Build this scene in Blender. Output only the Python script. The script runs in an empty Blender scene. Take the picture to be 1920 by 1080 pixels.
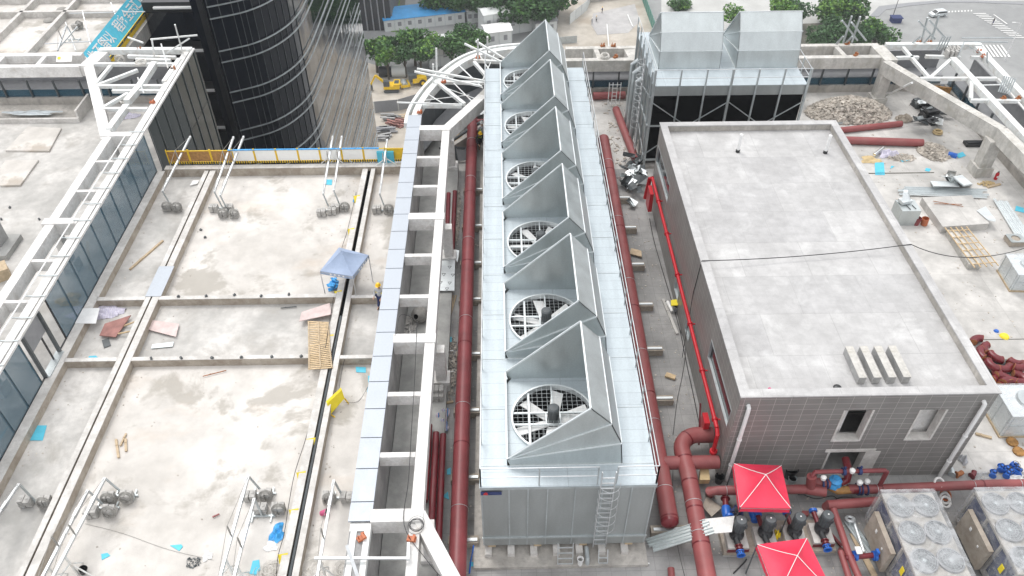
import bpy, bmesh, math, random
from mathutils import Vector, Matrix
R = math.radians
rnd = random.Random(7)
S = bpy.context.scene
C = S.collection

# ------------------------------------------------------------------ camera, sky, sun, exposure
CAMH = 30.0
PITCH, YAW, ROLL, FPX = R(42.768), R(0.959), R(-0.198), 1488.03
_f = Vector((math.sin(YAW)*math.cos(PITCH), math.cos(YAW)*math.cos(PITCH), -math.sin(PITCH)))
_r = Vector((math.cos(YAW), -math.sin(YAW), 0)); _u = _r.cross(_f)
_r2 = _r*math.cos(ROLL)+_u*math.sin(ROLL); _u2 = -_r*math.sin(ROLL)+_u*math.cos(ROLL)
cd = bpy.data.cameras.new('camera'); cam = bpy.data.objects.new('camera', cd); C.objects.link(cam)
cd.sensor_width = 36; cd.lens = FPX/1920*36; cd.clip_start = .1; cd.clip_end = 3000
m = Matrix((_r2, _u2, -_f)).transposed().to_4x4(); m.translation = Vector((0, 0, CAMH)); cam.matrix_world = m
S.camera = cam
W = bpy.data.worlds.new('World'); S.world = W; W.use_nodes = True
nt = W.node_tree; nt.nodes.clear()
sky = nt.nodes.new('ShaderNodeTexSky'); sky.sky_type = 'NISHITA'; sky.sun_disc = False
SUN_EL, SUN_AZ = R(62), R(-35)
sky.sun_elevation = SUN_EL; sky.sun_rotation = SUN_AZ; sky.air_density = 1.0; sky.dust_density = 4.0; sky.ozone_density = 1.0
hs = nt.nodes.new('ShaderNodeHueSaturation'); hs.inputs['Saturation'].default_value = .22
bg = nt.nodes.new('ShaderNodeBackground'); bg.inputs[1].default_value = .15
wo = nt.nodes.new('ShaderNodeOutputWorld')
# overcast: the clear sky is veiled by a cloud layer that is brightest overhead
tcw = nt.nodes.new('ShaderNodeTexCoord'); sxw = nt.nodes.new('ShaderNodeSeparateXYZ'); nt.links.new(tcw.outputs['Generated'], sxw.inputs[0])
cr = nt.nodes.new('ShaderNodeValToRGB'); cr.color_ramp.elements[0].position = 0.0; cr.color_ramp.elements[0].color = (.60, .61, .63, 1); cr.color_ramp.elements[1].position = .9; cr.color_ramp.elements[1].color = (1, 1, 1, 1)
nt.links.new(sxw.outputs[2], cr.inputs[0])
gn = nt.nodes.new('ShaderNodeMix'); gn.data_type = 'RGBA'; gn.blend_type = 'MULTIPLY'; gn.inputs[0].default_value = 1; gn.inputs[7].default_value = (8.6, 8.6, 8.7, 1); nt.links.new(cr.outputs[0], gn.inputs[6])
mx = nt.nodes.new('ShaderNodeMix'); mx.data_type = 'RGBA'; mx.inputs[0].default_value = .7
nt.links.new(sky.outputs[0], hs.inputs['Color']); nt.links.new(hs.outputs[0], mx.inputs[6]); nt.links.new(gn.outputs[2], mx.inputs[7]); nt.links.new(mx.outputs[2], bg.inputs[0]); nt.links.new(bg.outputs[0], wo.inputs[0])
sd = bpy.data.lights.new('sun', 'SUN'); sd.energy = .9; sd.angle = R(18); sd.color = (1, .97, .93)
so = bpy.data.objects.new('sun', sd); C.objects.link(so)
sdir = Vector((math.sin(SUN_AZ)*math.cos(SUN_EL), math.cos(SUN_AZ)*math.cos(SUN_EL), math.sin(SUN_EL)))
so.rotation_euler = sdir.to_track_quat('Z', 'Y').to_euler()
S.view_settings.view_transform = 'Standard'; S.view_settings.look = 'None'; S.view_settings.gamma = 1
S.view_settings.exposure = 0.52

# ------------------------------------------------------------------ photo pixel -> point on a real plane
def _ray(x, y): return _r2*(x-960)+_u2*(540-y)+_f*FPX
def P(x, y, z=0.0):
    d = _ray(x, y); t = (z-CAMH)/d.z; return Vector((d.x*t, d.y*t, z))
def PY(x, y, Y):
    d = _ray(x, y); t = Y/d.y; return Vector((d.x*t, Y, CAMH+d.z*t))
def PX(x, y, X):
    d = _ray(x, y); t = X/d.x; return Vector((X, d.y*t, CAMH+d.z*t))
V = Vector

# ------------------------------------------------------------------ mesh builder
def _basis(d):
    d = d.normalized(); a = V((0, 0, 1)) if abs(d.z) < .95 else V((0, 1, 0))
    s = d.cross(a).normalized(); return s, s.cross(d).normalized()
class MB:
    def __init__(s): s.v = []; s.f = []; s.m = []
    def add(s, vs, fs, mi=0):
        n = len(s.v); s.v += [tuple(v) for v in vs]; s.f += [tuple(i+n for i in f) for f in fs]; s.m += [mi]*len(fs); return s
    def box(s, c, d, rz=0, mi=0, rot=None):
        x, y, z = d[0]/2, d[1]/2, d[2]/2; c = V(c)
        M = rot if rot is not None else Matrix.Rotation(rz, 3, 'Z')
        vs = [c+M@V((a*x, b*y, e*z)) for e in (-1, 1) for b in (-1, 1) for a in (-1, 1)]
        return s.add(vs, [(0, 2, 3, 1), (4, 5, 7, 6), (0, 1, 5, 4), (2, 6, 7, 3), (0, 4, 6, 2), (1, 3, 7, 5)], mi)
    def bb(s, x0, x1, y0, y1, z0, z1, mi=0): return s.box(((x0+x1)/2, (y0+y1)/2, (z0+z1)/2), (abs(x1-x0), abs(y1-y0), abs(z1-z0)), 0, mi)
    def beam(s, p, q, w, h, mi=0, top=False):
        p = V(p); q = V(q); a, b = _basis(q-p)
        if top: off = -b*h/2 if b.z > 0 else b*h/2; p = p+off; q = q+off
        vs = [o+a*(i*w/2)+b*(j*h/2) for o in (p, q) for i, j in ((-1, -1), (1, -1), (1, 1), (-1, 1))]
        return s.add(vs, [(0, 1, 2, 3), (7, 6, 5, 4), (0, 4, 5, 1), (1, 5, 6, 2), (2, 6, 7, 3), (3, 7, 4, 0)], mi)
    def tube(s, pts, r, n=8, mi=0, caps=True):
        pts = [V(p) for p in pts]; N = len(pts); rr = r if isinstance(r, (list, tuple)) else [r]*N
        vs = []; a = None
        for i, p in enumerate(pts):
            d = (pts[min(i+1, N-1)]-pts[max(i-1, 0)]).normalized()
            if a is None: a, b = _basis(d)
            else:
                a = (a-d*a.dot(d)).normalized(); b = a.cross(d)
            for k in range(n):
                t = 2*math.pi*k/n; vs.append(p+a*(math.cos(t)*rr[i])+b*(math.sin(t)*rr[i]))
        fs = []
        for i in range(N-1):
            for k in range(n):
                k2 = (k+1) % n; fs.append((i*n+k, i*n+k2, (i+1)*n+k2, (i+1)*n+k))
        if caps: fs += [tuple(range(n-1, -1, -1)), tuple((N-1)*n+k for k in range(n))]
        return s.add(vs, fs, mi)
    def cyl(s, p, q, r, n=14, mi=0, r2=None): return s.tube([p, q], [r, r if r2 is None else r2], n, mi)
    def lathe(s, c, prof, n=20, mi=0, axis=None):
        c = V(c); ax = V(axis).normalized() if axis is not None else V((0, 0, 1)); a, b = _basis(ax)
        vs = []
        for (r, z) in prof:
            for k in range(n):
                t = 2*math.pi*k/n; vs.append(c+a*(math.cos(t)*r)+b*(math.sin(t)*r)+ax*z)
        fs = [(i*n+k, i*n+(k+1) % n, (i+1)*n+(k+1) % n, (i+1)*n+k) for i in range(len(prof)-1) for k in range(n)]
        return s.add(vs, fs, mi)
    def ring(s, c, Rr, r, axis=(0, 0, 1), n=24, m=6, mi=0):
        c = V(c); ax = V(axis).normalized(); a, b = _basis(ax); vs = []; fs = []
        for i in range(n):
            t = 2*math.pi*i/n; e = a*math.cos(t)+b*math.sin(t)
            for j in range(m):
                u = 2*math.pi*j/m; vs.append(c+e*(Rr+r*math.cos(u))+ax*(r*math.sin(u)))
        for i in range(n):
            for j in range(m): fs.append((i*m+j, ((i+1) % n)*m+j, ((i+1) % n)*m+(j+1) % m, i*m+(j+1) % m))
        return s.add(vs, fs, mi)
    def prism(s, poly, z0, z1, mi=0):
        n = len(poly); vs = [(p[0], p[1], z0) for p in poly]+[(p[0], p[1], z1) for p in poly]
        ar = sum(poly[i][0]*poly[(i+1) % n][1]-poly[(i+1) % n][0]*poly[i][1] for i in range(n))
        fs = [tuple(range(n-1, -1, -1)), tuple(range(n, 2*n))]+[(i, (i+1) % n, n+(i+1) % n, n+i) for i in range(n)]
        if ar < 0: fs = [tuple(reversed(f)) for f in fs]
        return s.add(vs, fs, mi)
    def extr(s, poly, d, mi=0):          # polygon of 3D points pushed along d
        n = len(poly); d = V(d); vs = [V(p) for p in poly]+[V(p)+d for p in poly]
        return s.add(vs, [tuple(range(n-1, -1, -1)), tuple(range(n, 2*n))]+[(i, (i+1) % n, n+(i+1) % n, n+i) for i in range(n)], mi)
    def poly(s, vs, mi=0): return s.add(vs, [tuple(range(len(vs)))], mi)
    def sheet(s, poly, t=.02, mi=0): # quad of 3D points with thickness upwards
        return s.extr(poly, (0, 0, t), mi)

def mesh_of(mb, mats, off=None, smooth=True):
    me = bpy.data.meshes.new('mesh')
    vs = mb.v if off is None else [(v[0]-off[0], v[1]-off[1], v[2]-off[2]) for v in mb.v]
    me.from_pydata(vs, [], mb.f)
    if not isinstance(mats, (list, tuple)): mats = [mats]
    for x in mats: me.materials.append(x)
    if len(mats) > 1: me.polygons.foreach_set('material_index', mb.m)
    bm = bmesh.new(); bm.from_mesh(me); bmesh.ops.recalc_face_normals(bm, faces=bm.faces); bm.to_mesh(me); bm.free()
    if smooth:
        me.polygons.foreach_set('use_smooth', [True]*len(me.polygons)); me.set_sharp_from_angle(angle=R(35))
    return me
def tag(o, label=None, cat=None, group=None, kind=None):
    if label: o['label'] = label
    if cat: o['category'] = cat
    if group: o['group'] = group
    if kind: o['kind'] = kind
    return o
def thing(name, label, cat, loc=(0, 0, 0), rz=0, group=None):
    o = bpy.data.objects.new(name, None); C.objects.link(o); o.location = loc; o.rotation_euler = (0, 0, rz)
    o.empty_display_size = .2
    return tag(o, label, cat, group)
def part(T, name, mb, mats, world=False, label=None, smooth=True, kind=None):
    """mesh part of T; world=True: the builder holds world coordinates"""
    top = T
    while top.parent: top = top.parent
    me = mesh_of(mb, mats, top.location if world else None, smooth)
    o = bpy.data.objects.new(name, me); C.objects.link(o); o.parent = T
    return tag(o, label, kind=kind)
def each(T, name, mats, items, world=True, smooth=True):
    """one part object per (centre, dims[, rz]) box"""
    for it in items:
        mb = MB(); mb.box(*it); part(T, name, mb, mats, world, smooth=smooth)
def solo(name, label, cat, mb, mats, loc=None, rz=0, group=None, kind=None, smooth=True, world=True):
    if loc is None and world:
        n = len(mb.v); loc = (sum(v[0] for v in mb.v)/n, sum(v[1] for v in mb.v)/n, min(v[2] for v in mb.v))
    loc = loc or (0, 0, 0)
    o = bpy.data.objects.new(name, mesh_of(mb, mats, loc if world else None, smooth)); C.objects.link(o)
    o.location = loc; o.rotation_euler = (0, 0, rz)
    return tag(o, label, cat, group, kind)
def struct(name, mb, mats, smooth=False):
    o = bpy.data.objects.new(name, mesh_of(mb, mats, None, smooth)); C.objects.link(o); o['kind'] = 'structure'; return o
def dup(o, loc=None, rz=None, label=None, parent=None):
    c = o.copy(); C.objects.link(c)
    if parent is not None: c.parent = parent
    if loc is not None: c.location = loc
    if rz is not None: c.rotation_euler = (0, 0, rz)
    if label: c['label'] = label
    for ch in list(o.children): dup(ch, parent=c)
    return c
ORD = ['first', 'second', 'third', 'fourth', 'fifth', 'sixth', 'seventh', 'eighth', 'ninth', 'tenth', 'eleventh', 'twelfth', 'thirteenth', 'fourteenth', 'fifteenth', 'sixteenth']

# ------------------------------------------------------------------ materials
class NT:
    def __init__(s, name, rough=.7, metal=0):
        s.mat = bpy.data.materials.new(name); s.mat.use_nodes = True; s.t = s.mat.node_tree
        s.b = s.t.nodes['Principled BSDF']; s.b.inputs['Roughness'].default_value = rough; s.b.inputs['Metallic'].default_value = metal
        s.tc = s.t.nodes.new('ShaderNodeTexCoord'); s.co = s.tc.outputs['Object']
    def n(s, typ, **kw):
        x = s.t.nodes.new(typ)
        for k, v in kw.items():
            if k in x.inputs: x.inputs[k].default_value = v
            else: setattr(x, k, v)
        return x
    def l(s, a, b): s.t.links.new(a, b)
    def noise(s, scale, detail=4, rough=.55, stretch=None, dist=0):
        x = s.n('ShaderNodeTexNoise'); x.inputs['Scale'].default_value = scale; x.inputs['Detail'].default_value = detail; x.inputs['Roughness'].default_value = rough; x.inputs['Distortion'].default_value = dist
        if stretch:
            mp = s.n('ShaderNodeMapping'); mp.inputs['Scale'].default_value = stretch; s.l(s.co, mp.inputs[0]); s.l(mp.outputs[0], x.inputs[0])
        else: s.l(s.co, x.inputs[0])
        return x.outputs[0]
    def ramp(s, fac, stops):
        x = s.n('ShaderNodeValToRGB'); e = x.color_ramp.elements
        while len(e) < len(stops): e.new(.5)
        for i, (p, c) in enumerate(stops):
            e[i].position = p; e[i].color = (c, c, c, 1) if not isinstance(c, (tuple, list)) else (*c[:3], 1)
        s.l(fac, x.inputs[0]); return x.outputs[0]
    def mix(s, fac, a, b, mode='MIX'):
        x = s.n('ShaderNodeMix', data_type='RGBA', blend_type=mode)
        for sock, v in ((x.inputs[0], fac), (x.inputs[6], a), (x.inputs[7], b)):
            if hasattr(v, 'is_linked'): s.l(v, sock)
            elif isinstance(v, (tuple, list)): sock.default_value = (*v[:3], 1)
            else: sock.default_value = v
        return x.outputs[2]
    def out(s, col, rough=None, bump=None, bs=.2, bd=.01):
        if isinstance(col, (tuple, list)): s.b.inputs['Base Color'].default_value = (*col[:3], 1)
        else: s.l(col, s.b.inputs['Base Color'])
        if rough is not None: s.l(rough, s.b.inputs['Roughness'])
        if bump is not None:
            x = s.n('ShaderNodeBump'); x.inputs['Strength'].default_value = bs; x.inputs['Distance'].default_value = bd
            s.l(bump, x.inputs['Height']); s.l(x.outputs[0], s.b.inputs['Normal'])
        return s.mat
def g3(c, k=1.0): return tuple(x*k for x in c)
def plain(name, col, rough=.6, metal=0, var=.18, scale=3.0, dirt=None):
    t = NT(name, rough, metal); n = t.noise(scale, 5)
    c = t.mix(t.ramp(n, [(.3, 0.0), (.7, 1.0)]), g3(col, 1-var), g3(col, 1+var))
    if dirt: c = t.mix(t.ramp(t.noise(scale*.6, 6, .65), [(.5, 0.0), (.7, .75)]), c, dirt)
    return t.out(c, bump=n, bs=.1)
def concrete(name, a, b, stain=None, s1=.35, tan=0, joints=None, rough=.85, streak=None, sharp=.16):
    t = NT(name, rough)
    n1 = t.noise(s1, 8, .62, dist=.25); n2 = t.noise(s1*6, 6, .6); n3 = t.noise(28, 3, .6)
    c = t.mix(t.ramp(n1, [(.36, 0.0), (.62, 1.0)]), a, b)
    c = t.mix(t.ramp(n2, [(.35, .35), (.6, 0.0)]), c, g3(a, .72))
    if stain: c = t.mix(t.ramp(t.noise(s1*1.7, 7, .62, dist=.3), [(.53, 0.0), (.53+sharp, .75)]), c, stain)
    if tan: c = t.mix(t.ramp(t.noise(s1*1.1, 5, .6, stretch=(1, 1.7, 1)), [(.56, 0.0), (.75, tan)]), c, (.48, .34, .22))
    if streak: c = t.mix(t.ramp(t.noise(2.2, 5, .6, stretch=streak), [(.5, 0.0), (.75, .45)]), c, g3(a, .55))
    if joints:
        br = t.n('ShaderNodeTexBrick'); br.offset = 0; br.inputs['Scale'].default_value = 1; br.inputs['Brick Width'].default_value = joints[0]; br.inputs['Row Height'].default_value = joints[1]
        br.inputs['Mortar Size'].default_value = joints[2]; br.inputs['Mortar Smooth'].default_value = .4
        br.inputs['Color1'].default_value = (1, 1, 1, 1); br.inputs['Color2'].default_value = (.84, .84, .84, 1); br.inputs['Mortar'].default_value = (joints[3],)*3+(1,)
        t.l(t.co, br.inputs[0]); c = t.mix(joints[4], c, br.outputs[0], 'MULTIPLY')
    c = t.mix(.12, c, t.ramp(n3, [(.3, .2), (.7, 1.0)]), 'MULTIPLY')
    return t.out(c, bump=n2, bs=.25, bd=.02)
def metalm(name, col, rough=.4, metal=.85, brush=(1, 1, 1), var=.16, seams=None):
    t = NT(name, rough, metal); n = t.noise(1.6, 5, .6, stretch=brush); n2 = t.noise(14, 3)
    c = t.mix(t.ramp(n, [(.3, 0.0), (.7, 1.0)]), g3(col, 1-var), g3(col, 1+var))
    c = t.mix(.15, c, t.ramp(n2, [(.35, .5), (.65, 1.0)]), 'MULTIPLY')
    if seams:
        br = t.n('ShaderNodeTexBrick'); br.offset = 0; br.inputs['Scale'].default_value = 1; br.inputs['Brick Width'].default_value = seams[0]; br.inputs['Row Height'].default_value = seams[1]
        br.inputs['Mortar Size'].default_value = .012; br.inputs['Color1'].default_value = (1,)*4; br.inputs['Color2'].default_value = (.93, .93, .94, 1); br.inputs['Mortar'].default_value = (.62, .62, .64, 1)
        t.l(t.co, br.inputs[0]); c = t.mix(.7, c, br.outputs[0], 'MULTIPLY')
    return t.out(c, rough=t.ramp(n, [(.3, rough-.08), (.7, rough+.12)]), bump=n, bs=.06, bd=.02)

M = {}
M['slab'] = concrete('white_screed', (.50, .475, .44), (.75, .72, .68), stain=(.36, .335, .295), s1=.15, tan=.4, sharp=.06)
M['slab2'] = concrete('grey_screed', (.42, .41, .39), (.66, .64, .61), stain=(.36, .34, .31), s1=.3)
M['deckgrey'] = concrete('paver_deck', (.27, .27, .265), (.44, .43, .42), stain=(.20, .19, .18), s1=.22, joints=(.6, .6, .012, .55, .6))
M['deckright'] = concrete('light_deck', (.44, .43, .41), (.68, .66, .63), stain=(.36, .35, .33), s1=.25, joints=(3.0, 3.0, .02, .6, .5))
M['trench'] = concrete('grey_trench_floor', (.30, .30, .29), (.46, .46, .44), stain=(.24, .24, .23), s1=.35)
M['roofc'] = concrete('flat_roof_tiles', (.46, .455, .45), (.55, .545, .54), stain=(.68, .68, .67), s1=.4, joints=(.62, .62, .010, .78, .5), sharp=.2)
# bigger pours show as pale rectangular patches between the joints of the flat roof
_t = M['roofc'].node_tree; _bs = _t.nodes['Principled BSDF']; _src = _bs.inputs['Base Color'].links[0].from_socket
_br = _t.nodes.new('ShaderNodeTexBrick'); _br.offset = .37; _br.inputs['Scale'].default_value = 1; _br.inputs['Brick Width'].default_value = 3.1; _br.inputs['Row Height'].default_value = 2.48; _br.inputs['Mortar Size'].default_value = .015
_br.inputs['Color1'].default_value = (1.0, 1.0, 1.0, 1); _br.inputs['Color2'].default_value = (.86, .86, .87, 1); _br.inputs['Mortar'].default_value = (.78, .78, .78, 1)
_tc = _t.nodes.new('ShaderNodeTexCoord'); _t.links.new(_tc.outputs['Object'], _br.inputs[0])
_mx = _t.nodes.new('ShaderNodeMix'); _mx.data_type = 'RGBA'; _mx.blend_type = 'MULTIPLY'; _mx.inputs[0].default_value = .8; _t.links.new(_src, _mx.inputs[6]); _t.links.new(_br.outputs[0], _mx.inputs[7]); _t.links.new(_mx.outputs[2], _bs.inputs['Base Color'])
M['kerb'] = concrete('kerb_concrete', (.34, .29, .235), (.49, .44, .375), stain=(.27, .225, .18), s1=.9)
M['kerbtop'] = concrete('kerb_cap_concrete', (.52, .50, .47), (.72, .70, .67), s1=.9)
M['whitebeam'] = concrete('white_painted_concrete', (.66, .65, .63), (.84, .83, .81), stain=(.56, .53, .49), s1=1.2)
M['rawbeam'] = concrete('raw_concrete_beam', (.46, .45, .42), (.66, .64, .60), stain=(.40, .38, .33), s1=.9, streak=(2, 2, .25))
M['wallgrey'] = concrete('grey_wall_render', (.30, .30, .30), (.44, .44, .43), s1=.8)
M['lowwall'] = concrete('low_wall_concrete', (.36, .34, .31), (.54, .51, .47), stain=(.26, .25, .23), s1=.6, streak=(2, 2, .2))
M['rubble'] = plain('rubble_grey', (.46, .42, .37), .9, var=.4, scale=2.5)
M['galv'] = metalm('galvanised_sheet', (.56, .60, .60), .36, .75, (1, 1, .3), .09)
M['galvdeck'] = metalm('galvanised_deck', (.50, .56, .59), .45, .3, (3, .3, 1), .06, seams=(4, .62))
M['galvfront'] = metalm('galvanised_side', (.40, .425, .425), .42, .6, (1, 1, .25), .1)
M['galvwhite'] = metalm('bright_galvanised', (.72, .76, .77), .42, .5, (.3, 2, 1), .08)
M['capmetal'] = metalm('aluminium_cap', (.42, .455, .50), .5, .25, (1, 1, 1), .05)
M['steel'] = metalm('grey_steel', (.50, .54, .55), .45, .6)
M['pole'] = metalm('zinc_pole', (.62, .64, .65), .42, .7)
M['white'] = plain('white_paint', (.78, .78, .77), .45, var=.06)
M['whitesteel'] = plain('white_painted_steel', (.72, .74, .73), .45, var=.1, dirt=(.55, .5, .44))
M['redpipe'] = plain('red_oxide_pipe', (.215, .045, .05), .42, var=.2, scale=1.2)
M['redlight'] = plain('faded_red_pipe', (.26, .068, .068), .5, var=.16, scale=1.2, dirt=(.28, .10, .095))
M['reddark'] = plain('dark_red_primer', (.15, .014, .02), .32, var=.2)
M['redbright'] = plain('fire_red_paint', (.50, .012, .022), .35, var=.1)
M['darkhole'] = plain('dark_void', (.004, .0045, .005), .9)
M['black'] = plain('black_paint', (.02, .021, .023), .35, var=.2)
M['darkgrey'] = plain('charcoal_metal', (.075, .085, .09), .4, var=.15)
M['midgrey'] = plain('grey_panel', (.25, .255, .265), .5, var=.1)
M['blue'] = plain('blue_paint', (.02, .13, .52), .35, var=.15)
M['cyan'] = plain('cyan_foam_board', (.09, .50, .66), .6, var=.1)
M['blueplastic'] = plain('blue_plastic', (.05, .33, .70), .4, var=.25, scale=8)
M['yellow'] = plain('yellow_paint', (.80, .52, .02), .5, var=.12)
M['yellowp'] = plain('yellow_sheet', (.85, .68, .03), .5, var=.06)
M['midgrey2'] = plain('motor_grey', (.14, .15, .155), .5, var=.1)
M['orange'] = plain('orange_paint', (.45, .13, .05), .5, var=.15)
M['rust'] = plain('rust', (.34, .13, .05), .8, var=.35, scale=8)
M['rustyel'] = plain('rusted_steel_plate', (.36, .19, .06), .7, var=.35, scale=6)
M['wood'] = plain('plywood', (.46, .36, .24), .75, var=.2, scale=5)
M['woodlt'] = plain('bamboo', (.56, .42, .25), .7, var=.25, scale=6)
M['woodred'] = plain('red_formwork_ply', (.30, .14, .12), .65, var=.3, scale=2)
M['pinkply'] = plain('pinkish_ply', (.58, .47, .45), .7, var=.15, scale=2)
M['sand'] = plain('sand', (.52, .40, .22), .95, var=.2, scale=3)
M['weight'] = plain('cement_weight', (.42, .41, .39), .85, var=.25, scale=7)
M['rope'] = plain('grey_rope', (.30, .29, .27), .9, var=.2, scale=12)
M['ropewhite'] = plain('white_rope', (.66, .64, .60), .9, var=.2, scale=12)
M['cable'] = plain('black_cable', (.03, .03, .032), .6)
M['skin'] = plain('skin', (.45, .27, .19), .55, var=.05)
M['hivis'] = plain('hi_vis_yellow', (.60, .85, .10), .6, var=.08)
M['navy'] = plain('navy_cloth', (.025, .04, .13), .8, var=.2)
M['blackcloth'] = plain('black_cloth', (.03, .03, .035), .85)
M['hatyellow'] = plain('yellow_helmet', (.90, .55, .02), .3, var=.03)
M['hatwhite'] = plain('white_helmet', (.85, .85, .83), .3, var=.03)
M['cloth'] = plain('grey_cloth', (.45, .46, .48), .85)
M['pink'] = plain('pink_plastic', (.55, .10, .22), .5)
M['silver'] = metalm('shiny_foil', (.80, .83, .83), .16, 1.0, (1, 1, 1), .12)
M['asphalt'] = concrete('pale_asphalt', (.27, .275, .275), (.33, .335, .33), s1=.05)
M['paving'] = concrete('pale_city_paving', (.46, .46, .44), (.58, .58, .56), s1=.03)
M['pitsand'] = concrete('pit_sand', (.40, .36, .30), (.56, .52, .46), stain=(.36, .29, .22), s1=.07)
M['pitgrey'] = concrete('pit_blinding', (.38, .37, .37), (.50, .49, .48), s1=.08)
M['soil'] = concrete('dark_soil', (.10, .10, .08), (.17, .16, .13), s1=.12)
M['grass'] = plain('lawn', (.10, .20, .03), .9, var=.3, scale=.5)
M['bark'] = plain('bark', (.10, .085, .065), .9)
M['roadmark'] = plain('road_paint', (.72, .72, .70), .7, var=.08)
M['bluebroof'] = plain('blue_sheet_roof', (.05, .30, .62), .5, var=.12, scale=.5)
M['cabin'] = plain('cabin_white', (.62, .64, .63), .6, var=.06, scale=.5)
M['greenhoard'] = plain('green_hoarding', (.08, .25, .20), .7)
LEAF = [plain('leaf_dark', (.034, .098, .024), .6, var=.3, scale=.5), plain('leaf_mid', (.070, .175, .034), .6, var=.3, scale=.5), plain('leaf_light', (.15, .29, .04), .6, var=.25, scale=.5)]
M['darkhole'].node_tree.nodes['Principled BSDF'].inputs['Specular IOR Level'].default_value = .05
for lm in LEAF: lm.node_tree.nodes['Principled BSDF'].inputs['Subsurface Weight'].default_value = 0
def tent(name, col):
    t = NT(name, .55); n = t.noise(2.5, 4); return t.out(t.mix(t.ramp(n, [(.3, 0.0), (.7, 1.0)]), g3(col, .85), col), bump=t.noise(5, 3), bs=.3, bd=.03)
M['tentred'] = tent('red_canopy', (.76, .035, .085)); M['tentblue'] = tent('blue_grey_canopy', (.32, .40, .55))
def glassm(name, tint, alpha):
    t = NT(name, .04); t.b.inputs['IOR'].default_value = 1.5; t.b.inputs['Base Color'].default_value = (*tint, 1); t.b.inputs['Alpha'].default_value = alpha
    return t.mat
M['glass'] = glassm('blue_tinted_glass', (.055, .14, .20), .55)
M['film'] = NT('plastic_film', .22).mat
b = M['film'].node_tree; pb = b.nodes['Principled BSDF']; pb.inputs['Base Color'].default_value = (.62, .65, .67, 1); pb.inputs['Alpha'].default_value = .42
t = NT('plastic_film_2', .2); n = t.noise(1.1, 5, .6, stretch=(1, 1, 1), dist=1.5)
t.out((.66, .68, .70), bump=n, bs=.6, bd=.1); t.l(t.ramp(n, [(.38, .12), (.62, .42)]), t.b.inputs['Alpha']); M['film'] = t.mat
# reflective glass of the round tower
t = NT('dark_mirror_glass', .035); t.b.inputs['IOR'].default_value = 1.9
t.b.inputs['Base Color'].default_value = (.014, .018, .022, 1)
n = t.noise(.8, 2, .4, stretch=(1, 1, .1)); t.out((.006, .009, .015), bump=n, bs=.5, bd=.05); M['mirror'] = t.mat
def tilewall():
    t = NT('grey_tile_wall', .38)
    sx = t.n('ShaderNodeSeparateXYZ'); t.l(t.co, sx.inputs[0]); ad = t.n('ShaderNodeMath', operation='ADD'); t.l(sx.outputs[0], ad.inputs[0]); t.l(sx.outputs[1], ad.inputs[1])
    cb = t.n('ShaderNodeCombineXYZ'); t.l(ad.outputs[0], cb.inputs[0]); t.l(sx.outputs[2], cb.inputs[1])
    br = t.n('ShaderNodeTexBrick'); br.offset = 0; br.inputs['Scale'].default_value = 1; br.inputs['Brick Width'].default_value = .62; br.inputs['Row Height'].default_value = .34
    br.inputs['Mortar Size'].default_value = .012; br.inputs['Mortar Smooth'].default_value = .3; br.inputs['Color1'].default_value = (.235, .228, .217, 1); br.inputs['Color2'].default_value = (.215, .208, .198, 1); br.inputs['Mortar'].default_value = (.42, .40, .38, 1)
    t.l(cb.outputs[0], br.inputs[0])
    n = t.noise(.7, 6); c = t.mix(.35, br.outputs[0], t.ramp(n, [(.3, .6), (.7, 1.25)]), 'MULTIPLY')
    return t.out(c, bump=br.outputs[1], bs=-.4, bd=.01)
M['tile'] = tilewall()
def stripes(name, cols, scale, dist=2.0, rough=.7):
    t = NT(name, rough); w = t.n('ShaderNodeTexWave'); w.inputs['Scale'].default_value = scale; w.inputs['Distortion'].default_value = dist; w.inputs['Detail'].default_value = 1
    t.l(t.co, w.inputs[0]); x = t.ramp(w.outputs[1], [(i/len(cols), c) for i, c in enumerate(cols)])
    for nd in t.t.nodes:
        if nd.type == 'VALTORGB': nd.color_ramp.interpolation = 'CONSTANT'
    return t.out(x, bump=t.noise(5, 3), bs=.5, bd=.05)
M['notchglass'] = NT('notch_glass', .06).mat
M['notchglass'].node_tree.nodes['Principled BSDF'].inputs['Base Color'].default_value = (.014, .024, .024, 1); M['notchglass'].node_tree.nodes['Principled BSDF'].inputs['IOR'].default_value = 1.3
M['mirrorfront'] = M['mirror'].copy(); M['mirrorfront'].node_tree.nodes['Principled BSDF'].inputs['IOR'].default_value = 1.38
M['windowdark_']=None
M['facade'] = plain('dark_facade', (.03, .036, .042), .3, var=.2)
M['windowdark'] = plain('dark_window', (.02, .025, .03), .12, var=.1)
M['windowdark'].node_tree.nodes['Principled BSDF'].inputs['Specular IOR Level'].default_value = .15; del M['windowdark_']
M['tarp'] = stripes('striped_woven_tarp', [(.62, .60, .68), (.62, .60, .68), (.22, .18, .42), (.62, .6, .66)], 2.2)
M['tarp2'] = stripes('red_blue_striped_tarp', [(.6, .62, .68), (.45, .08, .16), (.6, .62, .68), (.05, .22, .50)], 2.4)
M['hazard'] = stripes('hazard_tape', [(.75, .5, .02), (.75, .5, .02), (.04, .04, .04), (.04, .04, .04)], 2.0, 0)

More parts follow.
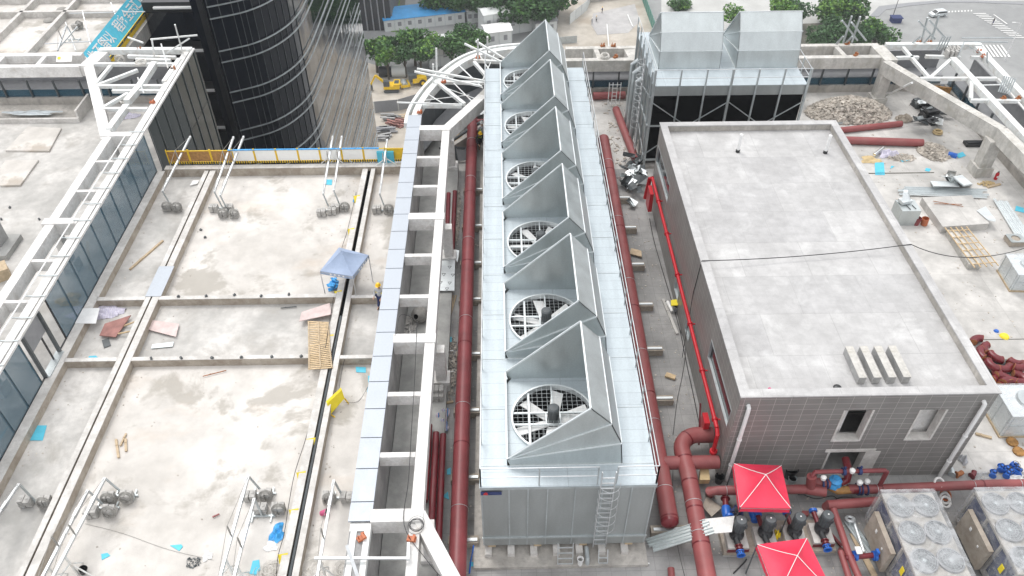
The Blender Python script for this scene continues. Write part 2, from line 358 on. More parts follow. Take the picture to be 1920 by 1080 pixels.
# ================================================================== CITY GROUND FAR BELOW
GZ = -66.0
mb = MB(); mb.poly([(-900, -300, GZ), (900, -300, GZ), (900, 1500, GZ), (-900, 1500, GZ)]); struct('ground', mb, M['asphalt'])
def flat(name, pts, mat, z, th=.04):
    mb = MB(); q = [P(x, y, GZ) for x, y in pts]; mb.prism([(p.x, p.y) for p in q], GZ-.2, GZ+z); return struct(name, mb, mat)
flat('pit_ground', [(690, 285), (690, 118), (800, 150), (985, 95), (1040, 48), (1062, -10), (1200, -10), (1225, 60), (1215, 150), (1100, 285)], M['pitsand'], .05)
flat('pit_blinding', [(1112, 26), (1190, 8), (1200, 40), (1178, 62), (1120, 66), (1108, 46)], M['pitgrey'], .10)
flat('plaza', [(1240, -40), (1990, -40), (1990, 2), (1810, 2), (1775, 3), (1700, 10), (1655, 14), (1632, 30), (1535, 95), (1240, 40)], M['paving'], .05)
flat('service_road', [(757, 48), (763, -40), (800, -40), (812, 40)], M['asphalt'], .06)
flat('lawn', [(733, 60), (742, -40), (753, -40), (745, 60)], M['grass'], .06)
flat('planting_bed', [(745, 60), (753, -40), (765, -40), (757, 60)], M['soil'], .055)
flat('forest_floor', [(800, 42), (790, -60), (1075, -60), (1062, 2), (1040, 22), (1020, 45), (900, 40)], M['soil'], .05)
flat('channel', [(1630, 31), (1648, 12), (1700, 6), (1760, 1), (1830, 1), (1925, 6), (1925, 9), (1830, 5), (1765, 5), (1700, 12), (1660, 19), (1648, 31)], M['midgrey'], .10)  # darker strip curving along the plaza edge
flat('verge', [(1500, 45), (1640, 40), (1672, 70), (1660, 90), (1500, 95)], M['soil'], .08)
# zebra crossings: painted road markings
mb = MB()
for k in range(15):
    a = V((1824+k*5.1, 25+k*3.2)); q = [P(a.x, a.y, GZ+.1), P(a.x+24, a.y-.4, GZ+.1), P(a.x+26, a.y+.9, GZ+.1), P(a.x+2, a.y+1.2, GZ+.1)]; mb.extr(q, (0, 0, .02))
for k in range(8):
    x0 = 1826+k*7; q = [P(x0, 84, GZ+.1), P(x0+3.2, 84, GZ+.1), P(x0+20, 107, GZ+.1), P(x0+16, 107, GZ+.1)]; mb.extr(q, (0, 0, .02))
for k in range(9): x0 = 1772+k*6; mb.extr([P(x0, 24-k*.3, GZ+.1), P(x0+2.6, 23.8-k*.3, GZ+.1), P(x0+2.9, 21-k*.3, GZ+.1), P(x0+.4, 21-k*.3, GZ+.1)], (0, 0, .02))
mb.extr([P(1862, 27, GZ+.1), P(1864, 27, GZ+.1), P(1890, 45, GZ+.1), P(1887, 45, GZ+.1)], (0, 0, .02))
struct('road_markings', mb, M['roadmark'])

# trees
def leaves(mb, c, r, n, seed, flat=.8):
    q = random.Random(seed); lobes = [(V((q.uniform(-.55, .55)*r, q.uniform(-.55, .55)*r, q.uniform(-.35, .45)*r*flat)), r*q.uniform(.38, .6)) for _ in range(9)]
    for i in range(n):
        lc, lr = lobes[i % 9]; d = V((q.gauss(0, 1), q.gauss(0, 1), q.gauss(0, 1)*.9)).normalized()*lr*q.uniform(.72, 1.08)
        p = V(c)+lc+V((d.x, d.y, d.z*flat)); s = q.uniform(.22, .5)*max(.55, r/4.5)
        a = V((q.gauss(0, 1), q.gauss(0, 1), q.gauss(0, .6))).normalized(); b = a.cross(V((q.gauss(0, 1), q.gauss(0, 1), q.gauss(0, 1)))).normalized()
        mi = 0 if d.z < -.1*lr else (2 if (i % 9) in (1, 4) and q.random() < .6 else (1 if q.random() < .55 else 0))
        mb.add([p-a*s-b*s*.5, p+a*s*.2-b*s*.7, p+a*s+b*s*.3, p-a*s*.3+b*s*.7], [(0, 1, 2, 3)], mi)
TREEM = {}
def tree(px, py, r, h, seed, label, light=0, group=None, cz=None):
    hc = h-r*.75; c = P(px, py, GZ+hc); T = thing('broadleaf_tree', label, 'tree', (c.x, c.y, GZ), 0, group)
    key = (seed % 5, light, round(r, 1), round(h, 1))
    if key not in TREEM:
        mb = MB(); q = random.Random(seed)
        mb.tube([(0, 0, 0), (.1, 0, hc*.5), (0, .1, hc)], [r*.07+.1, r*.05+.06, .06], 7)
        for k in range(5):
            t = k*1.26+q.random(); mb.tube([(0, 0, hc*.45), (math.cos(t)*r*.3, math.sin(t)*r*.3, hc*.8), (math.cos(t)*r*.6, math.sin(t)*r*.6, hc+r*.2)], [.12, .08, .03], 5)
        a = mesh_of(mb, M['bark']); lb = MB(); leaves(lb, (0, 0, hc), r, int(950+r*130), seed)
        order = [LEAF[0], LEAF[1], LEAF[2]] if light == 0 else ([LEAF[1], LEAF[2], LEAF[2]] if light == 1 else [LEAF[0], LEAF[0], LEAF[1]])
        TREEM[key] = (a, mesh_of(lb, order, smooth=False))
    a, b = TREEM[key]
    for nm, me in (('trunk', a), ('crown', b)):
        o = bpy.data.objects.new(nm, me); C.objects.link(o); o.parent = T
    return T
row = [(702, 85, 5.0, 0, 'dark'), (724, 100, 3.6, 1, 'bright green'), (741, 76, 3.4, 2, 'dark blue-green'), (775, 72, 5.2, 0, 'large round'), (786, 92, 4.6, 0, 'mid green'), (816, 72, 3.4, 1, 'yellow-green'), (846, 80, 4.8, 0, 'wide green'), (873, 62, 4.4, 2, 'dark round'), (898, 70, 4.2, 0, 'dark green'), (757, 96, 3.6, 2, 'dark slim')]
row.sort()
for i, (x, y, r, lt, ds) in enumerate(row):
    r *= .86; y += 5; tree(x, y, r, r+5.5, 10+i, f'{ds} tree, {ORD[i]} from the left in the row behind the excavator and road roller', lt, 'trees in the row beside the excavation pit')
fr = [(818, -12, 5.5), (840, -18, 6.5), (872, -6, 5.5), (905, -4, 6), (935, -8, 7), (960, 12, 6.5), (990, 2, 6.8), (1018, -8, 7), (1012, 16, 5.0), (1045, 4, 4.4), (912, 8, 4.6), (875, -18, 7), (965, -20, 7), (1045, -16, 6)]
for i, (x, y, r) in enumerate(fr):
    tree(x, y, r, r+5, 30+i, 'tall dense dark green tree in the wood beyond the site cabins', 2 if i % 3 else 0, 'trees of the dark wood beyond the site cabins')
rt = [(1568, 14, 5.5, 1, 'bright green tree with a broad crown behind the right-hand cooling tower'), (1598, 20, 5.6, 0, 'mid green tree between the bright tree and the grey junction'), (1575, 62, 5.2, 2, 'dark blue-green tree just above the back parapet beam'),
      (1644, 64, 4.8, 0, 'low round dark tree at the edge of the road junction'), (1504, 22, 4.2, 2, 'dark tree peeping past the right edge of the second white hood'), (1470, 18, 4.6, 1, 'yellow-green shrubby tree above the right white hood'), (1378, 30, 3.4, 1, 'yellow-green tree seen in the gap between the two white hoods'), (1540, 72, 4.0, 2, 'small dark tree at the right edge of the second cooling tower'), (1612, 74, 3.6, 2, 'small dark tree between the two larger ones over the parapet')]
for i, (x, y, r, lt, lb) in enumerate(rt): tree(x, y, r, r+3.6, 60+i, lb, lt)
c = P(1272, 10, GZ+1); mb = MB(); leaves(mb, (0, 0, 1.2), 3.4, 1500, 99, .55); leaves(mb, (2, 1, 1.0), 2.6, 900, 98, .5)
T = thing('round_bush', 'clipped round green bush standing alone on the pale plaza', 'bush', (c.x, c.y, GZ)); o = mesh_of(mb, [LEAF[0], LEAF[1], LEAF[2]], smooth=False); oo = bpy.data.objects.new('foliage', o); C.objects.link(oo); oo.parent = T
mb = MB(); mb.cyl((0, 0, 0), (0, 0, 1.2), .2); part(T, 'trunk', mb, M['bark'])

# site cabins and sheds of the pit
def cabin(pa, pb, depth, h, label, roofm, walls='cabin', z0=0, name='site_cabin', writing=None, over=.25):
    a = P(*pa, GZ+z0); b = P(*pb, GZ+z0); d = (b-a); L = d.length; rz = math.atan2(d.y, d.x)
    T = thing(name, label, 'cabin', (a.x, a.y, GZ+z0), rz)
    mb = MB(); mb.bb(0, L, 0, depth, 0, h); part(T, 'wall', mb, M[walls])
    mb = MB(); mb.poly([(-over, -over, h+.02), (L+over, -over, h+.02), (L+over, depth/2, h+.75), (-over, depth/2, h+.75)]); mb.poly([(-over, depth+over, h+.02), (L+over, depth+over, h+.02), (L+over, depth/2, h+.75), (-over, depth/2, h+.75)])
    mb2 = MB()
    for vs in (mb.v[:4], mb.v[4:]): mb2.extr([V(v) for v in vs], (0, 0, .12))
    part(T, 'roof', mb2, M[roofm])
    n = max(2, int(L/2.6))
    for k in range(n):
        x = (k+.5)*L/n; w = MB(); w.bb(x-.5, x+.5, -.05, -.003, h*.4, h*.75); part(T, 'window', w, M['glass' if False else 'midgrey'])
    mb = MB()
    for k in range(n+1): mb.bb(k*L/n-.06, k*L/n+.06, -.07, -.0, 0, h)
    if h > 4: mb.bb(0, L, -.09, -.0, h*.48, h*.53)
    part(T, 'frame', mb, M['steel'])
    return T, L
cabin((806, 128), (846, 122), 5, 6, 'two-storey white site cabin standing below the row of trees', 'cabin')
cabin((864, 120), (908, 113), 5, 6, 'white site cabin behind the curved steel parapet beam', 'cabin')
cabin((912, 90), (960, 84), 5, 4, 'low white-roofed cabin tucked behind the first fan hood', 'white')
cabin((908, 70), (944, 64), 5, 6, 'white two-storey cabin at the end of the blue-roofed shed', 'cabin')
cabin((950, 66), (998, 58), 6, 6, 'white two-storey cabin with an overhanging roof beside the dark wood', 'white')
cabin((1004, 66), (1044, 60), 4, 3.2, 'grey-roofed container cabin with red lettering by the sand pit', 'midgrey')
T, L = cabin((722, 60), (872, 43), 8, 3.2, 'long shed with a bright blue sheet roof behind the row of trees', 'bluebroof')
T, L = cabin((876, 44), (898, 42), 9, 3.4, 'small white-roofed shed joined to the end of the blue-roofed shed', 'white')
# hoardings round the pit
def hoarding(pts, h, label, mat, posts='steel'):
    q = [P(x, y, GZ) for x, y in pts]; T = thing('site_hoarding', label, 'hoarding', tuple(q[0])); mb = MB(); mp = MB()
    for a, b in zip(q, q[1:]):
        n = max(1, int((b-a).length/3)); d = (b-a)/n; s = V((-d.y, d.x, 0)).normalized()*.04; each(T, 'post', M[posts], [(a+d*k+V((0, 0, h/2)), (.14, .14, h+.1)) for k in range(n)])
        for k in range(n):
            c = a+d*k+d*.02; e = a+d*(k+1)-d*.02; mb.extr([c-s, e-s, e-s+V((0, 0, h)), c-s+V((0, 0, h))], s*2)
    part(T, 'panel', mb, M[mat], True); return T
hoarding([(1068, 46), (1100, 20), (1106, 4)], 3, 'pale hoarding between the dark wood and the sand pit', 'cabin')
hoarding([(1202, -6), (1226, 62)], 3, 'green hoarding along the right edge of the pit', 'greenhoard')
hoarding([(1104, 6), (1198, -8)], 2.5, 'grey concrete hoarding along the far edge of the pit', 'lowwall')
hoarding([(703, 212), (748, 208), (788, 196)], 3, 'grey corrugated hoarding across the pit below the excavator', 'midgrey')
hoarding([(1036, 84), (1082, 80)], 2, 'low grey hoarding in front of the sand heap', 'steel')
# pit machines ------------------------------------------------------
c = P(735, 170, GZ); T = thing('excavator', 'yellow crawler excavator with a dark cab parked in the pit', 'excavator', (c.x, c.y, GZ), R(2))
for s in (-1, 1):
    mb = MB(); pr = [(-1.9, .45), (-1.6, .1), (1.6, .1), (1.9, .45), (1.6, .8), (-1.6, .8)]
    mb.extr([(x, s*1.1-.28, z) for x, z in pr], (0, .56, 0)); part(T, 'track', mb, M['darkgrey'])
mb = MB(); mb.bb(-1.8, 2.0, -1.3, 1.3, 1.0, 1.75); mb.bb(.6, 2.1, -1.3, 1.3, 1.75, 2.3); part(T, 'body', mb, M['yellow'])
mb = MB(); mb.bb(-1.75, -.35, -1.3, -.2, 1.75, 3.0); part(T, 'cab', mb, M['darkgrey'])
mb = MB(); mb.beam((-1.2, .3, 1.6), (-3.6, .3, 4.0), .4, .5); mb.beam((-3.6, .3, 4.0), (-5.0, .3, 1.6), .3, .4); part(T, 'boom', mb, M['yellow'])
mb = MB(); mb.extr([(-5.3, -.3, .4), (-4.6, -.3, .5), (-4.7, -.3, 1.6), (-5.3, -.3, 1.5)], (0, 1.2, 0)); part(T, 'bucket', mb, M['darkgrey'])
mb = MB(); mb.bb(.8, 1.9, -.8, .8, 2.3, 2.36); part(T, 'engine_cover', mb, M['darkgrey'])
c = P(778, 160, GZ); T = thing('road_roller', 'yellow road roller with a dark cab and large rear tyre', 'road roller', (c.x, c.y, GZ), R(18))
mb = MB(); mb.cyl((-2.6, -1.05, .8), (-2.6, 1.05, .8), .8, 20); part(T, 'drum', mb, M['steel'])
mb = MB(); mb.bb(-3.7, -3.4, -1.3, 1.3, .5, 1.1); mb.bb(-3.5, -1.6, -1.3, -1.1, .5, 1.1); mb.bb(-3.5, -1.6, 1.1, 1.3, .5, 1.1); mb.bb(-1.7, -1.4, -1.3, 1.3, .5, 1.1); part(T, 'front_frame', mb, M['yellow'])
mb = MB(); mb.bb(-.6, 2.9, -.9, .9, 1.0, 2.2); part(T, 'body', mb, M['yellow'])
mb = MB(); mb.bb(-1.3, .5, -.85, .85, 1.4, 3.1); part(T, 'cab', mb, M['darkgrey'])
for s in (-1, 1):
    mb = MB(); mb.cyl((1.8, s*.8, .85), (1.8, s*1.25, .85), .85, 20); w = part(T, 'wheel', mb, M['black']); mb = MB(); mb.cyl((1.8, s*1.2, .85), (1.8, s*1.28, .85), .45, 16); part(w, 'rim', mb, M['yellow'])
# pipe lengths and tank, timber stacks in the pit
for (x, y, r, mt, lb) in ((725, 143, 1.3, 'black', 'black plastic tank lying behind the excavator'), (749, 143, 1.5, 'cabin', 'white round tank lying between the excavator and road roller')):
    c = P(x, y, GZ); mb = MB(); mb.cyl((-1.6, 0, r), (1.6, 0, r), r, 18); mb.ring((-1.6, 0, r), r-.1, .12, (1, 0, 0)); mb.ring((1.6, 0, r), r-.1, .12, (1, 0, 0)); solo('round_tank', lb, 'tank', mb, M[mt], (c.x, c.y, GZ), 0, world=False)
stk = [(722, 245, 'midgrey', 'grey concrete blocks stacked beside the round tower'), (745, 232, 'woodred', 'stack of reddish formwork timber in the pit'), (768, 222, 'wood', 'stack of pale timber under the curved beam'), (735, 222, 'wallgrey', 'long low stack of grey slabs below the hoarding'), (716, 262, 'wallgrey', 'small grey block pile lowest beside the round tower')]
for i, (x, y, mt, lb) in enumerate(stk):
    c = P(x, y, GZ); mb = MB()
    for k in range(16): mb.box((rnd.uniform(-1.2, 1.2), rnd.uniform(-1.3, 1.3), .2+.25*(k//5)), (rnd.uniform(2, 3.8), .45, .22), rnd.uniform(-.2, .2))
    solo('material_stack', lb, 'stack', mb, M[mt], (c.x, c.y, GZ), rnd.uniform(-.5, .5), world=False)
# slab-on-grade strips and white poles in pit
for i, (a, b) in enumerate((((1177, 28), (1186, 50)), ((1138, 46), (1142, 92)))):
    mb = MB(); mb.tube([P(*a, GZ+.3), P(*b, GZ+.3)], .18, 8); solo('white_pipe', ('short white pipe lying on the grey floor of the pit', 'long white pipe lying from the grey pit floor towards the parapet')[i], 'pipe', mb, M['white'])

# car, street lamps, parasol
def car():
    c = P(1757, 30, GZ); T = thing('parked_van', 'silver people carrier stopped at the road junction', 'car', (c.x, c.y, GZ), R(12))
    prof = [(-2.4, .35), (2.35, .35), (2.4, .9), (2.2, 1.55), (1.6, 1.72), (-.7, 1.72), (-1.5, 1.1), (-2.35, .9)]
    mb = MB(); mb.extr([(x, -.92, z) for x, z in prof], (0, 1.84, 0)); part(T, 'body', mb, M['galvwhite'])
    for s in (-1, 1): mb = MB(); mb.extr([(-1.2, s*.925, 1.15), (2.05, s*.925, 1.15), (1.9, s*.925, 1.55), (-.65, s*.925, 1.6)], (0, s*.02, 0)); part(T, 'side_window', mb, M['black'])
    mb = MB(); mb.extr([(-1.52, -.8, 1.12), (-1.52, .8, 1.12), (-.75, .75, 1.68), (-.75, -.75, 1.68)], (-.02, 0, .02)); part(T, 'windscreen', mb, M['black'])
    for x in (-1.5, 1.5):
        for s in (-1, 1): mb = MB(); mb.cyl((x, s*.72, .34), (x, s*.95, .34), .34, 16); w = part(T, 'wheel', mb, M['black']); mb = MB(); mb.cyl((x, s*.9, .34), (x, s*.96, .34), .2, 12); part(w, 'rim', mb, M['steel'])
    for s in (-1, 1): mb = MB(); mb.box((-2.38, s*.7, .8), (.1, .3, .16)); part(T, 'headlight', mb, M['white'])
car()
c = P(1672, 37, GZ); T = thing('street_lamp', 'dark street lamp with two arms beside the navy kiosk', 'street lamp', (c.x, c.y, GZ))
mb = MB(); mb.tube([(0, 0, 0), (0, 0, 6)], [.12, .08]); part(T, 'pole', mb, M['darkgrey'])
for s in (-1, 1): mb = MB(); mb.tube([(0, 0, 6), (s*1.8, 0, 6.4)], .06); mb.box((s*2.1, 0, 6.4), (.9, .3, .12)); part(T, 'lamp_arm', mb, M['darkgrey'])
c = P(1669, 38, GZ); T = thing('kiosk', 'small navy blue kiosk at the corner of the junction', 'kiosk', (c.x+1, c.y-1, GZ))
mb = MB(); mb.bb(-1.3, 1.3, -1, 1, 0, 1.3); part(T, 'body', mb, M['navy']); mb = MB(); mb.bb(-1.5, 1.5, -1.2, 1.2, 1.31, 1.5); part(T, 'roof', mb, M['navy'])
a = P(1883, 114, GZ); T = thing('tall_street_lamp', 'tall white street lamp leaning into the top right corner', 'street lamp', tuple(a))
mb = MB(); mb.tube([a, a+V((0, 0, 10))], [.14, .08]); 
b_ = a+V((0, 0, 10)); part(T, 'pole', mb, M['white'], True); mb = MB(); mb.tube([b_, b_+V((-1.6, 0, .3))], .06); mb.box(b_+V((-1.9, 0, .3)), (.9, .3, .12)); part(T, 'lamp_arm', mb, M['white'], True)

# ================================================================== THE ROOFS
FT = 3.4
# building body under the roofs (one storey block with a notch)
arc = [P(x, y, FT) for x, y in ((775, 232), (779, 212), (790, 189), (812, 160), (840, 134), (870, 113), (905, 99), (945, 91), (1000, 87))]
outer = [(-60, 0), (-60, 55.2), (-22.4, 55.2), (-22.4, 44.3), (-5.9, 44.3)]+[(p.x-.1, p.y+.1) for p in arc]+[(35.6, 54.9), (35.6, 0)]
T = thing('office_building', 'glass-clad building whose flat roof fills the photo, with a notch at its back', 'building', (0, 0, GZ))
mb = MB(); mb.prism(outer, GZ, -.05); part(T, 'body', mb, M['facade'], True)
# glazed side of the notch
mb = MB(); mg = MB(); q = random.Random(3)
y = 44.35
while y < 55:
    for k in range(18):
        z1 = 3.3-k*4; z0 = z1-3.96; j = [q.uniform(-.006, .006) for _ in range(4)]; y1 = min(y+1.46, 55.2)
        mb.poly([(-22.36+j[0], y, z0), (-22.36+j[1], y1, z0), (-22.36+j[2], y1, z1), (-22.36+j[3], y, z1)])
        mg.bb(-22.37, -22.30, y-.03, y+.03, z0, z1)
    y += 1.5
part(T, 'curtain_wall', mb, M['notchglass'], True, smooth=False); part(T, 'mullion', mg, M['darkgrey'], True, smooth=False)

def area(name, x0, x1, y0, y1, z, mat, t=.04): mb = MB(); mb.bb(x0, x1, y0, y1, z-t, z); return struct(name, mb, M[mat])
area('roof_deck', -21.9, -19.3, 0, 43.7, 0, 'slab2'); area('roof_deck', -18.6, -9.0, 0, 27.0, 0, 'slab'); area('roof_deck', -18.6, -9.0, 27.2, 31.4, 0, 'slab2'); area('roof_deck', -18.6, -9.0, 31.6, 43.7, 0, 'slab')
area('roof_deck', -8.2, -5.85, 0, 26.9, 0, 'slab'); area('roof_deck', -8.2, -5.85, 27.1, 31.3, 0, 'slab2'); area('roof_deck', -8.2, -5.85, 31.5, 43.7, 0, 'slab')
area('side_deck', -60, -22.5, 0, 55.1, 0, 'slab2')
area('trench_floor', -5.05, -2.75, 0, 43.9, .45, 'trench', .45)
# behind the chamfered corner the deck follows the curve
mb = MB(); mb.prism([(-5.0, 43.9)]+[(p.x+.2, p.y-.2) for p in arc]+[(12, 54.9), (12, 43.9)], -.04, -.004); struct('corner_deck', mb, M['trench'])
area('corridor_deck', -2.75, 9.36, 0, 43.9, 0, 'deckgrey'); area('corridor_deck', -2.75, 9.36, 43.9, 53.75, 0, 'deckright')
area('plant_deck', 9.36, 33.6, 0, 19.9, 0, 'deckgrey'); area('plant_deck', 9.36, 33.6, 19.9, 53.75, 0, 'deckright')

# kerbs of the white roof (walls one can trip over): one thing per bay line
def kerb(label, segs, cap=True, h=.5, name='roof_kerb', mat='kerb'):
    T = thing(name, label, 'kerb', (segs[0][0], segs[0][2], 0)); a = MB(); b = MB()
    for x0, x1, y0, y1 in segs: a.bb(x0, x1, y0, y1, -.02, h-.03); b.bb(x0-.012, x1+.012, y0-.012, y1+.012, h-.03, h)
    part(T, 'upstand', a, M[mat], True); part(T, 'capping', b, M['kerbtop'], True); return T
kerb('double concrete kerb with a dark joint running the length of the roof near the glass wall', [(-19.3, -19.06, 0, 43.6), (-18.94, -18.6, 0, 43.6)])
kerb('double concrete kerb with a joint running under the blue-grey canopy tent', [(-9.0, -8.68, 0, 43.6), (-8.44, -8.2, 0, 43.6)])
kerb('low cross kerb across the roof just below the blue-grey canopy tent', [(-21.9, -19.31, 31.4, 31.65), (-18.59, -9.01, 31.4, 31.65), (-8.19, -5.9, 31.3, 31.5)])
kerb('low cross kerb across the middle of the roof under the bamboo boards', [(-21.9, -19.31, 26.98, 27.2), (-18.59, -9.01, 26.98, 27.2), (-8.19, -5.9, 26.9, 27.1)])
kerb('concrete edge kerb along the back of the roof in front of the yellow barrier', [(-21.9, -5.9, 43.65, 44.05)], h=.62)
kerb('concrete kerb carrying the sloping glass wall', [(-22.4, -21.9, 0, 43.64)], h=.5)
mb = MB(); mb.bb(-19.06, -18.94, 0, 43.6, -.04, .02); mb.bb(-8.68, -8.44, 0, 43.6, -.04, .3); struct('joint_gutter', mb, M['darkhole'])
# dark pipes in the gutter joint
mb = MB(); mb.cyl((-8.56, 2, .38), (-8.56, 30, .38), .07, 8); solo('joint_seal', 'dark rubber strip lying in the joint of the double kerb near the tent', 'seal', mb, M['darkgrey'])
mb = MB(); a = P(308, 500, .51); mb.bb(-19.35, -18.5, P(300, 556, .5).y, P(300, 500, .5).y, .505, .53); solo('cover_plate', 'pale blue metal plate bridging the double kerb joint', 'metal plate', mb, M['capmetal'])

# glass wall on the left ------------------------------------------------
T = thing('glass_wall', 'long blue tinted glass wall with a white top rail between roof and ladder beams', 'glass wall', (-22.4, 20, 0))
XG = -22.4; ys = [43.6-1.5*k for k in range(22)]
door = (23.6, 25.7)
for k in range(len(ys)-1):
    y1, y0 = ys[k], ys[k+1]
    if y0 > 26 and y0 < 27.7 or (24.2 < y0 < 26): continue
    mb = MB(); mb.bb(XG-.02, XG+.02, y0+.02, y1-.02, .52, FT-.08); part(T, 'pane', mb, M['glass'], True)
mb = MB()
for y in ys: mb.beam((XG-.03, y, .5), (XG-.03, y, FT-.1), .05, .09)
mb.beam((XG, ys[0], .53), (XG, ys[-1], .53), .06, .05); part(T, 'mullion', mb, M['black'], True, smooth=False)
mb = MB(); mb.bb(XG-.10, XG+.06, ys[-1], 55.2, FT-.1, FT+.02); mb.bb(XG-.62, XG-.2, ys[-1], 55.2, FT-.16, FT); part(T, 'top_rail', mb, M['whitebeam'], True)
mb = MB(); mb.cyl((XG-.8, ys[-1], FT+.22), (XG-.8, 43, FT+.22), .035, 6)
part(T, 'lightning_rail', mb, M['white'], True)
mb = MB()
for y in ys: mb.beam((XG-.85, y, FT+.08), (XG+.1, y, FT+.08), .05, .05)
part(T, 'bracket', mb, M['steel'], True, smooth=False)
mb = MB(); mb.bb(XG-.06, XG+.0, 26.1, 27.55, 2.1, FT-.12); part(T, 'blank_panel', mb, M['midgrey'], True)
for y in (25.95, 27.65): mb = MB(); mb.bb(XG-.05, XG+.12, y-.06, y+.06, .5, FT-.1); part(T, 'door_post', mb, M['darkgrey'], True)
mb = MB(); mb.bb(XG-.15, XG+.25, 25.95, 27.65, .5, .56); part(T, 'sill', mb, M['steel'], True)

# elevated ladder frames --------------------------------------------------
def frame(name, label, cat, segs, mat, cols=(), colr=.28):
    """segs: (p, q, width, height) beams whose tops are at p.z / q.z"""
    T = thing(name, label, cat, (segs[0][0][0], segs[0][0][1], 0))
    for i, (p, q, w, h) in enumerate(segs):
        mb = MB(); mb.beam(p, q, w, h, top=True); part(T, 'beam', mb, M[mat], True)
    for (x, y, w, zt) in cols:
        mb = MB(); mb.box((x, y, zt/2), (w, w, zt)); mb.box((x, y, .35), (w+.3, w+.3, .7)); part(T, 'column', mb, M[mat], True)
    return T
TY = [43.7, 40.5, 37.5, 34.6, 31.4, 28.3, 25.4, 22.15, 19.0, 16.2]
segs = [((-3.4, 43.8, FT), (-3.35, 16.2, FT), .46, .7)]
for i, y in enumerate(TY):
    big = i in (0, 3, 6, 9); segs.append(((-5.06, y, FT+(.06 if big else -.03)), (-3.6 if not big else -3.1, y, FT+(.06 if big else -.03)), .55 if big else .24, .8 if big else .6))
ch = P(905, 178, FT); segs.append(((-3.35, 43.8, FT-.004), (ch.x, ch.y, FT-.004), .6, .85))
segs.append(((-3.3, 16.3, FT-.008), tuple(P(905, 1190, FT-.008)), .55, .75)); segs.append(((-3.4, 15.9, FT-.05), (-3.4, 9, FT-.05), .4, .6))
frame('ladder_frame', 'white concrete ladder-like frame spanning the trench beside the red pipes', 'beam frame', segs, 'whitebeam', [(-3.0, 34.6, .5, 2.7), (-3.0, 25.4, .5, 2.7), (-3.0, 16.2, .5, 2.7), (-3.2, 43.7, .5, 2.6)])
# wall with aluminium capping
T = thing('capped_wall', 'long grey wall with pale aluminium capping between white roof and trench', 'wall', (-5.4, 30, 0))
mb = MB(); mb.bb(-5.82, -5.08, 8, 45.2, 0, FT-.06); part(T, 'wall', mb, M['wallgrey'], True)
mb = MB(); y = 45.3
while y > 16.2: mb.bb(-5.90, -5.03, max(y-1.455, 16), y, FT-.06, FT+.03); y -= 1.5
part(T, 'capping', mb, M['capmetal'], True, smooth=False)
# left ladder
segs = [((-24.45, 43.2, FT), (-24.45, 2, FT), .5, .75)]
for i, y in enumerate([43.4, 40.5, 37.5, 34.6, 31.4, 28.35, 25.4, 22.15, 19.0, 16.2]):
    big = i in (0, 3, 6, 9); segs.append(((-24.9 if big else -24.2, y, FT+(.06 if big else -.03)), (-23.02, y, FT+(.06 if big else -.03)), .5 if big else .2, .8 if big else .65))
segs.append((tuple(P(166, 124, FT)), tuple(P(199, 258, FT-.004)), .65, .9))
frame('ladder_frame', 'white concrete ladder-like frame on the left of the glass wall', 'beam frame', segs, 'whitebeam', [(-24.5, 34.6, .45, 2.6), (-24.5, 25.4, .45, 2.6), (-24.5, 43.2, .5, 2.6)])
# back frames
yo, yi = 54.5, 52.75
segs = [((-60, yo, FT), (-30.3, yo, FT), .5, .6), ((-60, yi, FT-.004), (-29.8, yi, FT-.004), .45, .8)]
for x in (-41.9, -38.9, -35.9, -32.9): segs.append(((x, yi+.22, FT-.03), (x, yo-.25, FT-.03), .3, .6))
segs.append((tuple(P(160, 124, FT+.02)), tuple(P(190, 97, FT+.02)), 1.0, .8))
frame('parapet_frame', 'pale concrete double beam along the far left back edge of the roof', 'beam frame', segs, 'whitebeam')
segs = [((P(1060, 90, FT).x, 54.6, FT), (P(1650, 87, FT).x, 54.6, FT), .42, .7), ((ch.x+2.2, 52.75, FT), (P(1665, 112, FT).x, 52.75, FT), .45, .85)]
for px in (1122, 1188, 1282, 1368, 1452, 1580): a = P(px, 98, FT-.02); segs.append(((a.x, 52.98, FT-.03), (a.x-.15, 54.38, FT-.03), .34 if px != 1188 else .95, .75))
segs.append((tuple(P(1645, 85, FT+.03)), tuple(P(1672, 113, FT+.03)), .95, .9))
a = P(1662, 114, FT); b = P(1880, 240, FT); c2 = P(1990, 350, FT)
segs += [(tuple(a), tuple(b), .62, .95), (tuple(b+V((0, 0, .01))), tuple(c2), .62, .95), ((ch.x, ch.y, FT), (ch.x+2.4, 52.75, FT), .6, .85)]
frame('parapet_frame', 'raw concrete parapet frame with a long diagonal beam at the back right corner', 'beam frame', segs, 'rawbeam', [(a.x+.2, a.y-.1, .75, 2.6), (b.x-.2, b.y, .8, 2.6), (10.2, 52.6, .6, 2.6)])

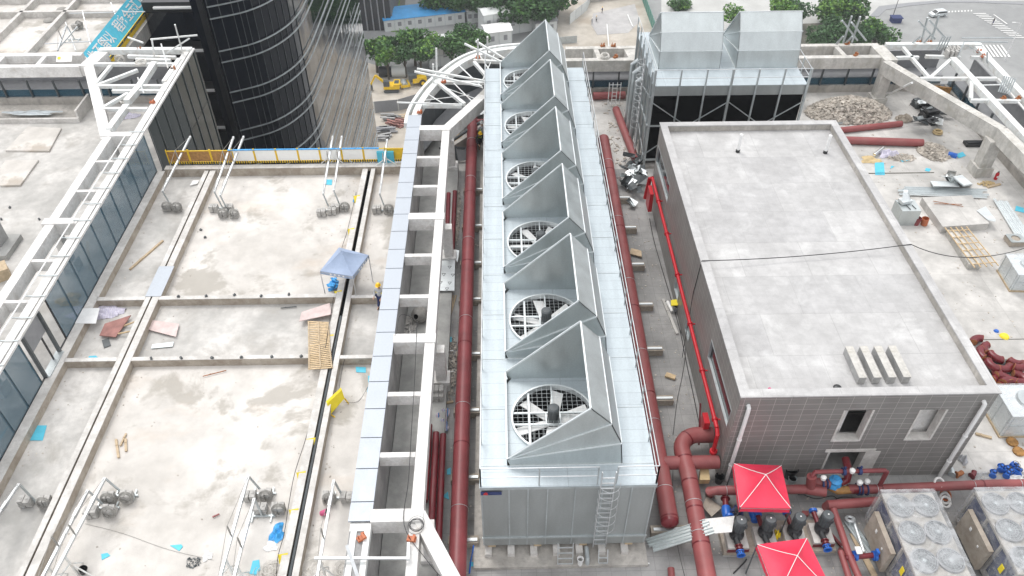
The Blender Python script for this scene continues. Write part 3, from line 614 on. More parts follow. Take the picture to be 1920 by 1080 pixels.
# back and side parapet walls: low wall, glazing, grey gutter ledge
def parapet(label, p, q, nrm, n=None):
    """p,q base line of inner face, nrm pointing outward"""
    p = V((*p, 0)); q = V((*q, 0)); nrm = V((*nrm, 0)); d = (q-p); L = d.length; d.normalize()
    T = thing('parapet_wall', label, 'parapet', tuple(p)); 
    def blk(o0, o1, z0, z1, s0=0, s1=None):
        s1 = L if s1 is None else s1; mb = MB(); a = p+d*s0+nrm*o0; b = p+d*s1+nrm*o0
        mb.extr([a+V((0, 0, z0)), b+V((0, 0, z0)), b+V((0, 0, z1)), a+V((0, 0, z1))], nrm*(o1-o0)); return mb
    part(T, 'low_wall', blk(0, .35, 0, .55), M['lowwall'], True)
    part(T, 'glazing', blk(.2, .24, .55, 1.12), M['glass'], True)
    part(T, 'ledge', blk(.15, 1.45, 1.14, 1.2), M['midgrey'], True)
    part(T, 'cladding', blk(1.46, 1.55, -.2, 2.6), M['midgrey'], True)
    mb = MB(); k = .8
    while k < L: a = p+d*k+nrm*.1; mb.beam(a+V((0, 0, .5)), a+V((0, 0, 1.9)), .1, .14); k += 1.9
    part(T, 'mullion', mb, M['darkgrey'], True, smooth=False); return T
parapet('low parapet with a glazed strip along the back behind the rubble heap', (6.2, 53.72), (33.3, 53.72), (0, 1))
parapet('low parapet with a glazed strip along the far left back edge', (-60, 53.3), (-24.6, 53.3), (0, 1))
parapet('low parapet with a glazed strip along the right edge of the roof', (33.55, 53.7), (33.55, 5), (1, 0))
# curved corner: dark curved cladding, grey gutter floor, straight low wall
T = thing('curved_parapet', 'curved dark parapet with grey gutter floor at the rounded roof corner', 'parapet', (arc[3].x, arc[3].y, 0))
mb = MB()
for a, b in zip(arc, arc[1:]):
    s = V((-(b-a).y, (b-a).x, 0)).normalized()*.1; mb.extr([V((a.x, a.y, -1)), V((b.x, b.y, -1)), V((b.x, b.y, 3)), V((a.x, a.y, 3))], s)
part(T, 'cladding', mb, M['darkgrey'], True)
mb = MB(); cc = P(968, 160, .8); bb_ = P(832, 238, .8)
mb.prism([(p.x+.05, p.y-.05) for p in arc]+[(cc.x, 53.6), (cc.x, cc.y), (-.9, 50.0), (bb_.x, bb_.y)], .72, .8); part(T, 'gutter_floor', mb, M['midgrey'], True)
a = V((-3.9, 45.0, 0)); b = V((1.8, 52.0, 0)); s = V((.5, -.45, 0)).normalized()*.3
mb = MB(); mb.extr([a, b, b+V((0, 0, .95)), a+V((0, 0, .95))], s); part(T, 'low_wall', mb, M['lowwall'], True)
mb = MB(); mb.tube([a+V((-.1, .1, 1.0)), b+V((-.1, .1, 1.0))], .1, 6); part(T, 'glazing_bead', mb, M['darkgrey'], True)
# curved twin steel beams
T = thing('curved_beam', 'curved white steel beam round the open corner of the roof', 'steel beam', (arc[3].x, arc[3].y, 0))
def curve_beam(pts, w, h, z):
    mb = MB(); N = len(pts); vs = []
    for i in range(N):
        d = (pts[min(i+1, N-1)]-pts[max(i-1, 0)]); n = V((-d.y, d.x, 0)).normalized()
        for o, dz in ((-w/2, -h), (w/2, -h), (w/2, 0), (-w/2, 0)): vs.append((pts[i].x+n.x*o, pts[i].y+n.y*o, z+dz))
    fs = [(0, 1, 2, 3), tuple((N-1)*4+k for k in (3, 2, 1, 0))]
    for i in range(N-1):
        for k in range(4): fs.append((i*4+k, i*4+(k+1) % 4, i*4+4+(k+1) % 4, i*4+4+k))
    mb.add(vs, fs); return mb
def smoothc(pts, n=5):
    out = []
    for i in range(len(pts)-1):
        p0 = pts[max(i-1, 0)]; p1 = pts[i]; p2 = pts[i+1]; p3 = pts[min(i+2, len(pts)-1)]
        for k in range(n):
            t = k/n; out.append(.5*((2*p1)+(p2-p0)*t+(2*p0-5*p1+4*p2-p3)*t*t+(3*p1-p0-3*p2+p3)*t**3))
    return out+[pts[-1]]
sarc = smoothc(arc)
part(T, 'inner_beam', curve_beam(sarc, .42, .6, FT), M['whitesteel'], True)
oc = [p+V((-(sarc[min(i+1, len(sarc)-1)]-sarc[max(i-1, 0)]).y, (sarc[min(i+1, len(sarc)-1)]-sarc[max(i-1, 0)]).x, 0)).normalized()*.5 for i, p in enumerate(sarc)]
part(T, 'outer_beam', curve_beam(oc, .2, .4, FT+.05), M['whitesteel'], True)

# steel trusses on the corners: crossing tubes at beam level, drawn where they stand
def truss(label, segs, r=.11, mat='whitesteel', z=FT-.05, name='steel_truss', cat='truss'):
    q = [(P(a[0], a[1], a[2] if len(a) > 2 else z), P(b[0], b[1], b[2] if len(b) > 2 else z), (rr[0] if rr else r)) for a, b, *rr in segs]
    T = thing(name, label, cat, tuple(q[0][0]))
    for p, w, rr in q:
        mb = MB()
        if rr >= .1: mb.beam(p, w, rr*2, rr*2)
        else: mb.tube([p, w], rr, 8)
        part(T, 'member', mb, M[mat], True)
    return T
truss('white steel bracing inside the curved corner of the roof', [((821, 156), (871, 196)), ((889, 117), (914, 146)), ((793, 199), (866, 199)), ((819, 154), (908, 156)), ((888, 114), (950, 117)), ((805, 178), (840, 200), .04), ((835, 140), (885, 190), .04), ((860, 122), (905, 165), .05), ((900, 105), (930, 150), .05), ((822, 160), (905, 190), .03), ((797, 188), (880, 178), .03), ((930, 95), (905, 150), .04)])
truss('white steel bracing between the diagonal beam and the right corner', [((1693, 90), (1742, 147)), ((1745, 146), (1785, 110)), ((1725, 148), (1868, 148)), ((1821, 150), (1820, 186)), ((1820, 189), (1912, 190)), ((1680, 109), (1722, 108)), ((1735, 106), (1800, 108)), ((1770, 84), (1792, 110)), ((1660, 86), (1838, 86), .2), ((1785, 112), (1990, 332), .22), ((1832, 92), (2000, 270), .22), ((1872, 148), (1925, 210), .06), ((1840, 160), (1905, 158), .05), ((1660, 180, 0.6), (1710, 155), .08), ((1820, 108), (1840, 108))])
truss('white steel corner truss above the top end of the glass wall', [((181, 157), (208, 124)), ((185, 160), (258, 132)), ((184, 162), (305, 162)), ((195, 202), (240, 176)), ((195, 205), (277, 205)), ((211, 171), (312, 171)), ((205, 245), (238, 200), .2), ((238, 192), (262, 164), .2), ((262, 164), (290, 120), .2), ((188, 96), (360, 95), .2), ((337, 112), (308, 155), .15), ((170, 121), (335, 121)), ((240, 106), (330, 108)), ((255, 112), (320, 114))])
# ropes and rusty clamps on the corners
def coil(px, py, z, r, label, mat='ropewhite', vert=False):
    c = P(px, py, z); mb = MB(); q = random.Random(int(px))
    for k in range(7): mb.ring((q.uniform(-.05, .05), q.uniform(-.05, .05), .04+k*.03), r*q.uniform(.8, 1.1), .022 if mat != 'cable' else .007, (q.uniform(-.2, .2), q.uniform(-.2, .2), 1) if not vert else (q.uniform(-.2, .2), 1, q.uniform(-.1, .3)), 18, 5)
    solo('rope_coil', label, 'rope', mb, M[mat], (c.x, c.y, c.z), 0, world=False)
coil(226, 115, FT-.5, .35, 'coil of pale rope hanging at the top left steel corner', vert=True)
coil(265, 120, FT, .38, 'coil of pale rope lying on the top left corner truss')
coil(236, 192, FT-.3, .34, 'coil of pale rope on the lower bar of the left corner truss')
coil(1134, 108, FT, .3, 'coil of pale rope on the back beam beside the rusty clamps')
coil(1478, 112, FT, .3, 'coil of rope on the beam behind the second cooling tower')
coil(781, 988, FT, .28, 'thin loop of dark wire lying on the white beam corner', 'cable')
for i, (px, py, lb) in enumerate([(1130, 87, 'left rusty clamp on the back outer beam'), (1150, 87, 'right rusty clamp on the back outer beam'), (1154, 108, 'rusty clamp on the back inner beam above the hanging rope'), (1588, 83, 'rusty clamp on the outer beam before the dark tree'), (1604, 104, 'rusty clamp on the inner beam beside the diagonal beam'), (1722, 81, 'rusty clamp on the outer steel beam near the zebra crossing'), (1742, 81, 'second rusty clamp on the outer steel beam near the zebra crossing'), (1835, 98, 'orange clamp at the outer right steel corner'), (1842, 107, 'bright orange clamp lower at the right steel corner'), (832, 155, 'orange clamp on the curved white beam by the road roller'), (787, 212, 'orange clamp low on the curved white beam'), (896, 110, 'orange clamp high on the curved white beam'), (262, 94, 'rust red clamp at the top of the left corner truss'), (325, 130, 'rust red clamp on the glass wall top rail'), (286, 193, 'orange clamp on the top rail above the striped sheet'), (772, 1012, 'orange clamp on the white beam at the bottom edge'), (678, 1010, 'orange clamp on the steel channel at the bottom edge'), (1880, 186, 'rusty clamp on the right inner steel beam'), (1908, 186, 'rusty clamp on the right outer steel beam')]):
    c = P(px, py, FT); mb = MB(); mb.box((0, 0, .05), (.34, .2, .1), .2); mb.box((.08, 0, .14), (.1, .26, .12), .1); mb.cyl((-.1, 0, .08), (-.1, 0, .28), .025, 6); mb.cyl((.13, .06, .08), (.13, .06, .26), .025, 6)
    solo('beam_clamp', lb, 'clamp', mb, M['orange' if 'orange' in lb else 'rust'], (c.x, c.y, FT), rnd.uniform(-.5, .5), group='clamps on the roof edge beams', world=False)

# ---- the second roof beyond, top left, with blue safety banner
TLX = -32.0
area('far_roof_deck', -70, TLX-.4, 56.5, 72, -.05, 'slab', .6)
T = thing('far_roof', 'white neighbouring roof wing with concrete kerbs in the top left corner', 'building', (-50, 64, 0))
mb = MB(); mb.bb(-70, TLX-.4, 56.5, 72, GZ, -.7); part(T, 'body', mb, M['facade'], True)
mb = MB()
for x0, x1, y0, y1 in ((TLX-.5, TLX-.1, 56.4, 71.6), (-70, TLX-.1, 71.6, 72), (-38.4, -38.1, 56.4, 71.6), (-42.2, -41.9, 56.4, 71.6), (-49, -48.7, 56.4, 71.6), (-70, TLX-.1, 68.6, 68.9)): mb.bb(x0, x1, y0, y1, -.6, .5)
part(T, 'kerb', mb, M['kerbtop'], True)
mb = MB(); mb.bb(TLX-.1, TLX+.1, 56.4, 74, -1.6, .2); mb.bb(TLX+.1, TLX+.9, 56.4, 74, -1.6, -.35); part(T, 'edge_beam', mb, M['rawbeam'], True)
area('upper_wing_deck', -90, TLX+1.0, 72.1, 92, .3, 'slab2', 1.5)
mb = MB()
T = thing('wing_block', 'concrete wing whose edge shows above the far white roof', 'building', (-50, 80, 0)); mb.bb(-90, TLX+1, 72.1, 92, GZ, -1.3); part(T, 'body', mb, M['midgrey'], True)
mb = MB(); mb.bb(TLX+.6, TLX+1.0, 72.1, 90, .3, 1.0); mb.bb(-90, TLX+1, 72.1, 72.5, .301, .8); part(T, 'kerb', mb, M['rawbeam'], True)
T = thing('safety_banner', 'bright blue safety banner with white Chinese lettering on the far roof edge', 'banner', (TLX+.1, 57, 0))
mb = MB(); xb = TLX+.05; mb.box((xb, 63.9, .85), (.05, 14.6, 1.6), rot=Matrix.Rotation(R(-38), 3, 'Y')); part(T, 'banner_cloth', mb, M['cyan'], True)
def text_mesh(txt, size, mat, ext=.006):
    cu = bpy.data.curves.new('lettering', 'FONT'); cu.body = txt; cu.size = size; cu.extrude = ext; cu.align_x = 'LEFT'; cu.align_y = 'CENTER'; cu.offset = .012*size
    o = bpy.data.objects.new('tmp', cu); C.objects.link(o); bpy.context.view_layer.update()
    me = bpy.data.meshes.new_from_object(o.evaluated_get(bpy.context.evaluated_depsgraph_get())); bpy.data.objects.remove(o)
    me.materials.clear(); me.materials.append(mat); return me
def lettering(T, txt, size, mat, loc, xdir, ydir):
    me = text_mesh(txt, size, mat); x = V(xdir).normalized(); y = V(ydir).normalized(); z = x.cross(y); mt = Matrix((x, y, z)).transposed().to_4x4(); mt.translation = V(loc)-V(T.location)
    me.transform(mt); o = bpy.data.objects.new('lettering', me); C.objects.link(o); o.parent = T; return o
up = V((-math.sin(R(38)), 0, math.cos(R(38))))
lettering(T, '最失不留以', 1.12, M['white'], (xb+.04, 57.4, .88), (0, 1, 0), (up.x, 0, up.z)); lettering(T, '程序全示汇意', 1.12, M['white'], (xb+.04, 64.0, .88), (0, 1, 0), (up.x, 0, up.z))
each(T, 'post', M['yellow'], [((TLX+.62, 57+k*1.6, -.05), (.07, .07, .6)) for k in range(10)])
mb = MB(); mb.beam((TLX+.62, 56.6, .3), (TLX+.62, 72, .3), .06, .06); part(T, 'top_bar', mb, M['yellow'], True)
mb = MB(); mb.bb(TLX+.66, TLX+.7, 56.6, 72, -.25, .1); part(T, 'toe_board', mb, M['hazard'], True)

# ---- glass round tower
T = thing('round_tower', 'dark mirrored glass tower with a rounded corner and pale double bands', 'tower', (-22, 68, GZ))
prof = [V(p+(0,)) for p in ((-26.0, 66.0), (-24.65, 66.0), (-22.9, 66.9), (-22.0, 67.5), (-21.0, 68.6), (-20.1, 70.2), (-19.45, 72.1), (-19.1, 74.6), (-19.0, 78))]
prof = [prof[0]]+smoothc(prof[1:], 2); yy = 79.2
while yy < 106: prof.append(V((-19.0+(yy-78)*.008, yy, 0))); yy += 1.25
mb = MB(); q = random.Random(5); ZT = 14
for a, b in zip(prof, prof[1:]):
    n = V(((b-a).y, -(b-a).x, 0)).normalized()
    for k in range(20):
        z1 = ZT-k*4; z0 = z1-4; j = [n*q.uniform(-.006, .006) for _ in range(4)]
        mb.poly([V((a.x, a.y, z0))+j[0], V((b.x, b.y, z0))+j[1], V((b.x, b.y, z1))+j[2], V((a.x, a.y, z1))+j[3]], 1 if a.y < 71.5 else 0)
part(T, 'glass_skin', mb, [M['mirror'], M['mirrorfront']], True, smooth=False)
core = [(p.x-(.25 if p.y > 70 else 0), p.y+(.25 if p.y < 70 else 0)) for p in prof]+[(-25.9, 105.5), (-25.9, 66.3)]
mb = MB(); mb.prism(core, GZ, ZT-.1); part(T, 'body', mb, M['black'], True)
for k in range(12):
    for dz in (0, -1.05):
        z = 10-4*k+dz; pts = [p+V(((b.y-a.y), -(b.x-a.x), 0)).normalized()*.22 for p, a, b in zip(prof[1:-1], prof[:-2], prof[2:])]
        part(T, 'band', curve_beam(pts, .11, .09, z), M['steel'], True)
mb = MB()
for a in [p for p in prof if p.y < 74][1:]: mb.box((a.x+.03, a.y-.03, -26), (.05, .05, 80))
part(T, 'mullion', mb, M['darkgrey'], True, smooth=False)
mb = MB(); mb.bb(-25.3, -24.85, 65.6, 66.1, GZ, ZT); part(T, 'edge_fin', mb, M['black'], True)
T = thing('recessed_block', 'dark recessed facade with pale floor lines between glass wall and round tower', 'building', (-28, 70, GZ))
mb = MB(); mb.bb(-31, -26.0, 68, 80, GZ, 1.5); part(T, 'wall', mb, M['black'], True)
for k in range(1, 14): mb = MB(); mb.bb(-30.0, -26.0, 67.7, 68, 5-4*k, 5.16-4*k); part(T, 'floor_band', mb, M['white'], True)
for k in range(1, 14): mb = MB(); mb.bb(-30.9, -26.1, 67.9, 68, 2-4*k, 4.6-4*k); part(T, 'window', mb, M['mirror'], True)
# second dark striped tower far behind
a = P(735, 57, GZ); T = thing('striped_tower', 'dark blue glass tower with vertical fins beyond the construction pit', 'tower', (a.x, a.y, GZ))
mb = MB(); mb.bb(a.x-40, a.x, a.y, a.y+70, GZ, GZ+45); part(T, 'glass_skin', mb, M['mirror'], True)
mb = MB(); y = a.y+1
while y < a.y+70: mb.bb(a.x, a.x+.35, y, y+.3, GZ, GZ+45); y += 1.7
x = a.x-39
while x < a.x: mb.bb(x, x+.3, a.y-.35, a.y, GZ, GZ+45); x += 1.7
part(T, 'fin', mb, M['midgrey'], True, smooth=False)

# ================================================================== COOLING TOWERS
# hood: an elbow duct. Local frame: x across (0 = low open lip, W = tall back), y along length Ln, z from 0
def hood_parts(W, Ln, base, prof, place, T, fan_r=1.58, seedk=0):
    """prof: outline in (x,z): open lip D, top C, outer facets P1,P2,P3, inner base. place(x,y,z)->world"""
    D, Cc, P1, P2, P3 = prof
    out = [D, Cc, P1, P2, P3, (P3[0], 0), (D[0]+.12, 0)]
    walls = MB(); th = .04
    for y0, s in ((0, 1), (Ln, -1)):
        a = [place(x, y0, z) for x, z in out]; b = [place(x, y0+s*th, z) for x, z in out]; n = len(a)
        walls.add(a+b, [tuple(range(n)), tuple(reversed(range(n, 2*n)))]+[(i, (i+1) % n, n+(i+1) % n, n+i) for i in range(n)])
    chain = [Cc, P1, P2, P3, (P3[0], 0)]
    for (xa, za), (xb, zb) in zip(chain, chain[1:]):
        v = [place(xa, 0, za), place(xa, Ln, za), place(xb, Ln, zb), place(xb, 0, zb)]; w = [place(xa-.035, .0, za-.01), place(xa-.035, Ln, za-.01), place(xb-.035, Ln, zb), place(xb-.035, 0, zb)]
        walls.add(v+w, [(0, 1, 2, 3), (7, 6, 5, 4), (0, 4, 5, 1), (2, 6, 7, 3), (1, 5, 6, 2), (3, 7, 4, 0)])
    xa, za = D; v = [place(xa, 0, 0), place(xa, Ln, 0), place(xa, Ln, za), place(xa, 0, za)]; w = [place(xa+.04, 0, 0), place(xa+.04, Ln, 0), place(xa+.04, Ln, za), place(xa+.04, 0, za)]
    walls.add(v+w, [(0, 1, 2, 3), (7, 6, 5, 4), (2, 6, 7, 3), (0, 4, 5, 1)])
    H = part(T, 'discharge_hood', walls, M['galv'], True, smooth=False)
    rim = MB()                                   # bright folded edges and seam ribs
    for y in (-.03, Ln+.03):
        for q_ in (Cc, P1, P2): rim.beam(place(D[0], y, D[1]), place(q_[0], y, q_[1]), .05, .05)
        rim.beam(place(D[0]+.1, y, .03), place(P3[0], y, .03), .05, .05)
    rim.beam(place(Cc[0], 0, Cc[1]), place(Cc[0], Ln, Cc[1]), .05, .05); rim.beam(place(D[0], 0, D[1]), place(D[0], Ln, D[1]), .05, .05)
    for q_ in (P1, P2): rim.beam(place(q_[0], 0, q_[1]), place(q_[0], Ln, q_[1]), .035, .035)
    part(H, 'folded_edge', rim, M['galvwhite'], True, smooth=False)
    return H
def disc_hole(place, x0, x1, y0, y1, cx, cy, r, z, n=48):
    mb = MB(); vi = []; vo = []
    for k in range(n):
        t = 2*math.pi*k/n; c, s = math.cos(t), math.sin(t); vi.append(place(cx+c*r, cy+s*r, z))
        sc = min((x1-cx)/c if c > 1e-6 else ((x0-cx)/c if c < -1e-6 else 1e9), (y1-cy)/s if s > 1e-6 else ((y0-cy)/s if s < -1e-6 else 1e9)); vo.append(place(cx+c*sc, cy+s*sc, z))
    mb.add(vi+vo, [(k, (k+1) % n, n+(k+1) % n, n+k) for k in range(n)]); return mb
def fan(T, place, cx, cy, r, ang, zb=0.0):
    def L(p): return place(cx+p[0], cy+p[1], zb+p[2])
    mb = MB(); n = 40
    vs = [L((math.cos(2*math.pi*k/n)*rr, math.sin(2*math.pi*k/n)*rr, z)) for rr, z in ((r, -.12), (r, .14), (r+.07, .14), (r+.07, 0)) for k in range(n)]
    mb.add(vs, [(i*n+k, i*n+(k+1) % n, (i+1)*n+(k+1) % n, (i+1)*n+k) for i in range(3) for k in range(n)])
    F = part(T, 'fan', mb, M['galvwhite'], True)
    mb = MB(); mb.add([L((math.cos(2*math.pi*k/n)*r, math.sin(2*math.pi*k/n)*r, z)) for z in (-1.0, -.121) for k in range(n)], [(k, (k+1) % n, n+(k+1) % n, n+k) for k in range(n)]); part(F, 'shaft_wall', mb, M['black'], True)  # wall painted black to stand in for the shade inside the shaft
    mb = MB(); m = 36; mb.add([L((math.cos(2*math.pi*k/m)*r, math.sin(2*math.pi*k/m)*r, -.98)) for k in range(m)], [tuple(range(m))]); part(F, 'dark_opening', mb, M['darkhole'], True)  # black disc closing the shaft, painted as its unlit depth
    mb = MB()                                    # drift eliminator slats deep inside
    x = -r+.2
    while x < r-.1: h = math.sqrt(max(0, r*r-x*x)); mb.beam(L((x, -h, -.8)), L((x, h*.2, -.8)), .05, .04); x += .17
    part(F, 'eliminator', mb, M['midgrey'], True, smooth=False)
    for k in range(6):
        t = ang+k*math.pi/3; c, s = math.cos(t), math.sin(t); mb = MB()
        pt = lambda u, w, z: L((c*u-s*w, s*u+c*w, z)); w0, w1, tilt = .19, .25, .08
        top = [pt(.28, -w0, -.16-tilt*.6), pt(r-.1, -w1, -.14-tilt), pt(r-.1, w1, -.14+tilt), pt(.28, w0, -.16+tilt*.6)]
        mb.add(top+[p-V((0, 0, .05)) for p in top], [(0, 1, 2, 3), (7, 6, 5, 4), (0, 4, 5, 1), (1, 5, 6, 2), (2, 6, 7, 3), (3, 7, 4, 0)]); part(F, 'blade', mb, M['white'], True)
    mb = MB(); g = .2; x = -math.floor(r/g)*g     # wire guard
    while x <= r:
        h = math.sqrt(max(0, r*r-x*x))
        if h > .1: mb.tube([L((x, -h, .1)), L((x, h, .1))], .006, 4); mb.tube([L((-h, x, .1)), L((h, x, .1))], .006, 4)
        x += g
    part(F, 'wire_guard', mb, M['galvwhite'], True)
    mb = MB()
    for y in (-.28, .28): h = math.sqrt(r*r-y*y); mb.beam(L((-h, y, .0)), L((h, y, .0)), .07, .09)
    for x in (-.95,): h = math.sqrt(r*r-x*x); mb.beam(L((x, -h, .02)), L((x, h, .02)), .08, .08)
    mb.beam(L((0, 0, .03)), L((0, r, .03)), .06, .06); mb.beam(L((-.28, -.3, .03)), L((-.28, .3, .03)), .06, .06); mb.beam(L((.28, -.3, .03)), L((.28, .3, .03)), .06, .06)
    part(F, 'support_beam', mb, M['galvwhite'], True, smooth=False)
    mb = MB(); c = L((0, 0, 0)); mb.lathe(c+V((0, 0, -.35)), [(.0, 0), (.24, 0), (.24, .32), (.2, .36), (.2, .86), (.23, .87), (.23, 1.02), (.17, 1.07), (0, 1.08)], 18)
    for k in range(14): t = k*math.pi/7; mb.beam(c+V((math.cos(t)*.21, math.sin(t)*.21, .05)), c+V((math.cos(t)*.21, math.sin(t)*.21, .5)), .02, .03)
    mo = part(F, 'motor', mb, M['darkgrey'], True); mb = MB(); mb.lathe(c+V((0, 0, .52)), [(.215, 0), (.215, .15), (.15, .2), (0, .205)], 18); part(mo, 'fan_cowl', mb, M['midgrey2'], True)

DZ = 4.72; X0, X1, Y0, Y1 = -.92, 5.6, 16.52, 48.9
T = thing('cooling_tower', 'long galvanised cooling tower with six fan hoods in a row at the centre', 'cooling tower', ((X0+X1)/2, Y0, 0))
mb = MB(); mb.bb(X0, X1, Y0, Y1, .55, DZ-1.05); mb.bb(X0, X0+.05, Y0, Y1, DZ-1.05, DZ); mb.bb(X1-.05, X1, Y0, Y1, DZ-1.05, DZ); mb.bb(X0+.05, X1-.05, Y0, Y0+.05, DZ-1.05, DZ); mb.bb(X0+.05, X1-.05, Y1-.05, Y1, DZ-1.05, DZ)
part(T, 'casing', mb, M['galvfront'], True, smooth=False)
hoodY = [17.44+5.44*k for k in range(6)]; HL = 4.25; hx0, hx1 = .1, 4.44
mb = MB(); mb.bb(X0-.03, hx0, Y0-.04, Y1, DZ, DZ+.04); mb.bb(hx1, X1+.03, Y0-.04, Y1, DZ, DZ+.04)
gy = [Y0-.04]+[v for y in hoodY for v in (y, y+HL)]+[Y1]
for a, b in zip(gy[::2], gy[1::2]): mb.bb(hx0, hx1, a, b, DZ, DZ+.04)
part(T, 'walkway_deck', mb, M['galvdeck'], True, smooth=False)
for k in range(12): y = Y0+2.7*k+.9; each(T, 'deck_joint', M['steel'], [(((X0+hx0)/2-.02, y, DZ+.048), (hx0-X0, .03, .016)), (((X1+hx1)/2+.02, y, DZ+.048), (X1-hx1, .03, .016))])
mb = MB()
for x in (X0+.03, .14, .85, 1.58, 2.62, 3.62, 4.72, X1-.04): mb.bb(x-.025, x+.025, Y0-.035, Y0, .62, DZ-.12)
mb.bb(X0-.02, X1+.02, Y0-.05, Y0-.001, DZ-.12, DZ-.005); mb.bb(X0-.02, X1+.02, Y0-.06, Y0-.001, 1.12, 1.2)
k = Y0+2.7
while k < Y1: mb.bb(X0-.035, X0, k-.025, k+.025, .6, DZ-.1); mb.bb(X1, X1+.035, k-.025, k+.025, .6, DZ-.1); k += 1.36
part(T, 'panel_rib', mb, M['steel'], True, smooth=False)
prof = [(.0, .45), (2.95, 3.38), (3.75, 2.48), (4.22, 1.33), (4.36, .08)]
for i, hy in enumerate(hoodY):
    pl = lambda x, y, z, hy=hy: V((.08+x, hy+y, DZ+z))
    part(T, 'fan_deck', disc_hole(pl, .04, 4.34, .04, HL-.04, 1.86, 2.1, 1.6, .12), M['galvdeck'], True, smooth=False)
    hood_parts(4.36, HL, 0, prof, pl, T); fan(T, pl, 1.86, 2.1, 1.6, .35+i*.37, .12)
def railing(T, pts, h=1.1, step=1.9, mat='pole', mids=1, r=.024):
    mb = MB(); mp = MB()
    for a, b in zip(pts, pts[1:]):
        a = V(a); b = V(b); n = max(1, round((b-a).length/step))
        for k in range(1, mids+2): mb.tube([a+V((0, 0, h*k/(mids+1))), b+V((0, 0, h*k/(mids+1)))], r, 6)
        each(T, 'rail_post', M['steel'], [((a+(b-a)*(k/n)+V((0, 0, h/2))), (.05, .05, h+.01)) for k in range(n+1)])
    part(T, 'handrail', mb, M[mat], True)
railing(T, [(3.4, Y0+.02, DZ+.04), (X0+.02, Y0+.02, DZ+.04), (X0+.02, Y1, DZ+.04)], mids=1); railing(T, [(X1-.02, Y1, DZ+.04), (X1-.02, Y0+.02, DZ+.04), (4.1, Y0+.02, DZ+.04)], mids=1)
def ladder(T, x, y, z0, z1, w=.5, dx=0, cage=True, mat='pole'):
    mb = MB()
    for s in (-1, 1): mb.beam((x+s*w/2, y, z0), (x+s*w/2+dx, y, z1), .04, .06)
    z = z0+.2
    while z < z1-.1: t = (z-z0)/(z1-z0); mb.beam((x-w/2+dx*t, y, z), (x+w/2+dx*t, y, z), .045, .035); z += .33
    L = part(T, 'ladder', mb, M[mat], True, smooth=False)
    if cage:
        mc = MB(); z = z0+2.2
        while z < z1+.2:
            mc.tube([(x+math.cos(t)*.38, y-.32+math.sin(t)*.36-.02, z) for t in [R(a) for a in range(-200, 21, 20)]], .007, 4); z += .55
        for a in (-160, -90, -20): t = R(a); mc.tube([(x+math.cos(t)*.38, y-.34+math.sin(t)*.36, z0+2.2), (x+math.cos(t)*.38, y-.34+math.sin(t)*.36, z1)], .006, 4)
        part(L, 'safety_cage', mc, M['pole'], True)
ladder(T, 3.75, Y0-.18, .62, DZ+1.1)
mb = MB(); c = PY(921, 925, Y0-.055); mb.box((c.x, Y0-.06, c.z), (.78, .02, .2)); NP = part(T, 'nameplate', mb, M['navy'], True)
mb = MB(); mb.extr([(c.x-.3, Y0-.075, c.z-.08), (c.x-.12, Y0-.075, c.z-.08), (c.x-.14, Y0-.075, c.z+.06), (c.x-.21, Y0-.075, c.z+.1), (c.x-.27, Y0-.075, c.z+.03)], (0, -.006, 0)); part(NP, 'red_emblem', mb, M['redbright'], True)
each(T, 'timber_shim', M['wood'], [((X0+.35+k*1.85, Y0-.0+.2, .48), (.3, .4, .14)) for k in range(4)])
# plinth with stub piers
T2 = thing('tower_plinth', 'concrete plinth with short piers carrying the central cooling tower', 'plinth', (2.3, 15.7, 0))
mb = MB(); mb.bb(X0-.4, X1+.1, 15.75, 49, 0, .18); part(T2, 'slab', mb, M['lowwall'], True)
each(T2, 'pier', M['kerbtop'], [((X0+.2+.92*k, 16.5, .3), (.28, .6, .24)) for k in range(7)])
mb = MB(); mb.bb(X0+.1, X1-.1, 16.95, 48.8, .18, .55); part(T2, 'shade_block', mb, M['darkhole'], True)  # black block standing in for the shade under the casing
for i, (px, py) in enumerate(((1057, 1012), (1128, 1018))):      # short step ladders at the base
    c = P(px, py, .4); T3 = thing('step_ladder', ('short galvanised step ladder leaning on the plinth of the central cooling tower', 'small step frame standing below the caged ladder')[i], 'ladder', (c.x, 15.9, 0))
    mb = MB(); w = .3 if i == 0 else .18
    for s in (-1, 1): mb.beam((s*w, -.1, 0), (s*w, .25, 1.25 if i == 0 else .7), .04, .05)
    for k in range(4 if i == 0 else 2): mb.beam((-w, -.06+k*.08, .2+k*.28), (w, -.06+k*.08, .2+k*.28), .04, .05)
    part(T3, 'frame', mb, M['pole'], smooth=False)
mb = MB(); mb.lathe((0, 0, 0), [(.09, .5), (.13, .5), (.13, .58), (.11, .58), (.10, 0)], 14); 
T3 = thing('drain_pipe', 'pair of short grey drain pipe ends below the cooling tower nameplate side', 'pipe', (P(1086, 1035, .3).x, 15.85, 0)); part(T3, 'flanged_end', mb, M['white']); mb = MB(); mb.tube([(.3, .6, .4), (.3, .1, .4), (.3, 0, .2), (.3, 0, 0)], .09, 12); part(T3, 'bend', mb, M['steel'])

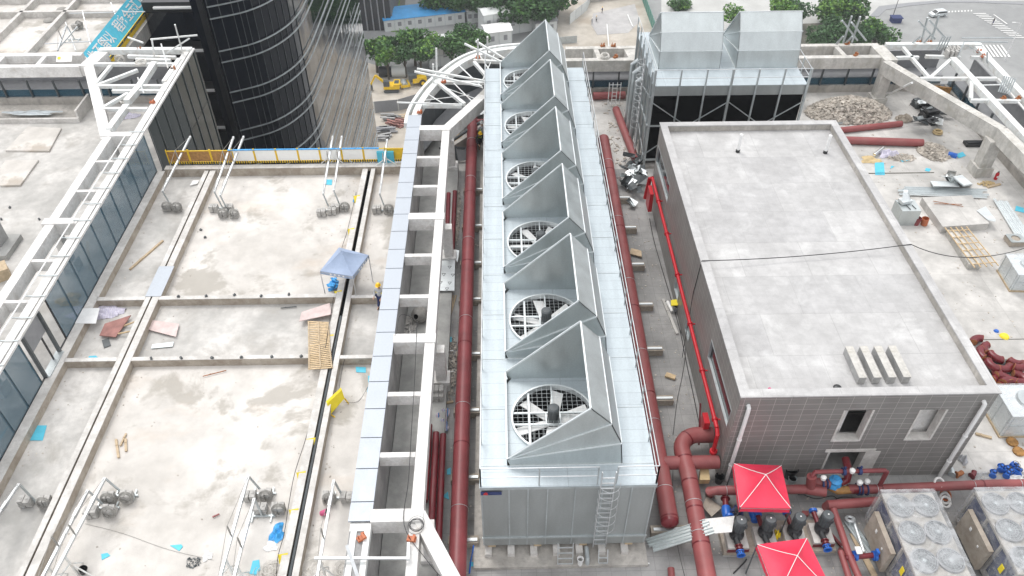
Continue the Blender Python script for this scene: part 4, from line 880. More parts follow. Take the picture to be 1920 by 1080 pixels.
# second cooling tower, discharge facing away from us
BX0, BX1, BY0, BY1, BZ = 9.5, 19.0, 44.0, 51.6, 5.9
T = thing('cooling_tower', 'wide cooling tower with two white-topped hoods and black louvres behind the tiled building', 'cooling tower', ((BX0+BX1)/2, BY0, 0))
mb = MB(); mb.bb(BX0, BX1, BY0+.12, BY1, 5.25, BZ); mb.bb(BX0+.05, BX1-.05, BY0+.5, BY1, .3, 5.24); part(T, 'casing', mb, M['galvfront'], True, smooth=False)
mb = MB(); mb.bb(BX0-.02, BX1+.02, BY0+.1, BY1, BZ, BZ+.04); part(T, 'deck', mb, M['galvdeck'], True, smooth=False)
mb = MB(); mb.bb(BX0+.06, BX1-.06, BY0+.2, BY0+.49, .4, 5.24); part(T, 'louvre_bank', mb, M['darkhole'], True)
mb = MB(); n = 6; xs = [BX0+(BX1-BX0)*k/n for k in range(n+1)]
for i, x in enumerate(xs): w = .14 if i % 3 == 0 else .09; mb.bb(x-w/2, x+w/2, BY0-.02, BY0+.1, .2, BZ+1.15)
mb.bb(BX0, BX1, BY0-.05, BY0-.021, 3.15, 3.27); mb.bb(BX0, BX1, BY0-.05, BY0-.021, .6, .75)
for s in (0, 3):
    a, b_ = xs[s], xs[s+3]; mid = (a+b_)/2
    for za, zb in ((4.9, 3.2), (1.2, 3.2)):
        mb.beam((a, BY0-.07, za), (mid, BY0-.07, zb), .05, .05); mb.beam((b_, BY0-.07, za), (mid, BY0-.07, zb), .05, .05)
part(T, 'steel_frame', mb, M['steel'], True, smooth=False)
railing(T, [(BX0, BY1, BZ+.04), (BX0, BY0+.03, BZ+.04), (BX1, BY0+.03, BZ+.04), (BX1, BY1, BZ+.04)], step=1.6)
prof2 = [(.0, .4), (2.65, 3.15), (3.42, 2.2), (3.84, 1.15), (4.0, .08)]
for k, xh in enumerate((10.12, 15.05)):
    pl = lambda x, y, z, xh=xh: V((xh+y, 50.3-x, BZ+z))
    part(T, 'fan_deck', disc_hole(pl, .04, 3.96, .04, 3.85, 1.9, 1.95, 1.6, .12), M['galvdeck'], True, smooth=False)
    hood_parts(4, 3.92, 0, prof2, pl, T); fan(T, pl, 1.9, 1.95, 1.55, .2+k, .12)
mb = MB()                                       # left side columns, pipes and caged ladder
for k in range(6): y = BY0+.3+k*1.25; mb.beam((BX0-.12, y, .2), (BX0-.12, y, BZ+.9), .12, .1)
mb.beam((BX0-.12, BY0, 3.2), (BX0-.12, BY1, 3.2), .1, .1); mb.beam((BX0-.14, BY0, 5.2), (BX0-.14, BY1, 3.3), .05, .05); mb.beam((BX0-.14, BY0, 1), (BX0-.14, BY1, 3.1), .05, .05)
part(T, 'side_frame', mb, M['steel'], True, smooth=False)
mb = MB()
for s in (-.25, .25): mb.beam((BX0-.5, 45.4+s, .1), (BX0-.5, 45.4+s, BZ+1.2), .05, .05)
z = .4
while z < BZ+1: mb.beam((BX0-.5, 45.15, z), (BX0-.5, 45.65, z), .04, .04); z += .33
LD = part(T, 'ladder', mb, M['pole'], True, smooth=False); mb = MB(); z = 2.4
while z < BZ+1.2: mb.tube([(BX0-.55-.35*math.sin(R(a)), 45.4+.36*math.cos(R(a)), z) for a in range(-10, 191, 20)], .015, 5); z += .5
for a in (30, 90, 150): mb.tube([(BX0-.55-.35*math.sin(R(a)), 45.4+.36*math.cos(R(a)), 2.4), (BX0-.55-.35*math.sin(R(a)), 45.4+.36*math.cos(R(a)), BZ+1.2)], .012, 5)
part(LD, 'safety_cage', mb, M['pole'], True)
mb = MB()
for y, r in ((47.2, .16), (48.4, .2), (49.6, .16)): mb.tube([(BX0-.45, y, 0), (BX0-.45, y, 4.6), (BX0-.05, y, 4.9)], r, 10)
part(T, 'riser_pipe', mb, M['steel'], True)
mb = MB(); mb.bb(BX0-.1, BX1+.1, BY0-.1, BY1+.1, 0, .2); part(T, 'plinth', mb, M['lowwall'], True)
# white scaffold ladder frame between the towers
a = P(1150, 200); T = thing('scaffold', 'white scaffold ladder frame standing over the short red pipe at the back', 'scaffold', (a.x, a.y, 0))
mb = MB()
for x in (-.42, -.16, .16, .42): mb.tube([(x, 0, 0), (x, .1, 1.9)], .03, 6)
for k in range(6): mb.tube([(-.42 if k in (0, 5) else -.16, .05, .25+k*.3), (.42 if k in (0, 5) else .16, .05, .25+k*.3)], .022, 6)
part(T, 'frame', mb, M['white'])

# ================================================================== TILED PLANT BUILDING
bx0, bx1, by0, by1, bz = 9.36, 19.6, 19.84, 40.3, 5.6
T = thing('plant_building', 'grey-tiled flat-roofed plant building with raised parapet on the right', 'building', ((bx0+bx1)/2, by0, 0))
def wall_with_holes(axis, c, lo, hi, z0, z1, holes, th, sgn):
    mb = MB(); hs_ = sorted(holes); us = sorted(set([lo, hi]+[h[0] for h in hs_]+[h[1] for h in hs_]))
    for a, b in zip(us, us[1:]):
        zs = [z0]
        for h in sorted([h for h in hs_ if h[0] <= a+1e-6 and h[1] >= b-1e-6], key=lambda h: h[2]): zs += [h[2], h[3]]
        zs.append(z1)
        for k in range(0, len(zs), 2):
            if zs[k+1]-zs[k] > .01:
                if axis == 'y': mb.bb(a, b, c, c+sgn*th, zs[k], zs[k+1])
                else: mb.bb(c, c+sgn*th, a, b, zs[k], zs[k+1])
    return mb
front = [(13.68, 14.93, 2.6, 4.66), (16.77, 17.92, 2.6, 4.62), (13.8, 15.5, 0, 1.85)]
side = [(20.35, 24.4, 2.95, 4.1), (35.9, 40.1, 3.1, 4.3), (30.5, 31.6, .6, 2.0), (27.4, 28.4, .7, 2.0)]
part(T, 'wall', wall_with_holes('y', by0, bx0, bx1, 0, bz-.002, front, .3, 1), M['tile'], True, smooth=False)
part(T, 'wall', wall_with_holes('x', bx0, by0+.301, by1, 0, bz-.002, side, .3, 1), M['tile'], True, smooth=False)
mb = MB(); mb.bb(bx1-.3, bx1, by0+.301, by1, 0, bz-.002); mb.bb(bx0+.301, bx1-.301, by1-.3, by1, 0, bz-.002); part(T, 'wall', mb, M['tile'], True)
mb = MB(); mb.bb(bx0+.301, bx1-.301, by0+.301, by1-.301, bz-.75, bz-.35); part(T, 'roof', mb, M['roofc'], True)
mb = MB(); c = .36
for x0, x1, y0, y1 in ((bx0-.05, bx1+.05, by0-.05, by0+c), (bx0-.05, bx1+.05, by1-c, by1+.05), (bx0-.05, bx0+c, by0+c, by1-c), (bx1-c, bx1+.05, by0+c, by1-c)): mb.bb(x0, x1, y0, y1, bz, bz+.06)
part(T, 'parapet_coping', mb, M['roofc'], True)
mb = MB()
for x0, x1, y0, y1 in ((bx0+.301, bx1-.301, by0+.302, by0+.34), (bx0+.301, bx1-.301, by1-.34, by1-.302), (bx0+.302, bx0+.34, by0+.34, by1-.34), (bx1-.34, bx1-.302, by0+.34, by1-.34)): mb.bb(x0, x1, y0, y1, bz-.34, bz-.003)
part(T, 'parapet_lining', mb, M['lowwall'], True)
for (x0, x1, z0, z1) in front:
    mb = MB(); w = .09
    mb.bb(x0, x0+w, by0-.02, by0+.34, z0, z1); mb.bb(x1-w, x1, by0-.02, by0+.34, z0, z1)
    if z0 > .1: mb.bb(x0+w, x1-w, by0-.03, by0+.34, z0, z0+w)
    else: mb.bb(x0-.15, x1+.3, by0-.025, by0-.002, z1, z1+.18); mb.bb(x1, x1+.55, by0-.025, by0-.002, 0, z1)
    part(T, 'window' if z0 > .1 else 'door', mb, M['kerbtop'], True)
for (y0, y1, z0, z1) in side:
    mb = MB(); mb.bb(bx0+.1, bx0+.13, y0, y1, z0, z1); w = part(T, 'window', mb, M['windowdark' if y1-y0 > 2 else 'steel'], True); mb = MB()
    for a, b, c_, d in ((y0, y1, z0, z0+.06), (y0, y1, z1-.06, z1), (y0, y0+.06, z0+.06, z1-.06), (y1-.06, y1, z0+.06, z1-.06)): mb.bb(bx0-.01, bx0+.12, a, b, c_, d)
    part(w, 'frame', mb, M['steel'], True, smooth=False)
mb = MB(); mb.bb(bx0+.31, bx1-.31, by0+3.5, by0+3.6, 0, 4.8); mb.bb(bx0+.31, bx1-.31, by0+.35, by0+3.4, -.01, .02); part(T, 'inner_wall', mb, M['wallgrey'], True)
mb = MB(); mb.bb(16.3, 18.4, by0+.55, by0+.65, 1.9, 5.1); mb.bb(13.0, 14.25, by0+.55, by0+.65, 1.9, 5.1); mb.bb(13.0, 18.4, by0+.32, by0+.55, 2.2, 2.5); part(T, 'inner_wall', mb, M['whitebeam'], True)  # panels close behind the windows, whitened to make up for the dim interior
for i, (a, b_) in enumerate((((1404, 766), (1366, 897)), ((1846, 758), (1759, 893)))):
    t = PY(*a, by0-.12); q2 = PY(*b_, by0-.12); mb = MB(); mb.tube([(t.x, by0+.02, t.z+.05), (t.x, by0-.13, t.z+.02), (t.x, by0-.14, t.z-.1), (t.x, by0-.14, .1)], .085, 12)
    for z in (1.2, 3.0): mb.cyl((t.x, by0-.14, z), (t.x, by0-.14, z+.06), .11, 12)
    solo('downpipe', ('white downpipe at the left front corner of the tiled building', 'white downpipe at the right front corner of the tiled building')[i], 'downpipe', mb, M['white'], (t.x, by0-.14, 0))
# on its roof
rz = bz-.35
for i, (px, py) in enumerate(((1575, 660), (1602, 660), (1628, 660), (1654, 660))):
    a = P(px, py, rz+.45); b_ = P(px+29, py+60, rz+.45); mb = MB(); c = (a+b_)/2
    T = thing('roof_box', ('first', 'second', 'third', 'fourth')[i]+' from the left of the four long grey boxes on the tiled building roof', 'duct box', (14.45+i*.6, 21.55, rz), 0, 'row of grey boxes on the roof')
    mb = MB(); mb.bb(-.15, .15, -.85, .85, .02, .4); part(T, 'casing', mb, M['wallgrey']); mb = MB(); mb.bb(-.16, .16, -.86, .86, .4, .42); part(T, 'lid', mb, M['rawbeam'])
for i, (px, py) in enumerate(((1383, 285), (1547, 287))):
    c = P(px, py, rz); T = thing('vent_pipe', ('left', 'right')[i]+' short white vent pipe with a black foot near the back of the tiled roof', 'vent pipe', (c.x, c.y, rz))
    mb = MB(); mb.tube([(0, 0, .15), (0, 0, 1.15)], .09, 10); part(T, 'pipe', mb, M['white']); mb = MB(); mb.cyl((0, 0, 0), (0, 0, .16), .12, 12); part(T, 'foot', mb, M['black'])
for i, (px, py, mt) in enumerate(((1570, 727, 'black'), (1443, 729, 'pink'))):
    c = P(px, py, rz); mb = MB(); mb.lathe((0, 0, 0), [(.0, .1), (.1, .09), (.16, .04), (.17, 0)] if mt == 'black' else [(0, .05), (.05, .04), (.07, 0)], 12); solo('roof_outlet', ('black round outlet by the front parapet of the tiled roof', 'small pink cap by the front left parapet of the tiled roof')[i], 'outlet', mb, M[mt], (c.x, c.y, rz), world=False)
def sag(a, b, s, n=14): a = V(a); b = V(b); return [a+(b-a)*(k/n)-V((0, 0, s*4*(k/n)*(1-k/n))) for k in range(n+1)]
T = thing('roof_cable', 'thin black cable slung across the tiled roof to the right edge', 'cable', (bx0, 29.6, bz))
a = P(1316, 489, bz+.1); b_ = PX(1708, 457, bx1); b_ = P(1708, 458, bz+.1); c_ = P(1960, 452, 2.4)
mb = MB(); mb.tube(sag(a, b_, .2)+sag(b_, c_, 1.0)[1:], .022, 5); part(T, 'strand', mb, M['cable'], True)
mb = MB(); mb.tube([a, (a.x-.02, a.y+.2, 3.5), (a.x-.3, a.y-1, .1)], .018, 5); part(T, 'drop', mb, M['cable'], True)
# fire pipe along the wall
T = thing('fire_pipe', 'bright red fire pipe running along the side wall of the tiled building', 'pipe', (9.15, 30, 0)); xw = 9.12
mb = MB(); mb.tube([(xw, 39.3, 2.45), (xw, 20.75, 2.45)], .095, 12); part(T, 'pipe', mb, M['redbright'], True)
for y in (37, 34, 30.6, 27, 24, 21.2): mb = MB(); mb.cyl((xw, y-.05, 2.45), (xw, y+.05, 2.45), .14, 12); mb.beam((xw+.05, y, 2.45), (xw+.24, y, 2.45), .05, .05); part(T, 'pipe_clamp', mb, M['redbright'], True)
mb = MB(); mb.tube([(xw, 39.3, 2.45), (xw-.1, 39.5, 2.3), (xw-.25, 39.4, .9)], .13, 10); mb.box((xw-.2, 38.4, 1.6), (.22, .9, 1.3)); part(T, 'riser', mb, M['redbright'], True)
mb = MB(); mb.tube([(xw, 20.75, 2.45), (xw, 20.5, 2.3), (xw, 20.45, 1.2)], .095, 10); mb.cyl((xw, 20.45, 1.1), (xw, 20.45, 1.25), .17, 12); part(T, 'lower_bend', mb, M['redbright'], True)
T = thing('valve_box', 'red valve box on the side wall where the big red elbow enters the building', 'valve box', (8.95, 21.9, 0))
mb = MB(); mb.bb(8.85, 9.1, 21.5, 22.1, 1.0, 1.8); part(T, 'casing', mb, M['redbright'], True); mb = MB(); mb.beam((8.75, 21.3, .5), (8.75, 22.3, 2.2), .07, .07); part(T, 'bracket', mb, M['reddark'], True)

# ================================================================== BIG RED PIPES
def pipe(label, pts, r, mat='redpipe', seams=(), name='red_pipe', n=20, group=None, patches=0, cap=None, straps=()):
    pts = [V(p) for p in pts]; T = thing(name, label, 'pipe', (pts[0].x, pts[0].y, 0), 0, group)
    mb = MB(); mb.tube(pts, r, n); part(T, 'pipe_body', mb, M[mat], True)
    L = [0]
    for a, b in zip(pts, pts[1:]): L.append(L[-1]+(b-a).length)
    def atl(s):
        for i in range(len(pts)-1):
            if s <= L[i+1] or i == len(pts)-2: d = (pts[i+1]-pts[i]).normalized(); return pts[i]+d*(s-L[i]), d
    for s in seams:
        p, d = atl(s); mb = MB(); mb.cyl(p-d*.03, p+d*.03, r+.012, n); part(T, 'weld_seam', mb, M['reddark' if mat != 'reddark' else 'redpipe'], True)
    for s in straps:
        p, d = atl(s); mb = MB(); mb.ring(p, r+.008, .012, d, 20, 5); part(T, 'strap', mb, M['pole'], True)
    for k, (s, ln, t0, t1) in enumerate(patches or ()):
        p, d = atl(s); a, b = _basis(d); mb = MB(); m = 8; vs = []
        for i in range(2):
            for j in range(m): t = t0+(t1-t0)*j/(m-1); w = (.2*ln*math.sin(j*2.1+s) if 1 else 0); o = a*math.cos(t)+b*math.sin(t); vs.append(p+d*((i-.5)*ln+w*(1 if i else -1))+o*(r+.006))
        mb.add(vs, [(j, j+1, m+j+1, m+j) for j in range(m-1)]); part(T, 'primer_patch', mb, M['reddark'], True)
    return T
top0, top1 = R(200), R(330)
pz = .9
pipe('long thick red pipe along the left side of the central cooling tower', [(-1.92, 5, pz), (-1.9, 49.0, pz)], .36, 'redpipe', (16.2, 22.3, 28.5, 35, 40), patches=[(10.6, 1.1, 4.4, 5.9), (15.1, .9, 3.6, 4.9), (19.9, 1.2, 4.2, 5.6), (33, 1.0, 4.2, 5.6)], straps=(13, 18.4, 24.1, 30.5, 36.6, 41))
pipe('short red branch pipe at the far end behind the two workers', [(-1.9, 48.6, pz), (-1.0, 48.6, pz)], .2)
pipe('long thick red pipe along the right side of the central cooling tower', [(6.72, 17.25, pz), (7.0, 46.2, pz)], .37, 'redlight', (.12, 6.6, 12.4, 19.1, 25), patches=[(9.9, .8, 4.0, 5.4), (11.1, .9, 4.4, 5.8), (13, .5, 4.4, 5.2)], straps=(1.5, 5.0, 9.3, 14.5, 20, 26))
mb = MB(); mb.lathe((6.71, 17.27, pz), [(.37, 0), (.375, -.02), (.36, .12), (.25, .22), (0, .27)], 20, axis=(0, -1, 0)); solo('end_cap', 'dark red domed cap closing the near end of the long right red pipe', 'pipe cap', mb, M['reddark'])
ea, eb_, ew = P(1291, 890, 1.0), P(1329, 1100, 1.0), P(1340, 815, 1.0); RR = .85
arcp = [V((ea.x-.06+RR+RR*math.cos(t), ew.y-RR+RR*math.sin(t), 1.0)) for t in [R(a) for a in range(90, 181, 10)]]
pipe('thick red pipe with a large elbow coming out of the tiled building wall', [(9.3, ew.y, 1.0)]+arcp+[ea, eb_], .36, 'redlight', (1.2, 2.4, 3.6, 4.9, 6.5), patches=[(3.1, .8, 4.4, 5.8), (6.6, 1.0, 4.2, 5.6)], straps=(4.6, 6.0))
pipe('red cross pipe joining the long right pipe to the building wall', [(6.9, 20.05, .95), (9.3, 20.05, .95)], .30, 'redlight')
pipe('red pipe lying along the deck beside the foil scrap heap', [P(1155, 205, .3), P(1192, 300, .3)], .27, 'redlight')
pipe('short thick red pipe lying crosswise at the back below the scaffold frame', [P(1112, 180, .3), P(1172, 178, .3)], .28, 'redlight')
pipe('long red pipe lying beside the rubble heap', [P(1560, 246, .2), P(1690, 232, .2)], .22, 'redlight')
pipe('thick long red pipe lying in front of the rubble heap', [P(1560, 262, .25), P(1730, 268, .25)], .27, 'redlight')
pipe('short red pipe stub at the bottom edge right of the plinth', [P(1258, 1066, .2), P(1262, 1120, .2)], .14, 'redlight')
for i, (a, b_, r) in enumerate((((805, 797), (796, 940), .15), ((818, 812), (808, 1003), .15), ((831, 815), (822, 1022), .145))):
    T = thing('loose_pipe', ('left dark red pipe of the three lying in the trench side', 'middle dark red pipe of the three lying in the trench side', 'right dark red pipe of the three lying in the trench side')[i], 'pipe', tuple(P(*a, .0)), 0, 'three loose red pipes')
    mb = MB(); p, q2 = P(*a, .75), P(*b_, .75); n = 16; mb.tube([p, q2], r, n, caps=False); mb.tube([p, q2], r-.02, n, caps=False); part(T, 'pipe_body', mb, M['reddark'], True)
    mb = MB(); d = (q2-p).normalized(); mb.cyl(q2-d*.3, q2-d*.28, r-.01, n); mb.cyl(p+d*.3, p+d*.28, r-.01, n); part(T, 'hollow_end', mb, M['darkhole'], True)
for i, (a, b_) in enumerate((((841, 364), (837, 478)), ((853, 360), (848, 470)))):
    T = thing('loose_pipe', ('left', 'right')[i]+' of the two slim dark red pipes lying beside the long left pipe', 'pipe', tuple(P(*a, 0)), 0, 'two loose red pipes')
    mb = MB(); mb.tube([P(*a, .45), P(*b_, .45)], .14, 14); part(T, 'pipe_body', mb, M['reddark'], True)
    mb = MB(); d = (P(*b_, .45)-P(*a, .45)).normalized(); mb.cyl(P(*a, .45)+d*.02, P(*a, .45)-d*.02, .15, 14); part(T, 'collar', mb, M['redpipe'], True)
# pipe supports
def support(x, y, w, label, group):
    T = thing('pipe_support', label, 'pipe support', (x, y, 0), 0, group); mb = MB(); mb.bb(-w/2, w/2, -.17, .17, 0, .38); part(T, 'concrete_block', mb, M['kerb']); mb = MB(); mb.bb(-w/2+.1, w/2-.05, -.1, .02, .38, .46); part(T, 'steel_channel', mb, M['galvwhite'])
sy = [P(1190, 372, .3).y, P(1190, 428, .3).y, P(1198, 497, .3).y, P(1213, 572, .3).y, P(1232, 655, .3).y, P(1252, 748, .3).y, P(1268, 985, .3).y-.2]
for k, y in enumerate(sy): support(7.35+(0 if k < 6 else -.3), y, 1.5 if k < 6 else 2.1, f'{ORD[k]} concrete support from the back under the long right red pipe', 'supports of the right red pipe')
for k, y in enumerate((16.9, 19.9, 23.6, 27.2, 31.2, 34.2, 37.6, 41.3)): support(-1.75, y, 1.25, f'{ORD[k]} concrete support from the front under the long left red pipe', 'supports of the left red pipe')

# ================================================================== TENTS
def tentf(label, corners, apex, mat, leg=2.0, drop=.28, seam=True, rope='white', legs=(0, 1, 2, 3)):
    c0 = sum((V(c) for c in corners), V())/4; T = thing('canopy_tent', label, 'tent', (c0.x, c0.y, 0))
    mb = MB(); ap = V(apex); n = 6; cs = [V(c) for c in corners]
    for i in range(4):
        a, b = cs[i], cs[(i+1) % 4]
        for u in range(n):
            for v in range(n):
                def pt(s, t):
                    e = a.lerp(b, t); p = ap.lerp(e, s); sagz = -.16*math.sin(math.pi*s)*(.35+.65*math.sin(math.pi*t)); return p+V((0, 0, sagz))
                q = [pt(u/n, v/n), pt((u+1)/n, v/n), pt((u+1)/n, (v+1)/n), pt(u/n, (v+1)/n)]
                mb.add(q, [(0, 1, 2, 3)] if u else [(1, 2, 3, 0)])
        for k in range(6):
            p0 = a.lerp(b, k/6); p1 = a.lerp(b, (k+1)/6); w = .05*math.sin(k*2.3); o = (p0-c0); o.z = 0; o.normalize()
            mb.add([p0, p1, p1+V((0, 0, -drop))+o*.03, p0+V((0, 0, -drop))+o*(.03+w*.3)], [(0, 1, 2, 3)])
    bm_ = part(T, 'canopy', mb, M[mat], True)
    bm = bmesh.new(); bm.from_mesh(bm_.data); bmesh.ops.remove_doubles(bm, verts=bm.verts, dist=.002); bm.to_mesh(bm_.data); bm.free()
    bm_.data.set_sharp_from_angle(angle=R(25))
    if seam:
        mb = MB()
        for c in cs: mb.tube([ap+V((0, 0, .012))]+[ap.lerp(c, s)+V((0, 0, -.16*math.sin(math.pi*s)*.35+.012)) for s in (.25, .5, .75)]+[c+V((0, 0, .012))], .014, 5)
        part(T, 'white_seam', mb, M['white'], True)
    for i in legs: mb = MB(); c = cs[i]; mb.beam((c.x, c.y, 0), (c.x, c.y, c.z-.02), .04, .04); part(T, 'leg', mb, M['pole' if mat == 'tentblue' else 'darkgrey'], True)
    mb = MB()
    for i in range(4): mb.beam(cs[i]-V((0, 0, .06)), cs[(i+1) % 4]-V((0, 0, .06)), .025, .025)
    part(T, 'frame', mb, M['pole'], True); return T
tz = 2.25
tentf('bright red canopy tent with white seams in front of the tiled building', [P(1376, 869, tz), P(1465, 873, tz), P(1483, 953, tz), P(1388, 951, tz)], P(1436, 890, 2.95), 'tentred')
tentf('second bright red canopy tent cut off by the bottom edge of the photo', [P(1420, 1021, tz), P(1513, 1009, tz), P(1562, 1110, tz), P(1458, 1118, tz)], P(1495, 1042, 2.95), 'tentred')
T = tentf('small blue-grey canopy tent standing on the white roof', [P(600, 508, 1.95), P(635, 466, 1.95)+V((0, .1, 0)), P(691, 478, 1.95), P(661, 518, 1.95)], P(640, 470, 2.7), 'tentblue', seam=False, drop=.2)
a, b_ = P(600, 508, 1.95), P(661, 518, 1.95); d = (b_-a).normalized(); mb = MB(); a3 = P(691, 478, 1.95)
for (s0, s1, n_) in ((a, b_, 4), (b_, a3, 5)):
    dd = (s1-s0).normalized(); nn = V((dd.y, -dd.x, 0))
    for k in range(n_): pm = s0.lerp(s1, .3+.13*k)+nn*.06+V((0, 0, -.1)); mb.extr([pm, pm+dd*.13, pm+dd*.1+V((0, 0, .09)), pm+dd*.03+V((0, 0, .07))], nn*.012)
part(T, 'printed_marks', mb, M['white'], True)
c = P(627, 538); mb = MB(); q = random.Random(2); leavesv = []
for k in range(30): mb.box((q.uniform(-.22, .22), q.uniform(-.3, .3), q.uniform(.05, .35)), (.28, .2, .03), q.random()*3, rot=Matrix.Rotation(q.random()*3, 3, 'Z')@Matrix.Rotation(q.uniform(-1, 1), 3, 'X'))
solo('crumpled_sheet', 'crumpled bright blue plastic sheet under the blue-grey canopy tent', 'plastic sheet', mb, M['blueplastic'], (c.x, c.y, 0), world=False)

# ================================================================== PUMPS AND PIPEWORK IN FRONT OF THE BUILDING
def flange(mb, p, d, r, t=.05): mb.cyl(V(p)-V(d)*t/2, V(p)+V(d)*t/2, r, 18)
def make_pump(x, y, label):
    T = thing('pump', label, 'pump', (x, y, .3), 0, 'row of black vertical pumps')
    mb = MB(); mb.bb(-.42, .42, -.45, .45, 0, .32); part(T, 'base_block', mb, M['kerbtop']); mb = MB(); mb.bb(-.44, .44, -.47, -.452, 0, .2); mb.bb(.422, .44, -.45, .45, 0, .2); part(T, 'base_frame', mb, M['reddark'])
    mb = MB(); mb.lathe((0, .1, .32), [(.0, 0), (.26, 0), (.3, .1), (.3, .22), (.22, .32), (.16, .42), (.2, .44), (.2, .5), (0, .5)], 18); mb.tube([(0, .1, .55), (-.1, -.15, .5), (-.02, -.35, .42)], .13, 12)
    for k in range(8): t = k*math.pi/4; mb.cyl((math.cos(t)*.25, .1+math.sin(t)*.25, .52), (math.cos(t)*.25, .1+math.sin(t)*.25, .62), .025, 6)
    part(T, 'volute', mb, M['black'])
    mb = MB(); mb.lathe((0, .1, .82), [(.17, 0), (.22, .03), (.22, .52), (.235, .54), (.235, .66), (.2, .71), (0, .72)], 20)
    for k in range(16): t = k*math.pi/8; mb.beam((math.cos(t)*.225, .1+math.sin(t)*.225, .86), (math.cos(t)*.225, .1+math.sin(t)*.225, 1.33), .02, .03)
    mb.box((.24, .1, 1.05), (.12, .16, .2)); mo = part(T, 'motor', mb, M['darkgrey']); mb = MB(); mb.cyl((0, .1, 1.54), (0, .1, 1.555), .03, 8); part(mo, 'cap', mb, M['white'])
    mb = MB(); mb.tube([(-.02, -.3, .42), (-.02, -.62, .42)], .1, 14); part(T, 'reducer', mb, M['reddark']); mb = MB(); mb.tube([(-.1, .35, .5), (-.14, .8, .55)], .1, 14); part(T, 'reducer', mb, M['reddark'])
    mb = MB()
    for yy, r in ((-.42, .17), (-.56, .16)): flange(mb, (-.02, yy, .42), (0, 1, 0), r, .03)
    part(T, 'flange_pair', mb, M['reddark']); mb = MB()
    mb.lathe((-.02, -.62, .42), [(.11, 0), (.17, .02), (.17, .05), (.13, .06), (.13, .16), (.17, .17), (.18, .22), (.12, .22), (.11, .05)], 20, axis=(0, -1, 0)); part(T, 'blue_coupling', mb, M['blue'])
    mb = MB(); mb.lathe((-.14, .8, .55), [(.11, 0), (.17, .02), (.17, .12), (.12, .13), (.11, .05)], 20, axis=(0, 1, .1)); part(T, 'blue_coupling', mb, M['blue'])
    mb = MB()
    for k in range(10): t = k*math.pi/5; mb.cyl((-.02+math.cos(t)*.15, -.66, .42+math.sin(t)*.15), (-.02+math.cos(t)*.15, -.82, .42+math.sin(t)*.15), .015, 5)
    part(T, 'coupling_bolts', mb, M['black']); return T
pl = [(1383, 1024), (1437, 1021), (1492, 1018), (1543, 1014)]
labs = ['leftmost black vertical pump, next to the long galvanised channels', 'second black vertical pump from the left, under the yellow bag', 'third black vertical pump from the left behind the lower red tent', 'rightmost black vertical pump, nearest the dark red strut']
p0 = None
for (px, py), lb in zip(pl, labs):
    c = P(px, py, .5)
    if p0 is None: p0 = make_pump(c.x, c.y+.3, lb)
    else: dup(p0, (c.x, c.y+.3, .3), label=lb)
a = P(1341, 1000, 0); b_ = P(1572, 1052, 0); T = thing('pump_plinth', 'low concrete plinth carrying the row of black pumps', 'plinth', (10.8, 16, 0)); mb = MB(); mb.bb(a.x+.1, 13.4, 16.15, 17.55, 0, .3); part(T, 'slab', mb, M['kerb'], True)
mb = MB(); mb.bb(a.x+.06, 13.44, 16.11, 16.149, .0, .08); part(T, 'edge', mb, M['trench'], True)
# blue suction sleeves behind the pumps, under the tent
for i, (px, py, e) in enumerate(((1363, 962, (1360, 935)), (1417, 965, (1408, 945)))):
    T = thing('check_valve', ('left', 'right')[i]+' blue valve body between the header pipe and a black pump', 'valve', tuple(P(px, py, 0)))
    a = P(px, py+12, .6); b_ = P(*e, .6); mb = MB(); mb.lathe(a, [(.0, 0), (.18, 0), (.19, .05), (.16, .1), (.19, .25), (.2, .5), (.17, .6), (0, .62)], 18, axis=(b_-a)); part(T, 'valve_body', mb, M['blue'], True)
    mb = MB(); mb.tube([a+(b_-a).normalized()*.6, b_+(b_-a).normalized()*.5], .13, 14); flange(mb, b_, (b_-a).normalized(), .2); part(T, 'connector', mb, M['reddark'], True)
pipe('red header pipe ending in an elbow behind the pumps under the red tent', [P(1331, 926, .1), P(1331, 921, .75), P(1345, 920, .85), P(1520, 917, .85)], .2, 'redlight', straps=(1.4,))
# valve train to the door
pipe('long horizontal red pipe running right along the front of the tiled building', [P(1590, 917, .8), P(1640, 917, .8), P(1860, 908, .8), P(1960, 907, .8)], .2, 'redlight', (1.4, 5.8), straps=(1.2, 5.4, 7.4))
pipe('second red pipe lying below the long horizontal one', [P(1550, 950, .5), P(1552, 947, .8), P(1648, 940, .8)], .2, 'redlight', straps=())
pipe('red pipe dropping from the second pipe towards the bottom edge beside the beige cabinet', [P(1563, 955, .8), P(1592, 1040, .8), P(1622, 1110, .8)], .14, 'redlight')
pipe('thin red pipe parallel to it at the bottom edge', [P(1577, 1032, .1), P(1577, 1036, .7), P(1600, 1110, .7)], .13, 'redlight')
pipe('red outlet pipe with blue couplings into the side of the first wrapped chiller', [P(1585, 1046, .8), P(1670, 1038, .8)], .11, 'reddark')
mb = MB(); 
T = thing('butterfly_valve', 'blue and white butterfly valve pair on the chiller outlet pipe', 'valve', tuple(P(1605, 1042, 0)))
for px in (1604, 1641): mb = MB(); p = P(px, 1042, .8); mb.cyl(p-V((.05, 0, 0)), p+V((.05, 0, 0)), .2, 18); mb.cyl(p-V((.1, 0, 0)), p-V((.08, 0, 0)), .19, 18); mb.box(p+V((0, 0, .3)), (.1, .2, .16)); part(T, 'valve_disc', mb, M['blue'], True)
mb = MB(); mb.box(P(1604, 1042, .8)+V((0, 0, .42)), (.22, .3, .05)); part(T, 'white_wrap', mb, M['white'], True)
T = thing('valve_train', 'cluster of red elbows, valves and bypass pipe in front of the building door', 'pipework', tuple(P(1560, 905, 0)))
